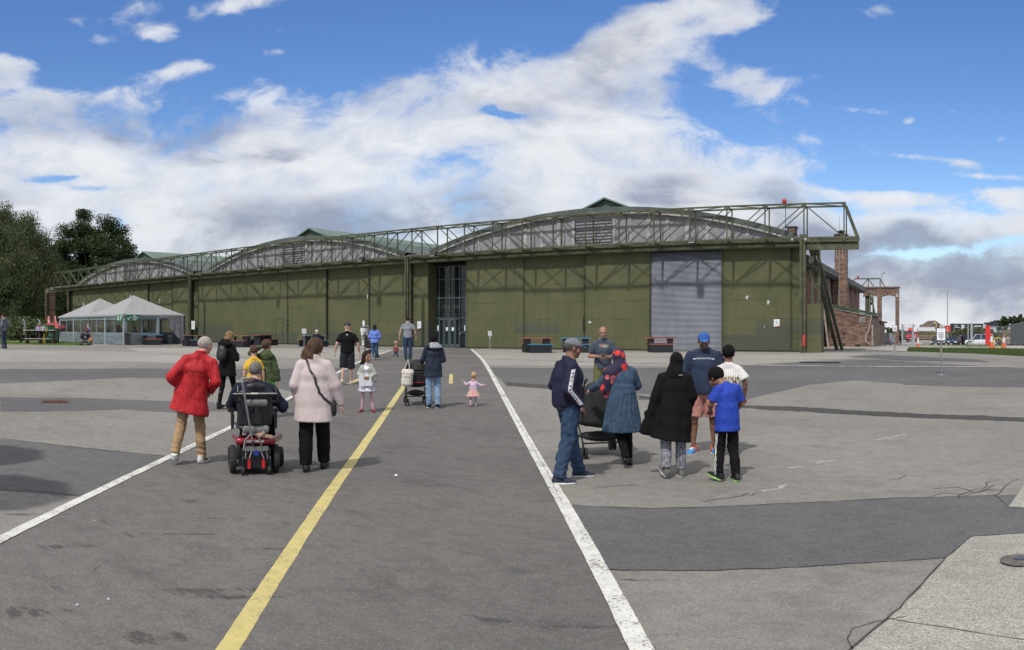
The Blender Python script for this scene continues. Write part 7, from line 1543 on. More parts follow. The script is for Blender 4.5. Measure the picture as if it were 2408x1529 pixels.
# 6 -- man in the wheelchair
p=Person(597,1108,855,10,'grey-haired man in a dark navy coat seated in the powered wheelchair',height=1.405,pose=dict(head=(.02,.03,1.29),neck=(.02,-.03,1.135),chest=(.03,-.04,.97),waist=(.02,-.03,.80),pelvis=(0,.02,.64),shl=(-.20,-.03,1.06),shr=(.24,-.03,1.05),ell=(-.31,.08,.84),elr=(.36,.06,.84),wrl=(-.26,.34,.78),wrr=(.33,.33,.78),hpl=(-.10,.05,.61),hpr=(.10,.05,.61),knl=(-.13,.50,.62),knr=(.13,.50,.62),anl=(-.13,.58,.20),anr=(.13,.58,.20)),vox=.0115,dz=0.)
p.body(); p.legs(c_black,'trousers',r=(.10,.075,.06),fold=.004,bunch=False); co=p.top(c_navy,'coat',.02,(.215,.16),sr=(.092,.082,.062),chest=(.235,.15),waist=(.225,.15),hip=(.22,.15),fold=.009,ffr=(18,18,10),seed=11,shoulder=.085)
m_coll=cloth('brown_collar',(.12,.06,.035)); F_=Field((-.12,-.15,1.08),(.12,.1,1.2),.008); F_.seg((0,-.03,1.10),(0,-.02,1.15),(.085,.078),(.080,.074),k=.01); mk('collar',[F_.mesh()],m_coll,p.root,None,p.sc)
p.hair(h_grey,'short',1.02,amp=.003,fr=90); p.shoes(m_shblack,m_soled)
# 7 -- woman in the pink coat
p=Person(739,1108,797,8,'woman with brown bob in a pale pink knee-length coat and black trousers, walking away',pose=dict(head=(.02,.04,1.625),ell=(-.25,-.05,1.14),wrl=(-.23,.06,.96),elr=(.28,.0,1.13),wrr=(.345,.06,.885),anl=(-.10,-.06,.09),knl=(-.11,.0,.50),anr=(.10,.22,.10),knr=(.10,.13,.51)),hyaw=25,fy=(-4,6),fp=(0,-4))
p.body(face='f',skin=None) if 0 else p.body(face='f',hdir=(None,A(.55,.1,-1)),palm=(A(.3,0,-1),A(-1,0,-.3)),curl=(.5,.75)); p.legs(c_black,r=(.115,.098,.086),seat=(.17,.13),fold=.006,bunch=False,toz=.0)
co=p.top(c_pink,'coat',.29,(.265,.20),hemc=(0,-.01,0),sr=(.098,.092,.066),chest=(.225,.15),waist=(.235,.165),hip=(.25,.18),fold=.005,ffr=(12,12,3),seed=12,shoulder=.080,stand=.035)
p.hair(h_brown,'bob',1.12,back=.15,amp=.008,fr=60,wind=(-.11,-.02))
p.strap(co,[A(-.10,.05,1.50),A(-.07,-.2,1.40),A(.05,-.3,1.22),A(.17,-.3,1.03),A(.27,-.12,.89)],.030,m_bag,'bag_strap',.006)
F_=Field((.18,-.17,.72),(.36,.12,.95),.01); F_.seg((.265,-.02,.80),(.265,-.02,.87),(.035,.075),(.03,.07),(1,0,0),.01); mk('shoulder_bag',[F_.mesh()],m_bag,p.root,None,p.sc)
mb=MB(); h,n=p.near(co,A(.02,-.3,1.27)); mb.cbox(tuple((h+n*.012)*p.sc),(.035,.008,.02),M=Matrix.Rotation(.7,3,'Y')); mb.build('strap_buckle',m_chrome,p.root,False,False)
p.shoes(m_shblack,m_soled,'shoe',1.)
# 8 -- man in black polo
p=Person(817,905,760,6,'man in a black polo shirt, dark shorts and a navy cap walking away',pose=dict(ell=(-.29,-.05,1.16),wrl=(-.35,-.0,.93),elr=(.30,-.03,1.15),wrr=(.34,.05,.91),shl=(-.185,0,1.39),shr=(.185,0,1.39),anl=(-.13,-.15,.15),knl=(-.12,.0,.52),anr=(.10,.08,.09)),bulk=1.08,fp=(-38,0))
p.body(hdir=(None,None),palm=(A(1,0,0),A(-1,0,0)),curl=(.5,.5)); p.legs(cloth('charcoal_shorts',(.020,.022,.026)),'shorts',to=.58,r=(.112,.105,.10),fold=.008,ffr=(22,22,14)); co=p.top(c_black,'polo_shirt',.06,(.185,.135),sleeve='short',sr=(.074,.076,.06),chest=(.188,.13),waist=(.178,.13),hip=(.18,.132),fold=.005); p.cap(c_navy,1,'cap')
mb=MB(); 
F_=Field((-.1,-.1,1.43),(.1,.1,1.55),.007); F_.seg((0,-.01,1.47),(0,-.005,1.492),(.072,.068),(.068,.064),k=.006); mk('collar',[F_.mesh()],[c_black,m_paper],p.root,lambda P:((P[:,2]>1.484)&(P[:,2]<1.50)).astype(int),p.sc)
p.patch(co,[[A(-.025,-.3,1.425),A(.025,-.3,1.425)],[A(-.025,-.3,1.405),A(.025,-.3,1.405)]],m_paper,'back_tag',d=(0,1,0))
p.patch(MATS and p.bv['cap'],[[p.H((-.02,-.12,.085)),p.H((.02,-.12,.085))],[p.H((-.025,-.13,.05)),p.H((.025,-.13,.05))]],mat('cap_logo',(.3,.3,.36),.7),'cap_badge',.003)
p.shoes(mat('sand_shoe',(.45,.41,.34),.7),m_shsole,'shoe',1.05); 
# 9 -- girl in silver dress
KID=dict(head=(0,.02,1.555),neck=(0,-.01,1.375),shl=(-.135,0,1.285),shr=(.135,0,1.285),chest=(0,0,1.18),waist=(0,0,1.01),pelvis=(0,0,.88),ell=(-.19,-.02,1.05),elr=(.19,-.02,1.05),wrl=(-.2,.06,.84),wrr=(.2,.06,.84),hpl=(-.075,0,.86),hpr=(.075,0,.86),knl=(-.085,.02,.46),knr=(.085,.02,.46),anl=(-.09,-.02,.085),anr=(.09,-.02,.085))
m_silver=mat('silver_fabric',(.52,.50,.55),.34,.65,var=.25,scale=14,bump=.7,bscale=40)
p=Person(863,969,826,186,'girl in a shiny silver dress and pale cardigan holding a sheet of paper, facing us',skin='tan',pose={**KID,'ell':(-.23,.02,1.06),'wrl':(-.12,.20,1.0),'elr':(.23,.02,1.06),'wrr':(.10,.20,1.0),'anl':(-.17,-.02,.085),'knl':(-.12,.02,.46),'anr':(.15,-.02,.085),'knr':(.11,.02,.46)},hs=1.28,hyaw=-42,hpitch=-6,fy=(-25,25))
p.body(face='f',cov=.68,palm=(A(1,0,0),A(-1,0,0)),curl=(.9,.9)); p.legs(cloth('pink_tights',(.52,.33,.42),var=.2,scale=40),'tights',r=(.070,.050,.040),fold=.0,bunch=False,seat=(.14,.11))
p.skirt(m_silver,'dress_skirt',.96,.56,(.15,.12),(.265,.22),(0,0),20,.014); p.top(m_silver,'dress_bodice',-.10,(.145,.115),sleeve='none',sr=(.05,.05,.05),chest=(.148,.112),waist=(.14,.11),hip=(.145,.11),fold=.003,shoulder=.058)
p.top(cloth('mint_grey_cardigan',(.42,.44,.40),bump=.7),'cardigan',.0,(.185,.13),sr=(.068,.062,.052),chest=(.172,.125),waist=(.168,.12),hip=(.178,.12),fold=.005,hemc=(0,-.05,0))
F_=p.bv['cardigan']; bm=bmesh.new(); bm.from_mesh(F_.data); bmesh.ops.delete(bm,geom=[f for f in bm.faces if f.calc_center_median().y/p.sc>.055 and abs(f.calc_center_median().x/p.sc)<.075 and f.calc_center_median().z/p.sc>.75],context='FACES'); bm.to_mesh(F_.data); bm.free()
p.hair(h_dk,'long',1.03,back=.27,amp=.006); p.shoes(mat('red_shoe',(.30,.02,.03),.4),m_soled,'shoe',.8)
mb=MB(); k=p.sc; M=Matrix.Rotation(.06,3,'Y')@Matrix.Rotation(-.15,3,'X'); mb.cbox((-.0*k+.02,.255*k,.89*k),(.26,.004,.22),M=M); tag(mb.build('sheet_of_paper',m_paper,None,False,False),'white sheet of paper held by the girl in silver','paper'); sp_=bpy.data.objects['sheet_of_paper']; sp_.location=p.root.location; sp_.rotation_euler=p.root.rotation_euler
# 10 -- woman in blue top
p=Person(881,846,763,-4,'woman with dark hair in a belted blue blouse and jeans pushing a pushchair',pose=dict(ell=(-.24,.02,1.12),wrl=(-.24,.22,1.02),elr=(.24,.02,1.12),wrr=(.24,.22,1.02),anl=(-.06,-.1,.12),anr=(.08,.12,.09)),bulk=1.08,fp=(-20,0))
p.body(); p.legs(c_djeans,'jeans',r=(.115,.078,.056)); co=p.top(cloth('cornflower_blue_blouse',(.15,.235,.62),var=.15,scale=40),'blouse',.12,(.215,.15),sleeve='elbow',sr=(.08,.085,.06),waist=(.15,.115),hip=(.20,.14),fold=.008); p.strap(co,[A(-.2,0,1.06),A(0,-.2,1.06),A(.2,0,1.06),A(0,.2,1.06)],.03,c_navy,'belt',closed=True); p.hair(h_dk,'long',1.04,back=.3); p.shoes(mat('sand_shoe',(.45,.41,.34),.7),m_shsole)
# 11 -- tartan toddler
BABY=dict(head=(0,.02,1.45),neck=(0,0,1.16),shl=(-.17,0,1.10),shr=(.17,0,1.10),chest=(0,0,.98),waist=(0,0,.80),pelvis=(0,0,.66),ell=(-.28,0,.90),elr=(.28,0,.90),wrl=(-.30,.10,.74),wrr=(.30,.10,.74),hpl=(-.10,0,.62),hpr=(.10,0,.62),knl=(-.12,.03,.36),knr=(.12,.03,.36),anl=(-.14,-.05,.10),anr=(.14,.05,.10))
def tartan(q,b,o):
    co=q.new('ShaderNodeTexCoord').outputs['Object']; s=q.new('ShaderNodeSeparateXYZ',ins={0:co}); f=lambda v,p_:q.m('GREATER_THAN',q.m('SINE',q.m('MULTIPLY',v,p_)),.55)
    c=q.mix(q.m('MULTIPLY',f(s.outputs[0],95.),.75),(.30,.02,.03),(.025,.02,.03)); c=q.mix(q.m('MULTIPLY',f(s.outputs[2],95.),.75),c,(.02,.02,.03)); c=q.mix(q.m('MULTIPLY',q.m('GREATER_THAN',q.m('SINE',q.m('MULTIPLY',s.outputs[2],95.)),.97),.7),c,(.6,.55,.5)); q.set(b,'Base Color',c); b.inputs['Roughness'].default_value=.9
p=Person(931,840,802,35,'toddler in a red tartan shirt walking ahead of the man in the grey T-shirt',skin='baby',pose={**BABY,'anl':(-.16,-.18,.16),'anr':(.16,.12,.10)},hs=2.1,fp=(-25,0))
p.body(face='f'); p.legs(c_jeans,'jeans',r=(.11,.09,.08),fold=.003,bunch=False); p.top(custom('red_tartan',tartan),'shirt',.1,(.24,.20),sr=(.085,.08,.07),chest=(.19,.16),waist=(.21,.17),hip=(.22,.18),fold=.006,shoulder=.08); p.hair(h_bb,'crop',1.); p.shoes(m_shblack,m_shsole,'shoe',1.)
# 12 -- man in the grey T-shirt
p=Person(959,848,745,3,'tall man in a grey T-shirt and jeans walking towards the entrance',pose=dict(ell=(-.29,-.03,1.16),wrl=(-.34,.0,.93),elr=(.29,.0,1.16),wrr=(.32,.08,.93),shl=(-.18,0,1.395),shr=(.18,0,1.395),anl=(-.08,.0,.09),anr=(.10,.05,.10)),bulk=1.05)
p.body(palm=(A(1,0,0),A(-1,0,0))); p.legs(c_jeans,'jeans',r=(.108,.076,.066)); co=p.top(cloth('heather_grey_cotton',(.23,.24,.27),wr=.2),'t_shirt',.05,(.172,.125),sleeve='short',sr=(.073,.068,.055),chest=(.185,.125),waist=(.160,.12),hip=(.168,.122),fold=.005); p.hair(h_dk,'short'); p.shoes(m_shblack,m_shsole)
# 13 -- woman in the raincoat
p=Person(1019,960,787,-10,'dark-haired woman in a navy raincoat with a zebra-lined hood pushing a pushchair',skin='tan',pose=dict(head=(.02,.04,1.60),neck=(0,0,1.45),ell=(-.25,.03,1.13),wrl=(-.23,.26,1.05),elr=(.25,.02,1.12),wrr=(.14,.26,1.05),anl=(-.09,.05,.09),anr=(.10,-.04,.09)),hyaw=18,bulk=.95)
def zebra(q,b,o):
    co=q.new('ShaderNodeTexCoord').outputs['Object']; n=q.noise(co,9,3,.5); s=q.new('ShaderNodeSeparateXYZ',ins={0:co}); f=q.m('GREATER_THAN',q.m('SINE',q.m('ADD',q.m('MULTIPLY',s.outputs[0],210.),q.m('ADD',q.m('MULTIPLY',n,16.),q.m('MULTIPLY',s.outputs[2],-90.)))),0.); q.set(b,'Base Color',q.mix(f,(.55,.55,.62),(.03,.03,.06))); b.inputs['Roughness'].default_value=.8
p.body(face='f'); p.legs(c_ljeans,'jeans',r=(.105,.088,.074)); co=p.top(cloth('navy_raincoat',(.020,.027,.048),.55),'raincoat',.22,(.215,.15),sr=(.078,.07,.058),chest=(.185,.13),waist=(.19,.135),hip=(.205,.145),fold=.009,ffr=(18,18,6),seed=15)
p.hood(custom('zebra_lining',zebra),'hood',up=False,w=1.25,mats=[custom('zebra_lining',zebra),c_navy],matfn=lambda P:((P[:,2]<1.405)|(P[:,0]<-.11)).astype(int)); p.hair(h_black,'short',1.10,amp=.004,fr=80); p.shoes(c_navy,m_shsole,'trainer',1.05)
# 14 -- toddler in pink
p=Person(1113,955,875,4,'toddler in a lilac top and rainbow tulle skirt toddling away with arms out',skin='baby',pose={**BABY,'head':(.02,.03,1.50),'neck':(0,0,1.24),'shl':(-.16,0,1.18),'shr':(.16,0,1.18),'chest':(0,0,1.06),'waist':(0,0,.90),'pelvis':(0,0,.76),'ell':(-.36,.02,1.06),'wrl':(-.46,.02,1.19),'elr':(.36,.02,1.02),'wrr':(.45,.04,1.05),'anl':(-.12,-.16,.14),'anr':(.13,.02,.10),'knl':(-.12,.0,.38),'knr':(.12,.03,.38)},hs=1.72,fp=(-35,0))
def tulle(q,b,o):
    co=q.new('ShaderNodeTexCoord').outputs['Object']; s=q.new('ShaderNodeSeparateXYZ',ins={0:co}); a=q.m('MULTIPLY_ADD',q.m('ARCTAN2',s.outputs[0],s.outputs[1]),2.6,.3); a=q.m('ADD',a,q.m('MULTIPLY',q.noise(co,12,3,.5),1.2)); fr=q.m('FRACT',a)
    cr=q.new('ShaderNodeValToRGB'); q.set(cr,0,fr); e=cr.color_ramp.elements; cols=[(.62,.16,.13),(.62,.16,.13),(.62,.35,.16),(.60,.55,.30),(.28,.42,.40),(.30,.28,.48),(.62,.28,.33),(.62,.16,.13)]
    e[0].color=cols[0]+(1,); e[1].color=cols[-1]+(1,)
    for i,c in enumerate(cols[1:-1]): x=e.new((i+1)/7); x.color=c+(1,)
    q.set(b,'Base Color',cr.outputs[0]); b.inputs['Roughness'].default_value=.9
p.body(cov=.75); p.legs(cloth('pale_pink_tights',(.55,.38,.42)),'tights',r=(.10,.075,.062),fold=0,bunch=False); p.skirt(custom('rainbow_tulle',tulle),'tulle_skirt',.86,.46,(.17,.15),(.38,.33),(0,0),22,.012); p.top(cloth('lilac_cotton',(.56,.42,.56)),'jumper',.0,(.21,.17),sr=(.085,.08,.07),chest=(.18,.15),waist=(.19,.155),hip=(.205,.16),fold=.007,shoulder=.078); p.hair(h_bb,'crop',1.0,amp=.002); p.shoes(mat('pale_pink_shoe',(.55,.38,.36),.6),m_shsole,'shoe',1.05)
# 15 -- white haired person at a table
SIT=dict(head=(.0,.03,1.25),neck=(0,-.01,1.10),chest=(0,-.01,.93),waist=(0,-.02,.74),pelvis=(0,0,.60),shl=(-.18,0,1.045),shr=(.18,0,1.045),ell=(-.26,.05,.80),elr=(.26,.05,.80),wrl=(-.18,.26,.76),wrr=(.18,.26,.76),hpl=(-.1,.03,.55),hpr=(.1,.03,.55),knl=(-.12,.44,.52),knr=(.12,.44,.52),anl=(-.12,.42,.09),anr=(.12,.42,.09))
def sitter(px,r,ytop,turn,label,top,h=1.36,skin='pale',hr=None,hstyle='crop',hs=1.,leg=None,gz=None,**k):
    x,y=WR(px,r); g=float(G(x,y)); py=HZ+F*(EYE-g)/r; zt=EYE+(HZ-ytop)*r/F
    q=Person(px,py,ytop,turn,label,skin,pose=SIT,hs=hs,height=h*1.0,**k); q.root.location=(x,y,zt-h if gz is None else gz)
    q.body(); q.legs(leg or c_black,r=(.1,.075,.06),fold=.003,bunch=False); q.top(top,'top',.0,(.19,.14),sr=(.072,.066,.055),fold=.005); q.hair(hr or h_dk,hstyle); q.shoes(m_shblack,m_soled); return q
sitter(745,41.5,775.3,0,'white-haired person in a dark waistcoat sitting at the teal picnic table',c_navy,1.33,hr=h_bd)
# 16 -- man in the tracksuit top
p=Person(1334,1131,797,66,'man in a grey cap, striped navy tracksuit top and jeans standing on the white line',skin='brown',pose=dict(head=(-.01,.085,1.61),neck=(0,.02,1.46),chest=(0,.02,1.27),ell=(-.24,-.07,1.15),wrl=(-.22,.12,.97),elr=(.25,-.10,1.13),wrr=(.215,.07,.945),hpl=(-.09,.02,.92),hpr=(.09,.02,.92),knl=(-.16,.12,.51),anl=(-.17,.25,.10),knr=(.08,-.03,.50),anr=(.14,-.16,.09)),hyaw=12,hpitch=-8,fy=(14,22),fp=(0,0),bulk=1.16)
p.J['anl']=np.array((-.17,.24,.09)); p.body(face='f',beard=None,grey=True,hands=True); p.legs(c_jeans,'jeans',r=(.108,.078,.068),fold=.009,ffr=(26,26,18),seed=21)
m_trk=cloth('navy_tracksuit',(.016,.017,.040),.75); 
co=p.top(m_trk,'tracksuit_top',.045,(.168,.145),sr=(.078,.074,.054),chest=(.185,.145),waist=(.18,.15),hip=(.175,.15),fold=.008,ffr=(18,18,10),seed=22,stand=.035,shoulder=.07)
F_=Field((-.25,-.2,.84),(.25,.25,.96),.0095); F_.seg(p.J['pelvis']+(0,0,-.05),p.J['pelvis']+(0,0,-.01),(.181,.155),(.181,.157),p.J['shr']-p.J['shl'],.005); F_.cut((0,0,.925),(0,0,1)); F_.cut((0,0,.885),(0,0,-1)); mk('waistband',[F_.mesh()],cloth('grey_knit_band',(.07,.075,.085)),p.root,None,p.sc)
J=p.J; sh,el,wr=J['shr'],J['elr'],J['wrr']; out=np.array((.93,-.30,.0)); out/=np.linalg.norm(out); pts=[]; cen=[]
for t_ in np.linspace(.05,1,26):
    c=sh+(el-sh)*(t_*2) if t_<.5 else el+(wr-el)*(t_*2-1); ax=(wr-sh)/np.linalg.norm(wr-sh); s_=np.cross(ax,out); s_/=np.linalg.norm(s_); c=c+np.array((0,.012,0))
    if t_<.04: c=c+np.array((-.03,.0,.05))
    pts.append([c+out*.3+s_*u_ for u_ in (.026,0,-.026)]); cen.append(c)
m_tape=mat('white_sleeve_tape',(.55,.56,.60),.8); st=p.patch(co,pts,m_tape,'sleeve_stripe',.005,d=tuple(-out))
m_redl=mat('red_lettering',(.50,.03,.03),.8); m_navyl=mat('navy_lettering',(.02,.02,.07),.8)
for (a_,b_,u0) in ((sh,el,.36),(sh,el,.92),(el,wr,.55)):
    ax=(b_-a_)/np.linalg.norm(b_-a_); c=a_+(b_-a_)*u0+np.array((0,.012,0)); rt=-ax; rt=rt-out*(rt@out); rt/=np.linalg.norm(rt)
    for tx,off_,mm in (('F',-.052,m_redl),('ILA',.012,m_navyl)): p.text(co,tx,.052,tuple((c+rt*off_)*p.sc),tuple(rt),tuple(np.cross(out,rt)),mm,'tape_lettering',.95,.010,parent=st)
p.hair(h_dg,'short',1.0); m_gcap=cloth('grey_cap_cloth',(.17,.175,.20)); p.cap(m_gcap,1)
mb=MB(); h,n=p.near(p.bv['cap'],p.H((.02,.12,.10))); mb.add([tuple((h+n*.004+np.array(q_))*p.sc) for q_ in [tuple(p.HM@np.array((math.cos(a_)*.022,0,math.sin(a_)*.022))) for a_ in np.linspace(0,6.28,13)[:-1]]],[tuple(range(12))]); mb.build('cap_badge',mat('coral_badge',(.55,.12,.09),.7),p.root,False,False)
p.shoes(mat('navy_trainer',(.018,.020,.045),.7),m_shsole,'trainer',1.04)
# 17 -- man with the phone
c_slate=cloth('slate_cotton',(.060,.075,.105)); p=Person(1418,972,768,181,'bald bearded man in a slate T-shirt and olive shorts looking down at his phone',skin='tan',pose=dict(head=(0,.055,1.62),ell=(-.27,-.0,1.14),wrl=(-.08,.22,1.13),elr=(.27,-.0,1.14),wrr=(.06,.22,1.14)),hpitch=-14)
p.body(face='f',beard=m_beardg,palm=(A(1,0,.4),A(-1,0,.4)),curl=(1.,1.)); p.legs(cloth('olive_cargo_cotton',(.13,.125,.05),var=.2),'shorts',to=.56,r=(.110,.10,.095),fold=.008); co=p.top(c_slate,'t_shirt',.06,(.175,.13),sleeve='short',sr=(.073,.07,.055),waist=(.168,.122),hip=(.172,.125),fold=.005)
for ch,dx,mm in (('J.',.085,mat('black_lettering',(.01,.01,.012),.8)),('W',.035,mat('orange_lettering',(.60,.30,.06),.8)),('I',-.003,mat('orange_lettering',(.60,.30,.06),.8)),('LL',-.045,m_paper),('S',-.09,mat('gold_lettering',(.5,.38,.08),.8))): p.text(co,ch,.075,(-dx*p.sc,.1,1.30*p.sc),(-1,0,0),(0,0,1),mm,'shirt_lettering',1.,.006) if 0 else p.text(co,ch,.075,(dx*p.sc,.0,1.30*p.sc),(-1,0,0),(0,0,1),mm,'shirt_lettering',1.,.006)
p.hair(h_dg,'fringe_bald',.975,amp=.001); p.shoes(m_shw,m_shsole)
k=p.sc; mb=MB(); mb.cbox((-.01*k,.275*k,1.155*k),(.072,.012,.14),M=Matrix.Rotation(-1.0,3,'X')); o=tag(mb.build('mobile_phone',m_shblack,None,False,False),'dark mobile phone in the hands of the man in slate','phone'); o.location=p.root.location; o.rotation_euler=p.root.rotation_euler
# 18 -- woman in the denim dress
def dots(q,b,o):
    co=q.new('ShaderNodeTexCoord').outputs['Object']; v=q.new('ShaderNodeTexVoronoi',ins={'Vector':co,'Scale':9.5,'Randomness':.75}); f=q.m('LESS_THAN',v.outputs['Distance'],.43); sc_=q.new('ShaderNodeSeparateColor'); q.l.new(v.outputs['Color'],sc_.inputs[0]); c=q.mix(q.m('GREATER_THAN',sc_.outputs[0],.5),(.55,.03,.02),(.55,.13,.15)); q.set(b,'Base Color',q.mix(f,(.018,.014,.045),c)); b.inputs['Roughness'].default_value=.8
m_dots=custom('dotted_scarf',dots)
p=Person(1465,1096,822,-16,'woman in a denim dress and red-dotted navy headscarf bending over a black pushchair',pose=dict(head=(-.03,.14,1.555),neck=(-.01,.09,1.425),chest=(0,.07,1.24),waist=(0,.03,1.05),pelvis=(0,-.02,.93),shl=(-.19,.08,1.335),shr=(.16,.06,1.345),ell=(-.30,.16,1.16),wrl=(-.36,.40,1.08),elr=(.25,.12,1.14),wrr=(.13,.38,1.06),hpl=(-.09,-.02,.9),hpr=(.09,-.02,.9),knl=(-.06,-.02,.49),anl=(-.02,-.22,.17),knr=(.09,.08,.50),anr=(.11,.08,.09)),hpitch=-20,fp=(-55,0),bulk=1.06)
p.body(); p.legs(c_black,'leggings',r=(.10,.070,.052),fold=.003,bunch=False); c_dd=cloth('denim_dress_cotton',(.042,.074,.122),var=.2,scale=14)
co=p.top(c_dd,'dress_bodice',-.10,(.17,.135),sr=(.078,.072,.058),chest=(.185,.13),waist=(.165,.13),hip=(.17,.13),fold=.005,seed=30)
p.skirt(c_dd,'dress_skirt',1.12,.50,(.185,.165),(.29,.245),(-.015,-.045),17,.011); 
tier=Field((-.36,-.33,.60),(.34,.3,.74),.0105); tier.seg((-.01,.0,.69),(-.01,.0,.665),(.258,.218),(.262,.222),(1,0,0),.005); tier.cut((0,0,.70),(0,0,1)); tier.cut((0,0,.655),(0,0,-1)); tier.fold(.008,(50,50,10),5)
p.hood(m_dots,'headscarf',w=.98,drop=.1)
F_=Field((-.36,-.16,.92),(.02,.32,1.48),.0105); F_.seg((-.04,.03,1.40),(-.17,.03,1.33),(.05,.10),(.075,.11),(0,1,0),.04); F_.seg((-.17,.03,1.33),(-.24,.05,1.10),(.085,.085),(.075,.06),(1,0,0),.04); F_.seg((-.24,.05,1.10),(-.22,.06,1.0),(.075,.05),(.04,.03),(1,0,0),.03); F_.fold(.006,(30,30,14),3); mk('shawl_end',[F_.mesh()],m_dots,p.root,None,p.sc)
p.shoes(m_shblack,m_soled,'shoe',1.)
# 19 -- woman in black
p=Person(1586,1122,829,-4,'woman in a black headscarf and long billowing black coat over patterned trousers',skin='tan',pose=dict(head=(.03,.05,1.625),ell=(-.25,-.02,1.13),wrl=(-.30,.02,.90),elr=(.24,.0,1.13),wrr=(.18,.16,.95),anl=(-.12,-.12,.13),knl=(-.12,-.02,.5),knr=(.09,.04,.5),anr=(.09,.0,.09)),fp=(-28,0),fy=(-28,-12),bulk=1.04)
def geo(q,b,o):
    co=q.new('ShaderNodeTexCoord').outputs['Object']; v=q.new('ShaderNodeTexVoronoi',ins={'Vector':co,'Scale':62.,'Randomness':0.}); f=q.m('LESS_THAN',q.m('ABSOLUTE',q.m('SUBTRACT',v.outputs['Distance'],.42)),.10); q.set(b,'Base Color',q.mix(f,(.015,.017,.03),(.42,.43,.48))); b.inputs['Roughness'].default_value=.85
p.body(hdir=(A(-.05,.1,-1),None),palm=(A(1,0,0),A(-.3,0,-1)),curl=(.7,.4)); p.legs(custom('patterned_cotton',geo),'trousers',r=(.10,.078,.068),fold=.003,bunch=False,toz=.02)
co=p.top(c_black,'long_coat',.42,(.285,.20),hemc=(-.06,-.03,0),hemn=(-.14,0,-1),sr=(.085,.082,.085),chest=(.19,.13),waist=(.205,.145),hip=(.235,.165),fold=.012,ffr=(17,17,3),seed=31,mid=(.25,.175))
F_=Field((-.52,-.22,.45),(-.05,.2,1.15),.0115); F_.seg((-.20,.0,1.02),(-.30,.01,.86),(.06,.05),(.10,.05),(1,0,0),.05); F_.seg((-.30,.01,.86),(-.34,.0,.62),(.12,.05),(.125,.04),(1,0,0),.04); F_.fold(.012,(18,18,6),4); F_.cut((-.34,0,.55),(-.25,0,-1)); mk('billowing_panel',[F_.mesh()],c_black,p.root,None,p.sc)
p.hood(c_black,'headscarf',w=.97); mb=MB(); h,n=p.near(p.bv['headscarf'],A(.12,-.2,1.44)); mb.cbox(tuple((h+n*.006)*p.sc),(.05,.008,.015)); mb.build('scarf_pin',m_chrome,p.root,False,False)
F_=Field((-.25,-.2,.48),(.25,.2,.66),.011); F_.seg((0,-.0,.64),(-.01,-.02,.55),(.20,.14),(.215,.15),(1,0,0),.01); F_.fold(.008,(30,30,5),9); F_.cut((0,0,.53),(0,0,-1)); mk('tunic_hem',[F_.mesh()],custom('dark_stripe',lambda q,b,o:(q.set(b,'Base Color',q.mix(q.m('GREATER_THAN',q.m('SINE',q.m('MULTIPLY',q.new('ShaderNodeSeparateXYZ',ins={0:q.new('ShaderNodeTexCoord').outputs['Object']}).outputs[0],150.)),.93),(.02,.012,.014),(.35,.3,.28))),)),p.root,None,p.sc)
p.shoes(m_shgrey,m_shsole,'trainer',.98)
# 20 -- man in navy T-shirt and pink shorts
p=Person(1656,1066,783,184,'man in a blue cap, navy T-shirt and pink shorts facing us',skin='brown',pose=dict(head=(.0,.075,1.60),neck=(0,.0,1.46),ell=(-.28,-.02,1.13),wrl=(-.25,-.10,.92),elr=(.29,-.02,1.13),wrr=(.27,-.08,.92),shl=(-.185,0,1.395),shr=(.185,0,1.395),knl=(-.12,.02,.5),anl=(-.14,-.02,.09),knr=(.13,.02,.5),anr=(.16,-.02,.09),hpl=(-.10,0,.92),hpr=(.10,0,.92)),hyaw=-8,hpitch=-12,fy=(-18,14),bulk=1.12)
p.body(face='f',beard=m_beardd,grey=False); p.legs(cloth('salmon_cotton',(.42,.20,.175)),'shorts',to=.50,r=(.112,.105,.10),fold=.007,seat=(.175,.14)); c_nt=cloth('dark_slate_blue_cotton',(.028,.040,.075)); co=p.top(c_nt,'t_shirt',.10,(.19,.165),sleeve='elbow',sr=(.082,.080,.062),chest=(.198,.145),waist=(.192,.16),hip=(.188,.162),fold=.006,shoulder=.072)
p.text(co,'HANGOTEN',.032,(0,.0,1.315*p.sc),(-1,0,0),(0,0,1),m_paper,'shirt_lettering',1.25,.006)
for sx in(-1,1): p.patch(co,[[A(sx*.112,.3,1.353),A(sx*.150,.3,1.353)],[A(sx*.112,.3,1.342),A(sx*.150,.3,1.342)]],m_paper,'shirt_bar',d=(0,-1,0))
p.cap(cloth('bright_blue_cap',(.035,.105,.34)),1,brim=True); c=p.bv['cap']; p.patch(c,[[p.H((-.022,.2,.085)),p.H((0,.2,.108))],[p.H((0,.2,.062)),p.H((.022,.2,.085))]],m_paper,'cap_diamond',.003); p.hair(h_dg,'fringe_bald',.97,amp=.001)
p.shoes(mat('blue_mesh_shoe',(.06,.22,.50),.7),m_shsole,'trainer',1.15,mats=[mat('blue_mesh_shoe',(.06,.22,.50),.7),m_shsole,mat('orange_mesh_shoe',(.55,.13,.06),.7),m_shw],matf=lambda L,m_:np.where((m_==0)&(L[:,1]<.03),2,np.where((m_==0)&(np.abs(L[:,0])<.022)&(L[:,1]>.03)&(L[:,1]<.10)&(L[:,2]>.07),3,m_)))
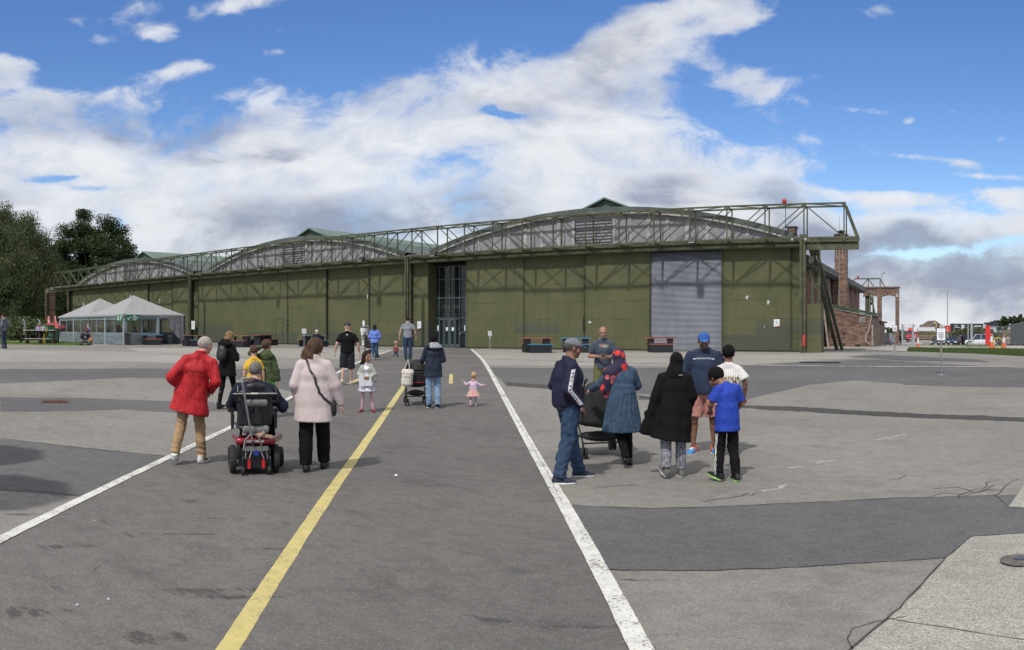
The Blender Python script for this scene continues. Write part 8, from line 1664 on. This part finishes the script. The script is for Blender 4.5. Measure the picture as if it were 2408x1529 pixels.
# 21 -- boy in the pinstripe jersey
def pins(q,b,o):
    co=q.new('ShaderNodeTexCoord').outputs['Object']; s=q.new('ShaderNodeSeparateXYZ',ins={0:co}); f=q.m('GREATER_THAN',q.m('SINE',q.m('MULTIPLY',s.outputs[0],200.)),.965); q.set(b,'Base Color',q.mix(f,(.66,.65,.63),(.16,.11,.09))); b.inputs['Roughness'].default_value=.85
p=Person(1713,1070,813,2,'boy in a white pinstriped number 23 baseball jersey standing behind the boy in blue',skin='brown',pose={**CH,'shl':(-.155,0,1.345),'shr':(.155,0,1.345),'ell':(-.27,-.02,1.14),'elr':(.27,-.02,1.14),'wrl':(-.24,.10,.93),'wrr':(.25,.08,.92)},hs=1.1,bulk=1.05)
p.body(); p.legs(c_black,'trousers'); co=p.top(custom('pinstripe_jersey',pins),'jersey',.14,(.20,.14),sleeve='short',sr=(.088,.098,.06),chest=(.185,.13),waist=(.185,.132),hip=(.19,.135),fold=.005,shoulder=.074); m_brl=mat('brown_lettering',(.13,.055,.022),.8); m_gold=mat('gold_outline',(.55,.35,.08),.8)
for k_,mm,of,bo in ((0,m_gold,.006,.006),(1,m_brl,.0085,.0)):
    p.text(co,'TATIS JR.',.070,(.045*p.sc,0,1.325*p.sc),(1,0,0),(0,0,1),mm,'jersey_name',1.1,of,bold=bo*.4); p.text(co,'23',.19,(.055*p.sc,0,1.20*p.sc),(1,0,0),(0,0,1),mm,'jersey_number',1.1,of,bold=bo)
p.hair(h_black,'short',1.08,amp=.005,fr=70); p.shoes(m_shblack,m_shsole)
# 22 -- boy in royal blue
p=Person(1711,1130,868,-24,'boy in a royal blue T-shirt and striped black tracksuit bottoms, head bowed',skin='brown',pose={**CH,'head':(-.10,.19,1.485),'neck':(-.03,.07,1.375),'chest':(-.005,.02,1.23),'ell':(-.24,.06,1.10),'elr':(.23,.04,1.09),'wrl':(-.16,.27,1.0),'wrr':(.20,.24,.95),'anl':(-.14,-.02,.12),'knl':(-.11,.06,.48),'anr':(.10,-.08,.09)},hs=1.14,hpitch=-38,hyaw=-22,fy=(-30,4),fp=(-16,0))
p.body(face='f',curl=(1.,1.)); tr=p.legs(c_black,'track_trousers',r=(.10,.080,.066),fold=.007,ffr=(22,22,16),seed=40); c_roy=cloth('royal_blue_cotton',(.022,.055,.36),.7); co=p.top(c_roy,'t_shirt',.20,(.195,.145),sleeve='short',sr=(.082,.09,.06),chest=(.185,.13),waist=(.18,.13),hip=(.185,.135),fold=.008,ffr=(16,16,8),seed=41,shoulder=.07)
for dy in (-.026,0,.026):
    L_=[np.array((-.30,-.06+dy,z))+np.array((.02,.04,0))*(1-(z-.1)/.6) for z in np.linspace(.68,.12,9)]; p.strap(tr,L_,.010,m_shw,'side_stripe',.003,.003)
p.hair(h_black,'short',1.10,amp=.006,fr=65); p.shoes(m_shblack,mat('lime_sole',(.30,.55,.15),.6),'trainer',1.05,soleh=.03)
# ---- farther figures
def walker(px,py,yt,turn,label,top,leg,hair_,hst='short',skin='pale',pose=None,hs=1.,sleeve='long',shorts=False,name='top',len_=.06,bulk=1.,**k):
    q=Person(px,py,yt,turn,label,skin,pose=pose,hs=hs,bulk=bulk,**k); q.body(face='f'); q.legs(leg,'shorts' if shorts else 'trousers',to=.56 if shorts else 1.,r=(.105,.09,.085) if shorts else (.10,.07,.058)); o=q.top(top,name,len_,(.18,.13),sleeve=sleeve,sr=(.076,.07,.055),fold=.007)
    if hair_: q.hair(hair_,hst)
    q.shoes(m_shblack,m_shsole); return q,o
q,o=walker(9,820,738,-50,'man in a grey hooded top and jeans at the left edge of the apron',cloth('grey_marl_fleece',(.135,.145,.175)),cloth('slate_denim',(.045,.06,.09)),h_dk,pose=dict(ell=(-.25,-.1,1.16),wrl=(-.2,.12,.98),elr=(.25,-.12,1.16),wrr=(.2,.1,1.0)),bulk=1.05); q.hood(cloth('grey_marl_fleece',(.135,.145,.175)),'hood_down',up=False)
q,o=walker(207,811,762.5,30,'bald man in a mauve T-shirt with a red-brown backpack beside the marquee',cloth('mauve_cotton',(.26,.22,.34)),c_navy,None,sleeve='short',shorts=True,pose=dict(head=(-.02,.04,1.63),elr=(.26,.1,1.14),wrr=(.16,.22,.95)))
F_=Field((-.2,-.42,.98),(.2,-.06,1.5),.016); F_.ell((0,-.21,1.24),(.16,.11,.23),k=.02); F_.ell((0,-.29,1.15),(.12,.05,.12),k=.02); mk('backpack',[F_.mesh()],cloth('red_brown_nylon',(.11,.045,.045),.6,var=.3,scale=20),q.root,None,q.sc)
walker(214,812,787,-20,'toddler in an orange T-shirt holding on beside the bald man',cloth('orange_cotton',(.62,.24,.05)),c_black,h_blond,'crop','baby',{**BABY,'ell':(-.32,.02,1.0),'wrl':(-.46,.06,1.02)},1.85,sleeve='elbow',len_=.05)
walker(317.5,807.5,768.5,6,'person in a cream jacket with a dark strap inside the nearer marquee',cloth('cream_cotton',(.50,.47,.40)),c_black,h_dk)
walker(281,807,762,40,'dark-clad person inside the nearer marquee left of the green signs',c_black,c_black,h_dk,bulk=1.1)
walker(341,806,770,-30,'person in a grey jacket deep inside the nearer marquee',cloth('mid_grey_cloth',(.08,.085,.09)),c_black,h_dk)
walker(356,806,779,20,'child in a lilac top inside the nearer marquee',cloth('lilac_top',(.35,.27,.45)),c_navy,h_blond,'crop',pose=KID,hs=1.25)
walker(251,805,769,-40,'adult in dark clothes inside the farther marquee',c_navy,c_black,h_dk)
walker(72.5,799,764,10,'man in a black jacket and jeans standing on the lawn under the trees',c_black,c_djeans,h_brown)
walker(136,801,765.5,20,'man in a black T-shirt and dark shorts at the end of the farther marquee',c_black,c_navy,h_dk,sleeve='short',shorts=True,bulk=1.1)
x,y=WR(90.5,66); sitter(90.5,65.8,761.5,0,'girl with fair hair in a lilac top sitting on the long table',cloth('lilac_top',(.35,.27,.45)),1.15,hr=h_blond,hstyle='long',hs=1.1)
sitter(101.5,65.3,762,10,'child in pale grey with a hand up, sitting on the long table',cloth('pale_grey_cloth',(.33,.32,.33)),1.12,hr=h_blond,hs=1.1)
sitter(57,70,782.5,-60,'person crouched low on the lawn in dark clothes left of the long table',c_black,1.05,hr=h_brown)
PYR=lambda px,r_: HZ+F*(EYE-float(G(*WR(px,r_))))/r_
walker(2134,PYR(2134,145),792,10,'small figure in a bright pink jacket walking beside the red van',cloth('hot_pink_nylon',(.62,.06,.16)),c_black,h_dk,height=1.55,rr=145.)
walker(2118.5,PYR(2118.5,112),785,-10,'person in dark clothes between the brick pillar and the gate post',c_black,c_black,h_dk,height=1.75,rr=112.)
walker(2263,PYR(2263,90),784.5,-70,'person in black with a red cap beside the parked cars',c_black,c_black,h_dk,'crop',bulk=1.25,pose=dict(head=(0,.12,1.56),neck=(0,.06,1.44),chest=(0,.03,1.27)),height=1.4,rr=90.)
# ============================================================ WHEELCHAIR, PUSHCHAIRS, BAGS, UNICORN
def wheel(name,par,c,R_,w_,tyre=m_tyre,rim=m_rim,spokes=0,tread=False):
    mb=MB(); n=28 if R_>.12 else 16
    prof=[(R_*.74,-w_*.42),(R_*.93,-w_*.5),(R_,-w_*.28),(R_,w_*.28),(R_*.93,w_*.5),(R_*.74,w_*.42)]
    mb.lathe(c,prof,n,'x')
    if tread:
        for k in range(36):
            a=k/36*6.283; mb.cbox((c[0]+w_*.2*(1 if k%2 else -1),c[1]+math.cos(a)*R_,c[2]+math.sin(a)*R_),(w_*.42,.012,.008),M=Matrix.Rotation(a-math.pi/2,3,'X'))
    t_=mb.build(name,tyre,par,True,False)
    mb=MB(); mb.cyl((c[0]-w_*.3,c[1],c[2]),R_*.22,w_*.6,10,axis='x')
    if spokes:
        for k in range(spokes): a=k/spokes*6.283; mb.bar((c[0],c[1],c[2]),(c[0],c[1]+math.cos(a)*R_*.8,c[2]+math.sin(a)*R_*.8),.03,w_*.35,(1,0,0))
    else: mb.cyl((c[0]-w_*.2,c[1],c[2]),R_*.75,w_*.4,14,axis='x')
    mb.build('rim',rim,t_,False,False); return t_
# powered wheelchair, seen from behind; +y is the way it drives
x,y=PX(597,1110); g=float(G(x,y)); e=empty('powered_wheelchair',(x,y,g),'powered wheelchair with a red base, black high back and a grey crutch clipped to it','wheelchair',rz=-(AZ(597)+R(-7)))
m_redm=mat('metallic_red',(.30,.015,.03),.25,.5,coat=.5); m_gpl=mat('grey_plastic',(.16,.165,.165),.5); m_blackp=mat('satin_black',(.012,.012,.013),.4); m_cg=mat('crutch_grey',(.30,.31,.33),.35,.6)
wheel('drive_wheel',e,(-.275,-.02,.175),.175,.075,spokes=6,tread=True); wheel('drive_wheel',e,(.275,-.02,.175),.175,.075,spokes=6,tread=True)
wheel('front_wheel',e,(-.25,.46,.13),.13,.07); wheel('front_wheel',e,(.40,.40,.13),.13,.07)
for sx in(-1,1):
    wheel('anti_tip_wheel',e,(sx*.165,-.21,.06),.055,.035); mb=MB(); mb.tube([(sx*.165,-.21,.08),(sx*.165,-.22,.2),(sx*.15,-.12,.33)],.018,7); mb.build('anti_tip_arm',m_blackp,e,True,False)
    mb=MB(); mb.cbox((sx*.09,-.235,.145),(.035,.02,.11)); mb.build('rear_reflector',mat('red_reflector',(.55,.02,.02),.25),e,False,False)
mb=MB(); mb.hexa([(-.17,-.20,.09),(.17,-.20,.09),(.17,.45,.09),(-.17,.45,.09),(-.19,-.21,.34),(.19,-.21,.34),(.19,.45,.36),(-.19,.45,.36)]); mb.build('motor_housing',m_blackp,e,False,False)
mb=MB(); mb.cbox((0,-.225,.335),(.30,.06,.055)); mb.build('grey_bumper',m_gpl,e,False,False)
mb=MB(); mb.lathe((0,-.226,.29),[(.045,0),(.04,-.012)],16,'y'); bl=mb.build('maker_badge',mat('blue_badge',(.02,.06,.38),.4),e,False,False); bl.scale=(1,1,1)
F_=Field((-.32,-.27,.34),(.42,.62,.52),.011); F_.seg((-.20,-.19,.425),(.20,-.19,.425),.045,k=.02); F_.seg((-.20,-.17,.42),(-.22,.30,.40),.05,.045,k=.03); F_.seg((.20,-.17,.42),(.38,.36,.40),.05,.05,k=.03); F_.seg((-.15,.1,.40),(.15,.1,.40),.06,k=.04); mk('red_shroud',[F_.mesh()],m_redm,e)
mb=MB(); mb.cbox((-.02,-.245,.43),(.24,.012,.028)); mb.build('rear_decal',mat('silver_decal',(.55,.50,.48),.3,.4),e,False,False)
F_=Field((-.26,-.2,.5),(.26,.45,.66),.011); F_.seg((0,-.05,.575),(0,.36,.58),(.22,.045),(.22,.045),(1,0,0),.01); mk('seat_cushion',[F_.mesh()],m_blackp,e)
# tall upholstered back
F_=Field((-.30,-.32,.55),(.30,.02,1.24),.011); F_.seg((0,-.13,.64),(0,-.165,1.02),(.215,.055),(.212,.055),(1,0,0),.02); F_.seg((0,-.165,1.02),(0,-.20,1.11),(.195,.055),(.13,.045),(1,0,0),.03); F_.fold(.003,(30,30,10),2); mk('seat_back',[F_.mesh()],mat('black_vinyl',(.014,.015,.020),.45,bump=.2,bscale=40),e)
mb=MB(); mb.tube([(-.21,-.235,1.02),(0,-.245,1.03),(.21,-.235,1.02)],.008,6); mb.build('back_seam',m_gpl,e,True,False)
F_=Field((-.2,-.3,.86),(.2,-.16,1.0),.01); F_.seg((-.12,-.235,.905),(.12,-.235,.905),(.045,.025),(.045,.025),(0,0,1),.01); mk('back_bracket',[F_.mesh()],m_gpl,e)
F_=Field((-.2,-.3,.50),(.2,-.12,.64),.01); F_.seg((-.14,-.20,.57),(.14,-.20,.57),(.05,.03),(.05,.03),(0,0,1),.01); mk('lower_bracket',[F_.mesh()],m_gpl,e)
mb=MB(); mb.cbox((0,-.245,.84),(.04,.02,.13)); mb.cbox((0,-.22,.71),(.12,.05,.13)); mb.build('recline_actuator',m_blackp,e,False,False)
mb=MB(); mb.tube([(-.30,-.33,1.03),(.25,-.33,1.03)],.010,8); mb.build('push_bar',m_chrome,e,True,False); mb=MB(); mb.cyl((-.075,-.33,1.03),.0125,.085,8,axis='x'); mb.build('bar_label',mat('pale_label',(.45,.50,.40),.6),e,False,False)
for sx in(-1,1): mb=MB(); mb.tube([(sx*.20,-.2,.92),(sx*.25,-.26,.92),(sx*.255,-.30,.99),(sx*.24,-.325,1.05),(sx*.23,-.27,1.12)],.014,7); mb.build('push_handle',m_blackp,e,True,False)
for sx in(-1,1):
    mb=MB(); mb.cbox((sx*.285,.15,.79),(.075,.34,.045)); mb.bar((sx*.28,-.02,.56),(sx*.28,-.02,.78),.03,.05); mb.build('armrest',m_blackp,e,False,False)
    mb=MB(); mb.cbox((sx*.265,.10,.665),(.02,.30,.16)); mb.build('side_guard',m_blackp,e,False,False)
mb=MB(); mb.tube([(.31,.40,.80),(.33,.44,.84)],.012,6); mb.cbox((.31,.36,.815),(.07,.14,.05)); mb.build('joystick',m_blackp,e,False,False)
mb=MB(); mb.tube([(.32,.25,.66),(.42,.34,.58),(.48,.40,.40),(.47,.40,.20)],.016,7); mb.tube([(.49,.40,.38),(.49,.40,.16)],.010,6); mb.each('leg_rest_tube',m_cg,e)
for sx in(-1,1): mb=MB(); mb.bar((sx*.12,.42,.50),(sx*.13,.56,.12),.03,.04); mb.cbox((sx*.13,.64,.10),(.15,.24,.02)); mb.build('footplate',m_blackp,e,False,False)
mb=MB(); mb.tube([(-.16,-.25,.32),(-.14,-.26,.45),(-.06,-.255,.53),(.02,-.255,.50),(.06,-.26,.40),(.07,-.25,.33)],.011,7); mb.build('crutch_holder',m_chrome,e,True,False)
for sx in(-1,1): mb=MB(); mb.tube([(sx*.06,-.25,.30),(sx*.09,-.27,.22),(sx*.14,-.26,.22),(sx*.13,-.24,.29)],.007,6); mb.build('cable_loop',m_chrome,e,True,False)
# crutch strapped to the back
c=empty('crutch',(x,y,g),'grey elbow crutch standing upright on the back of the wheelchair','crutch',rz=e.rotation_euler.z)
mb=MB(); mb.tube([(-.045,-.275,.40),(-.10,-.30,.70),(-.155,-.335,1.0),(-.185,-.35,1.17)],[.011,.012,.014,.014],8); mb.build('tube',m_cg,c,True,False)
mb=MB(); mb.tube([(-.185,-.35,1.165),(-.20,-.33,1.20),(-.165,-.33,1.215),(-.09,-.30,1.215),(-.04,-.27,1.22)],[.018,.020,.019,.017,.015],8); mb.build('handgrip',mat('grey_grip',(.20,.205,.22),.7),c,True,False); mb=MB(); mb.cyl((-.045,-.275,.385),.017,.05,8); mb.build('ferrule',m_blackp,c,False,False)
F_=Field((-.05,-.32,.42),(.26,-.08,.56),.009); F_.seg((.03,-.22,.50),(.19,-.20,.475),(.05,.022),(.045,.022),(0,1,0),.01); F_.seg((.03,-.24,.49),(.09,-.25,.53),.022,k=.02); F_.seg((.12,-.24,.49),(.20,-.24,.46),.02,k=.02); F_.fold(.008,(70,70,50),6); o=mk('cloth_gloves',[F_.mesh()],mat('tan_cloth',(.30,.20,.15),.9),None); tag(o,'tan gloves lying on the red base of the wheelchair','gloves'); o.location=(x,y,g); o.rotation_euler=(0,0,e.rotation_euler.z)
# ---- pushchairs
m_fab=mat('black_pram_fabric',(.011,.011,.013),.75,bump=.3,bscale=50,var=.25,scale=8)
def hood_shell(par,c,rx,ry,rz,a0,a1,m,name='canopy',tilt=0.):
    mb=MB(); vs=[];fs=[]; n,k=14,10
    for i in range(n+1):
        th=a0+(a1-a0)*i/n
        for j in range(k+1):
            ph=-math.pi/2+math.pi*j/k; r__=1+.012*math.cos(6*math.pi*i/n)
            vs.append((c[0]+rx*math.sin(ph)*r__,c[1]+ry*math.cos(ph)*math.cos(th)*r__,c[2]+rz*math.cos(ph)**.6*math.sin(th)*r__))
    for i in range(n):
        for j in range(k): a=i*(k+1)+j; fs.append((a,a+1,a+k+2,a+k+1))
    m2=len(vs); vs2=[(c[0]+(v[0]-c[0])*.95,c[1]+(v[1]-c[1])*.95,c[2]+(v[2]-c[2])*.95) for v in vs]; mb.add(vs+vs2,fs+[tuple(q+m2 for q in reversed(f)) for f in fs]); return mb.build(name,m,par,True,False)
def pushchair(px,py,turn,label,scale=1.,joie=False,simple=False,loc=None,hw=.22):
    x,y=PX(px,py); g=float(G(x,y)); e=empty('pushchair',(x,y,g),label,'pushchair','pushchairs',rz=-(AZ(px)+R(turn))); e.scale=(scale,)*3
    for sx in(-1,1):
        for y0 in(-.32,.34):
            for o_ in(-.030,.030): wheel('wheel',e,(sx*hw+o_,y0,.075),.075,.028,rim=m_gpl)
            mb=MB(); mb.bar((sx*hw-.04,y0,.075),(sx*hw+.04,y0,.075),.02); mb.tube([(sx*hw,y0,.08),(sx*hw,y0+(.04 if y0<0 else -.05),.22)],.016,6); mb.build('wheel_fork',m_blackp,e,False,False)
        mb=MB(); mb.tube([(sx*hw,.32,.20),(sx*hw,.05,.50),(sx*hw,-.22,.84),(sx*hw*.98,-.36,1.02)],.013,7); mb.build('handle_tube',m_blackp,e,True,False)
        mb=MB(); mb.tube([(sx*hw,-.28,.20),(sx*hw,-.02,.44),(sx*hw,.18,.60)],.012,7); mb.build('frame_tube',m_blackp,e,True,False)
        mb=MB(); mb.tube([(sx*hw*.98,-.35,1.0),(sx*hw*.98,-.42,1.06),(sx*hw*.9,-.43,1.05)],.017,7); mb.build('handgrip',m_bump,e,True,False)
    mb=MB(); mb.bar((-hw,-.30,.20),(hw,-.30,.20),.018); mb.bar((-hw,.30,.21),(hw,.30,.21),.018); mb.bar((-hw,-.27,.27),(hw,-.27,.27),.014); mb.each('cross_bar',m_blackp,e,world=False)
    w_=hw*.93; F_=Field((-w_-.03,-.36,.14),(w_+.03,.42,1.0),.014); F_.seg((0,-.26,.88),(0,-.10,.46),(w_,.05),(w_,.06),(1,0,0),.02); F_.seg((0,-.10,.46),(0,.24,.47),(w_,.055),(w_*.9,.05),(1,0,0),.05); F_.fold(.004,(30,20,12),3); mk('seat',[F_.mesh()],m_fab,e)
    F_=Field((-w_-.03,-.32,.14),(w_+.03,.30,.36),.014); F_.seg((0,-.18,.27),(0,.20,.24),(w_*.9,.07),(w_*.85,.05),(1,0,0),.02); F_.fold(.006,(30,20,22),3); mk('basket',[F_.mesh()],m_fab,e)
    hood_shell(e,(0,-.14,.72),w_+.02,.25,.30,R(20),R(165),m_fab)
    if joie:
        F_=Field((-w_-.06,-.50,.36),(w_+.06,-.05,1.02),.013); F_.seg((0,-.31,.50),(0,-.29,.86),(w_+.01,.10),(w_+.0,.08),(1,0,0),.02); F_.fold(.004,(26,26,8),8); mk('rear_cover',[F_.mesh()],m_fab,e); mb=MB()
        for sx,rr in((-1,.012),(1,.017)): mb.cyl((.10+sx*.012,-.405,.73+.004*sx),rr,.012,12,axis='y')
        mb.build('white_emblem',m_paper,e,False,False)
    else:
        F_=Field((-w_-.03,-.40,.42),(w_+.03,-.1,.82),.013); F_.seg((0,-.33,.52),(0,-.34,.74),(w_*.95,.03),(w_,.035),(1,0,0),.01); F_.fold(.004,(26,26,8),8); mk('back_panel',[F_.mesh()],m_fab,e); mb=MB(); mb.cbox((0,-.36,.515),(w_*1.6,.008,.02)); mb.build('red_piping',mat('red_piping',(.30,.02,.02),.7),e,False,False)
    return e
pc=pushchair(978,950,-4,'black pushchair with a white tote bag hanging on its handle',1.0)
ps=pushchair(1408,1068,-16,'black pushchair with a big hood pushed by the woman in the denim dress',1.06,True,hw=.30)
pf=pushchair(873,840,-4,'pushchair with pale frame parts in front of the woman in the blue blouse',1.05,hw=.27)
pm=pushchair(200,812,70,'small black pushchair beside the bald man at the marquee',.95)
# tote bag hanging on the left handle of the nearer one
m_tote=cloth('cream_canvas',(.60,.57,.50),var=.08); w_=empty('tote_bag',pc.location,'cream canvas tote bag bulging with shopping, hung on the pushchair handle','tote bag',rz=pc.rotation_euler.z)
F_=Field((-.42,-.64,.38),(-.04,-.30,.92),.0105); F_.seg((-.235,-.46,.50),(-.225,-.46,.74),(.125,.075),(.12,.055),(1,0,0),.03); F_.seg((-.225,-.46,.74),(-.215,-.46,.80),(.12,.055),(.115,.03),(1,0,0),.03); F_.cut((0,0,.815),(0,0,1)); F_.fold(.010,(24,24,9),5); tb_=mk('bag',[F_.mesh()],m_tote,w_)
mb=MB()
for o_ in(-.045,.045): mb.tube([(-.215+o_*1.4-.02,-.47,.80),(-.21+o_*.6,-.455,.92),(-.208,-.44,1.03)],.009,5)
mb.each('strap',m_tote,w_,world=False)
mb=MB(); mb.cbox((-.235,-.541,.66),(.14,.004,.012)); mb.build('printed_line',m_ink,w_,False,False)
mb=MB(); mb.tube([(-.208,-.42,.98),(-.205,-.44,1.10),(-.203,-.45,1.16)],[.014,.016,.02],7); mb.build('raised_grip',m_gpl,pc,True,False)
# ---- unicorn statue
ux,uy=PX(857,822); g=float(G(ux,uy)); ur=math.hypot(ux,uy); e=empty('unicorn_statue',(ux,uy,g),'painted white and blue unicorn statue facing us on a low grey plinth','statue',rz=-AZ(857)+R(8))
mb=MB(); mb.cbox((0,.35,.10),(.85,1.7,.2)); mb.build('plinth',m_path,e,False,False)
# front faces -y (towards the camera)
U=Field((-.45,-.55,.15),(.75,1.6,2.15),.02); z0=.2
U.ell((-.0,.10,z0+.98),(.24,.27,.27),k=.05); U.seg((.02,.15,z0+1.0),(.24,.95,z0+1.02),(.22,.23),(.26,.27),(1,0,0),.06)
U.seg((-.02,.0,z0+1.08),(-.07,-.18,z0+1.42),(.13,.15),(.085,.10),(1,0,0),.05); U.seg((-.07,-.18,z0+1.46),(-.08,-.26,z0+1.50),.085,.08,k=.04); U.seg((-.08,-.26,z0+1.50),(-.09,-.44,z0+1.24),.078,.05,k=.03)
for sx in(-1,1): U.seg((-.08+sx*.05,-.17,z0+1.55),(-.08+sx*.065,-.17,z0+1.66),.022,.008,k=.012)
for (a,b_) in (((-.13,.02),(-.13,-.06)),((.13,.06),(.15,.02)),((.10,.9),(.08,.98)),((.38,.95),(.40,1.02))):
    U.seg((a[0],a[1],z0+.92),(b_[0],b_[1],z0+.46),.105,.052,k=.05); U.seg((b_[0],b_[1],z0+.50),(b_[0]*1.02,b_[1]+.0,z0+.46),.056,k=.02); U.seg((b_[0],b_[1],z0+.46),(b_[0],b_[1]-.01,z0+.10),.042,.036,k=.02); U.seg((b_[0],b_[1]-.01,z0+.10),(b_[0],b_[1]-.03,z0+.03),.045,.062,k=.02)
U.cut((0,0,z0),(0,0,-1)); m_uw=mat('white_gloss_paint',(.55,.56,.55),.35); m_ub=mat('deep_blue_paint',(.03,.09,.22),.35); m_ug=mat('grey_green_paint',(.24,.29,.25),.5); m_uk=mat('hoof_black',(.015,.015,.015),.5)
def umf(P):
    x_,y_,z_=P[:,0],P[:,1],P[:,2]-z0; m=np.zeros(len(P),int); m[(z_>1.12)&(y_>-.20)]=2; m[(y_>.28)&(z_>.62)]=1; m[(y_>.55)&(y_<.75)&(z_>.75)]=0; m[(z_<.66)&(z_>.36)]=2; m[z_<.055]=3; m[(z_>1.56)]=3; m[(np.abs(z_-.64)<.015)]=3; m[(z_>1.12)&(z_<1.17)&(y_>-.2)]=3; m[(z_<1.30)&(y_<-.40)]=0; return m
mk('body',[U.mesh()],[m_uw,m_ub,m_ug,m_uk],e,umf)
mb=MB(); mb.tube([(-.08,-.24,z0+1.56),(-.085,-.27,z0+1.70),(-.09,-.30,z0+1.86)],[.022,.014,.003],7); mb.build('horn',mat('bronze_horn',(.25,.2,.10),.4,.4),e,True,False)
mb=MB(); mb.tube([(.36,1.2,z0+1.1),(.46,1.35,z0+.9),(.46,1.4,z0+.5)],[.05,.07,.02],7); mb.build('tail',m_ub,e,True,False)
# green chalk smears on the lane near the unicorn
m_chalk=mat('green_chalk',(.12,.22,.10),.9,var=.3,scale=20); seam([(782,888),(790,884),(800,882)],.12,m_chalk,.0215,'chalk_mark',80,.04); seam([(776,880),(786,878)],.08,m_scuff,.0215,'chalk_mark',81,.03)
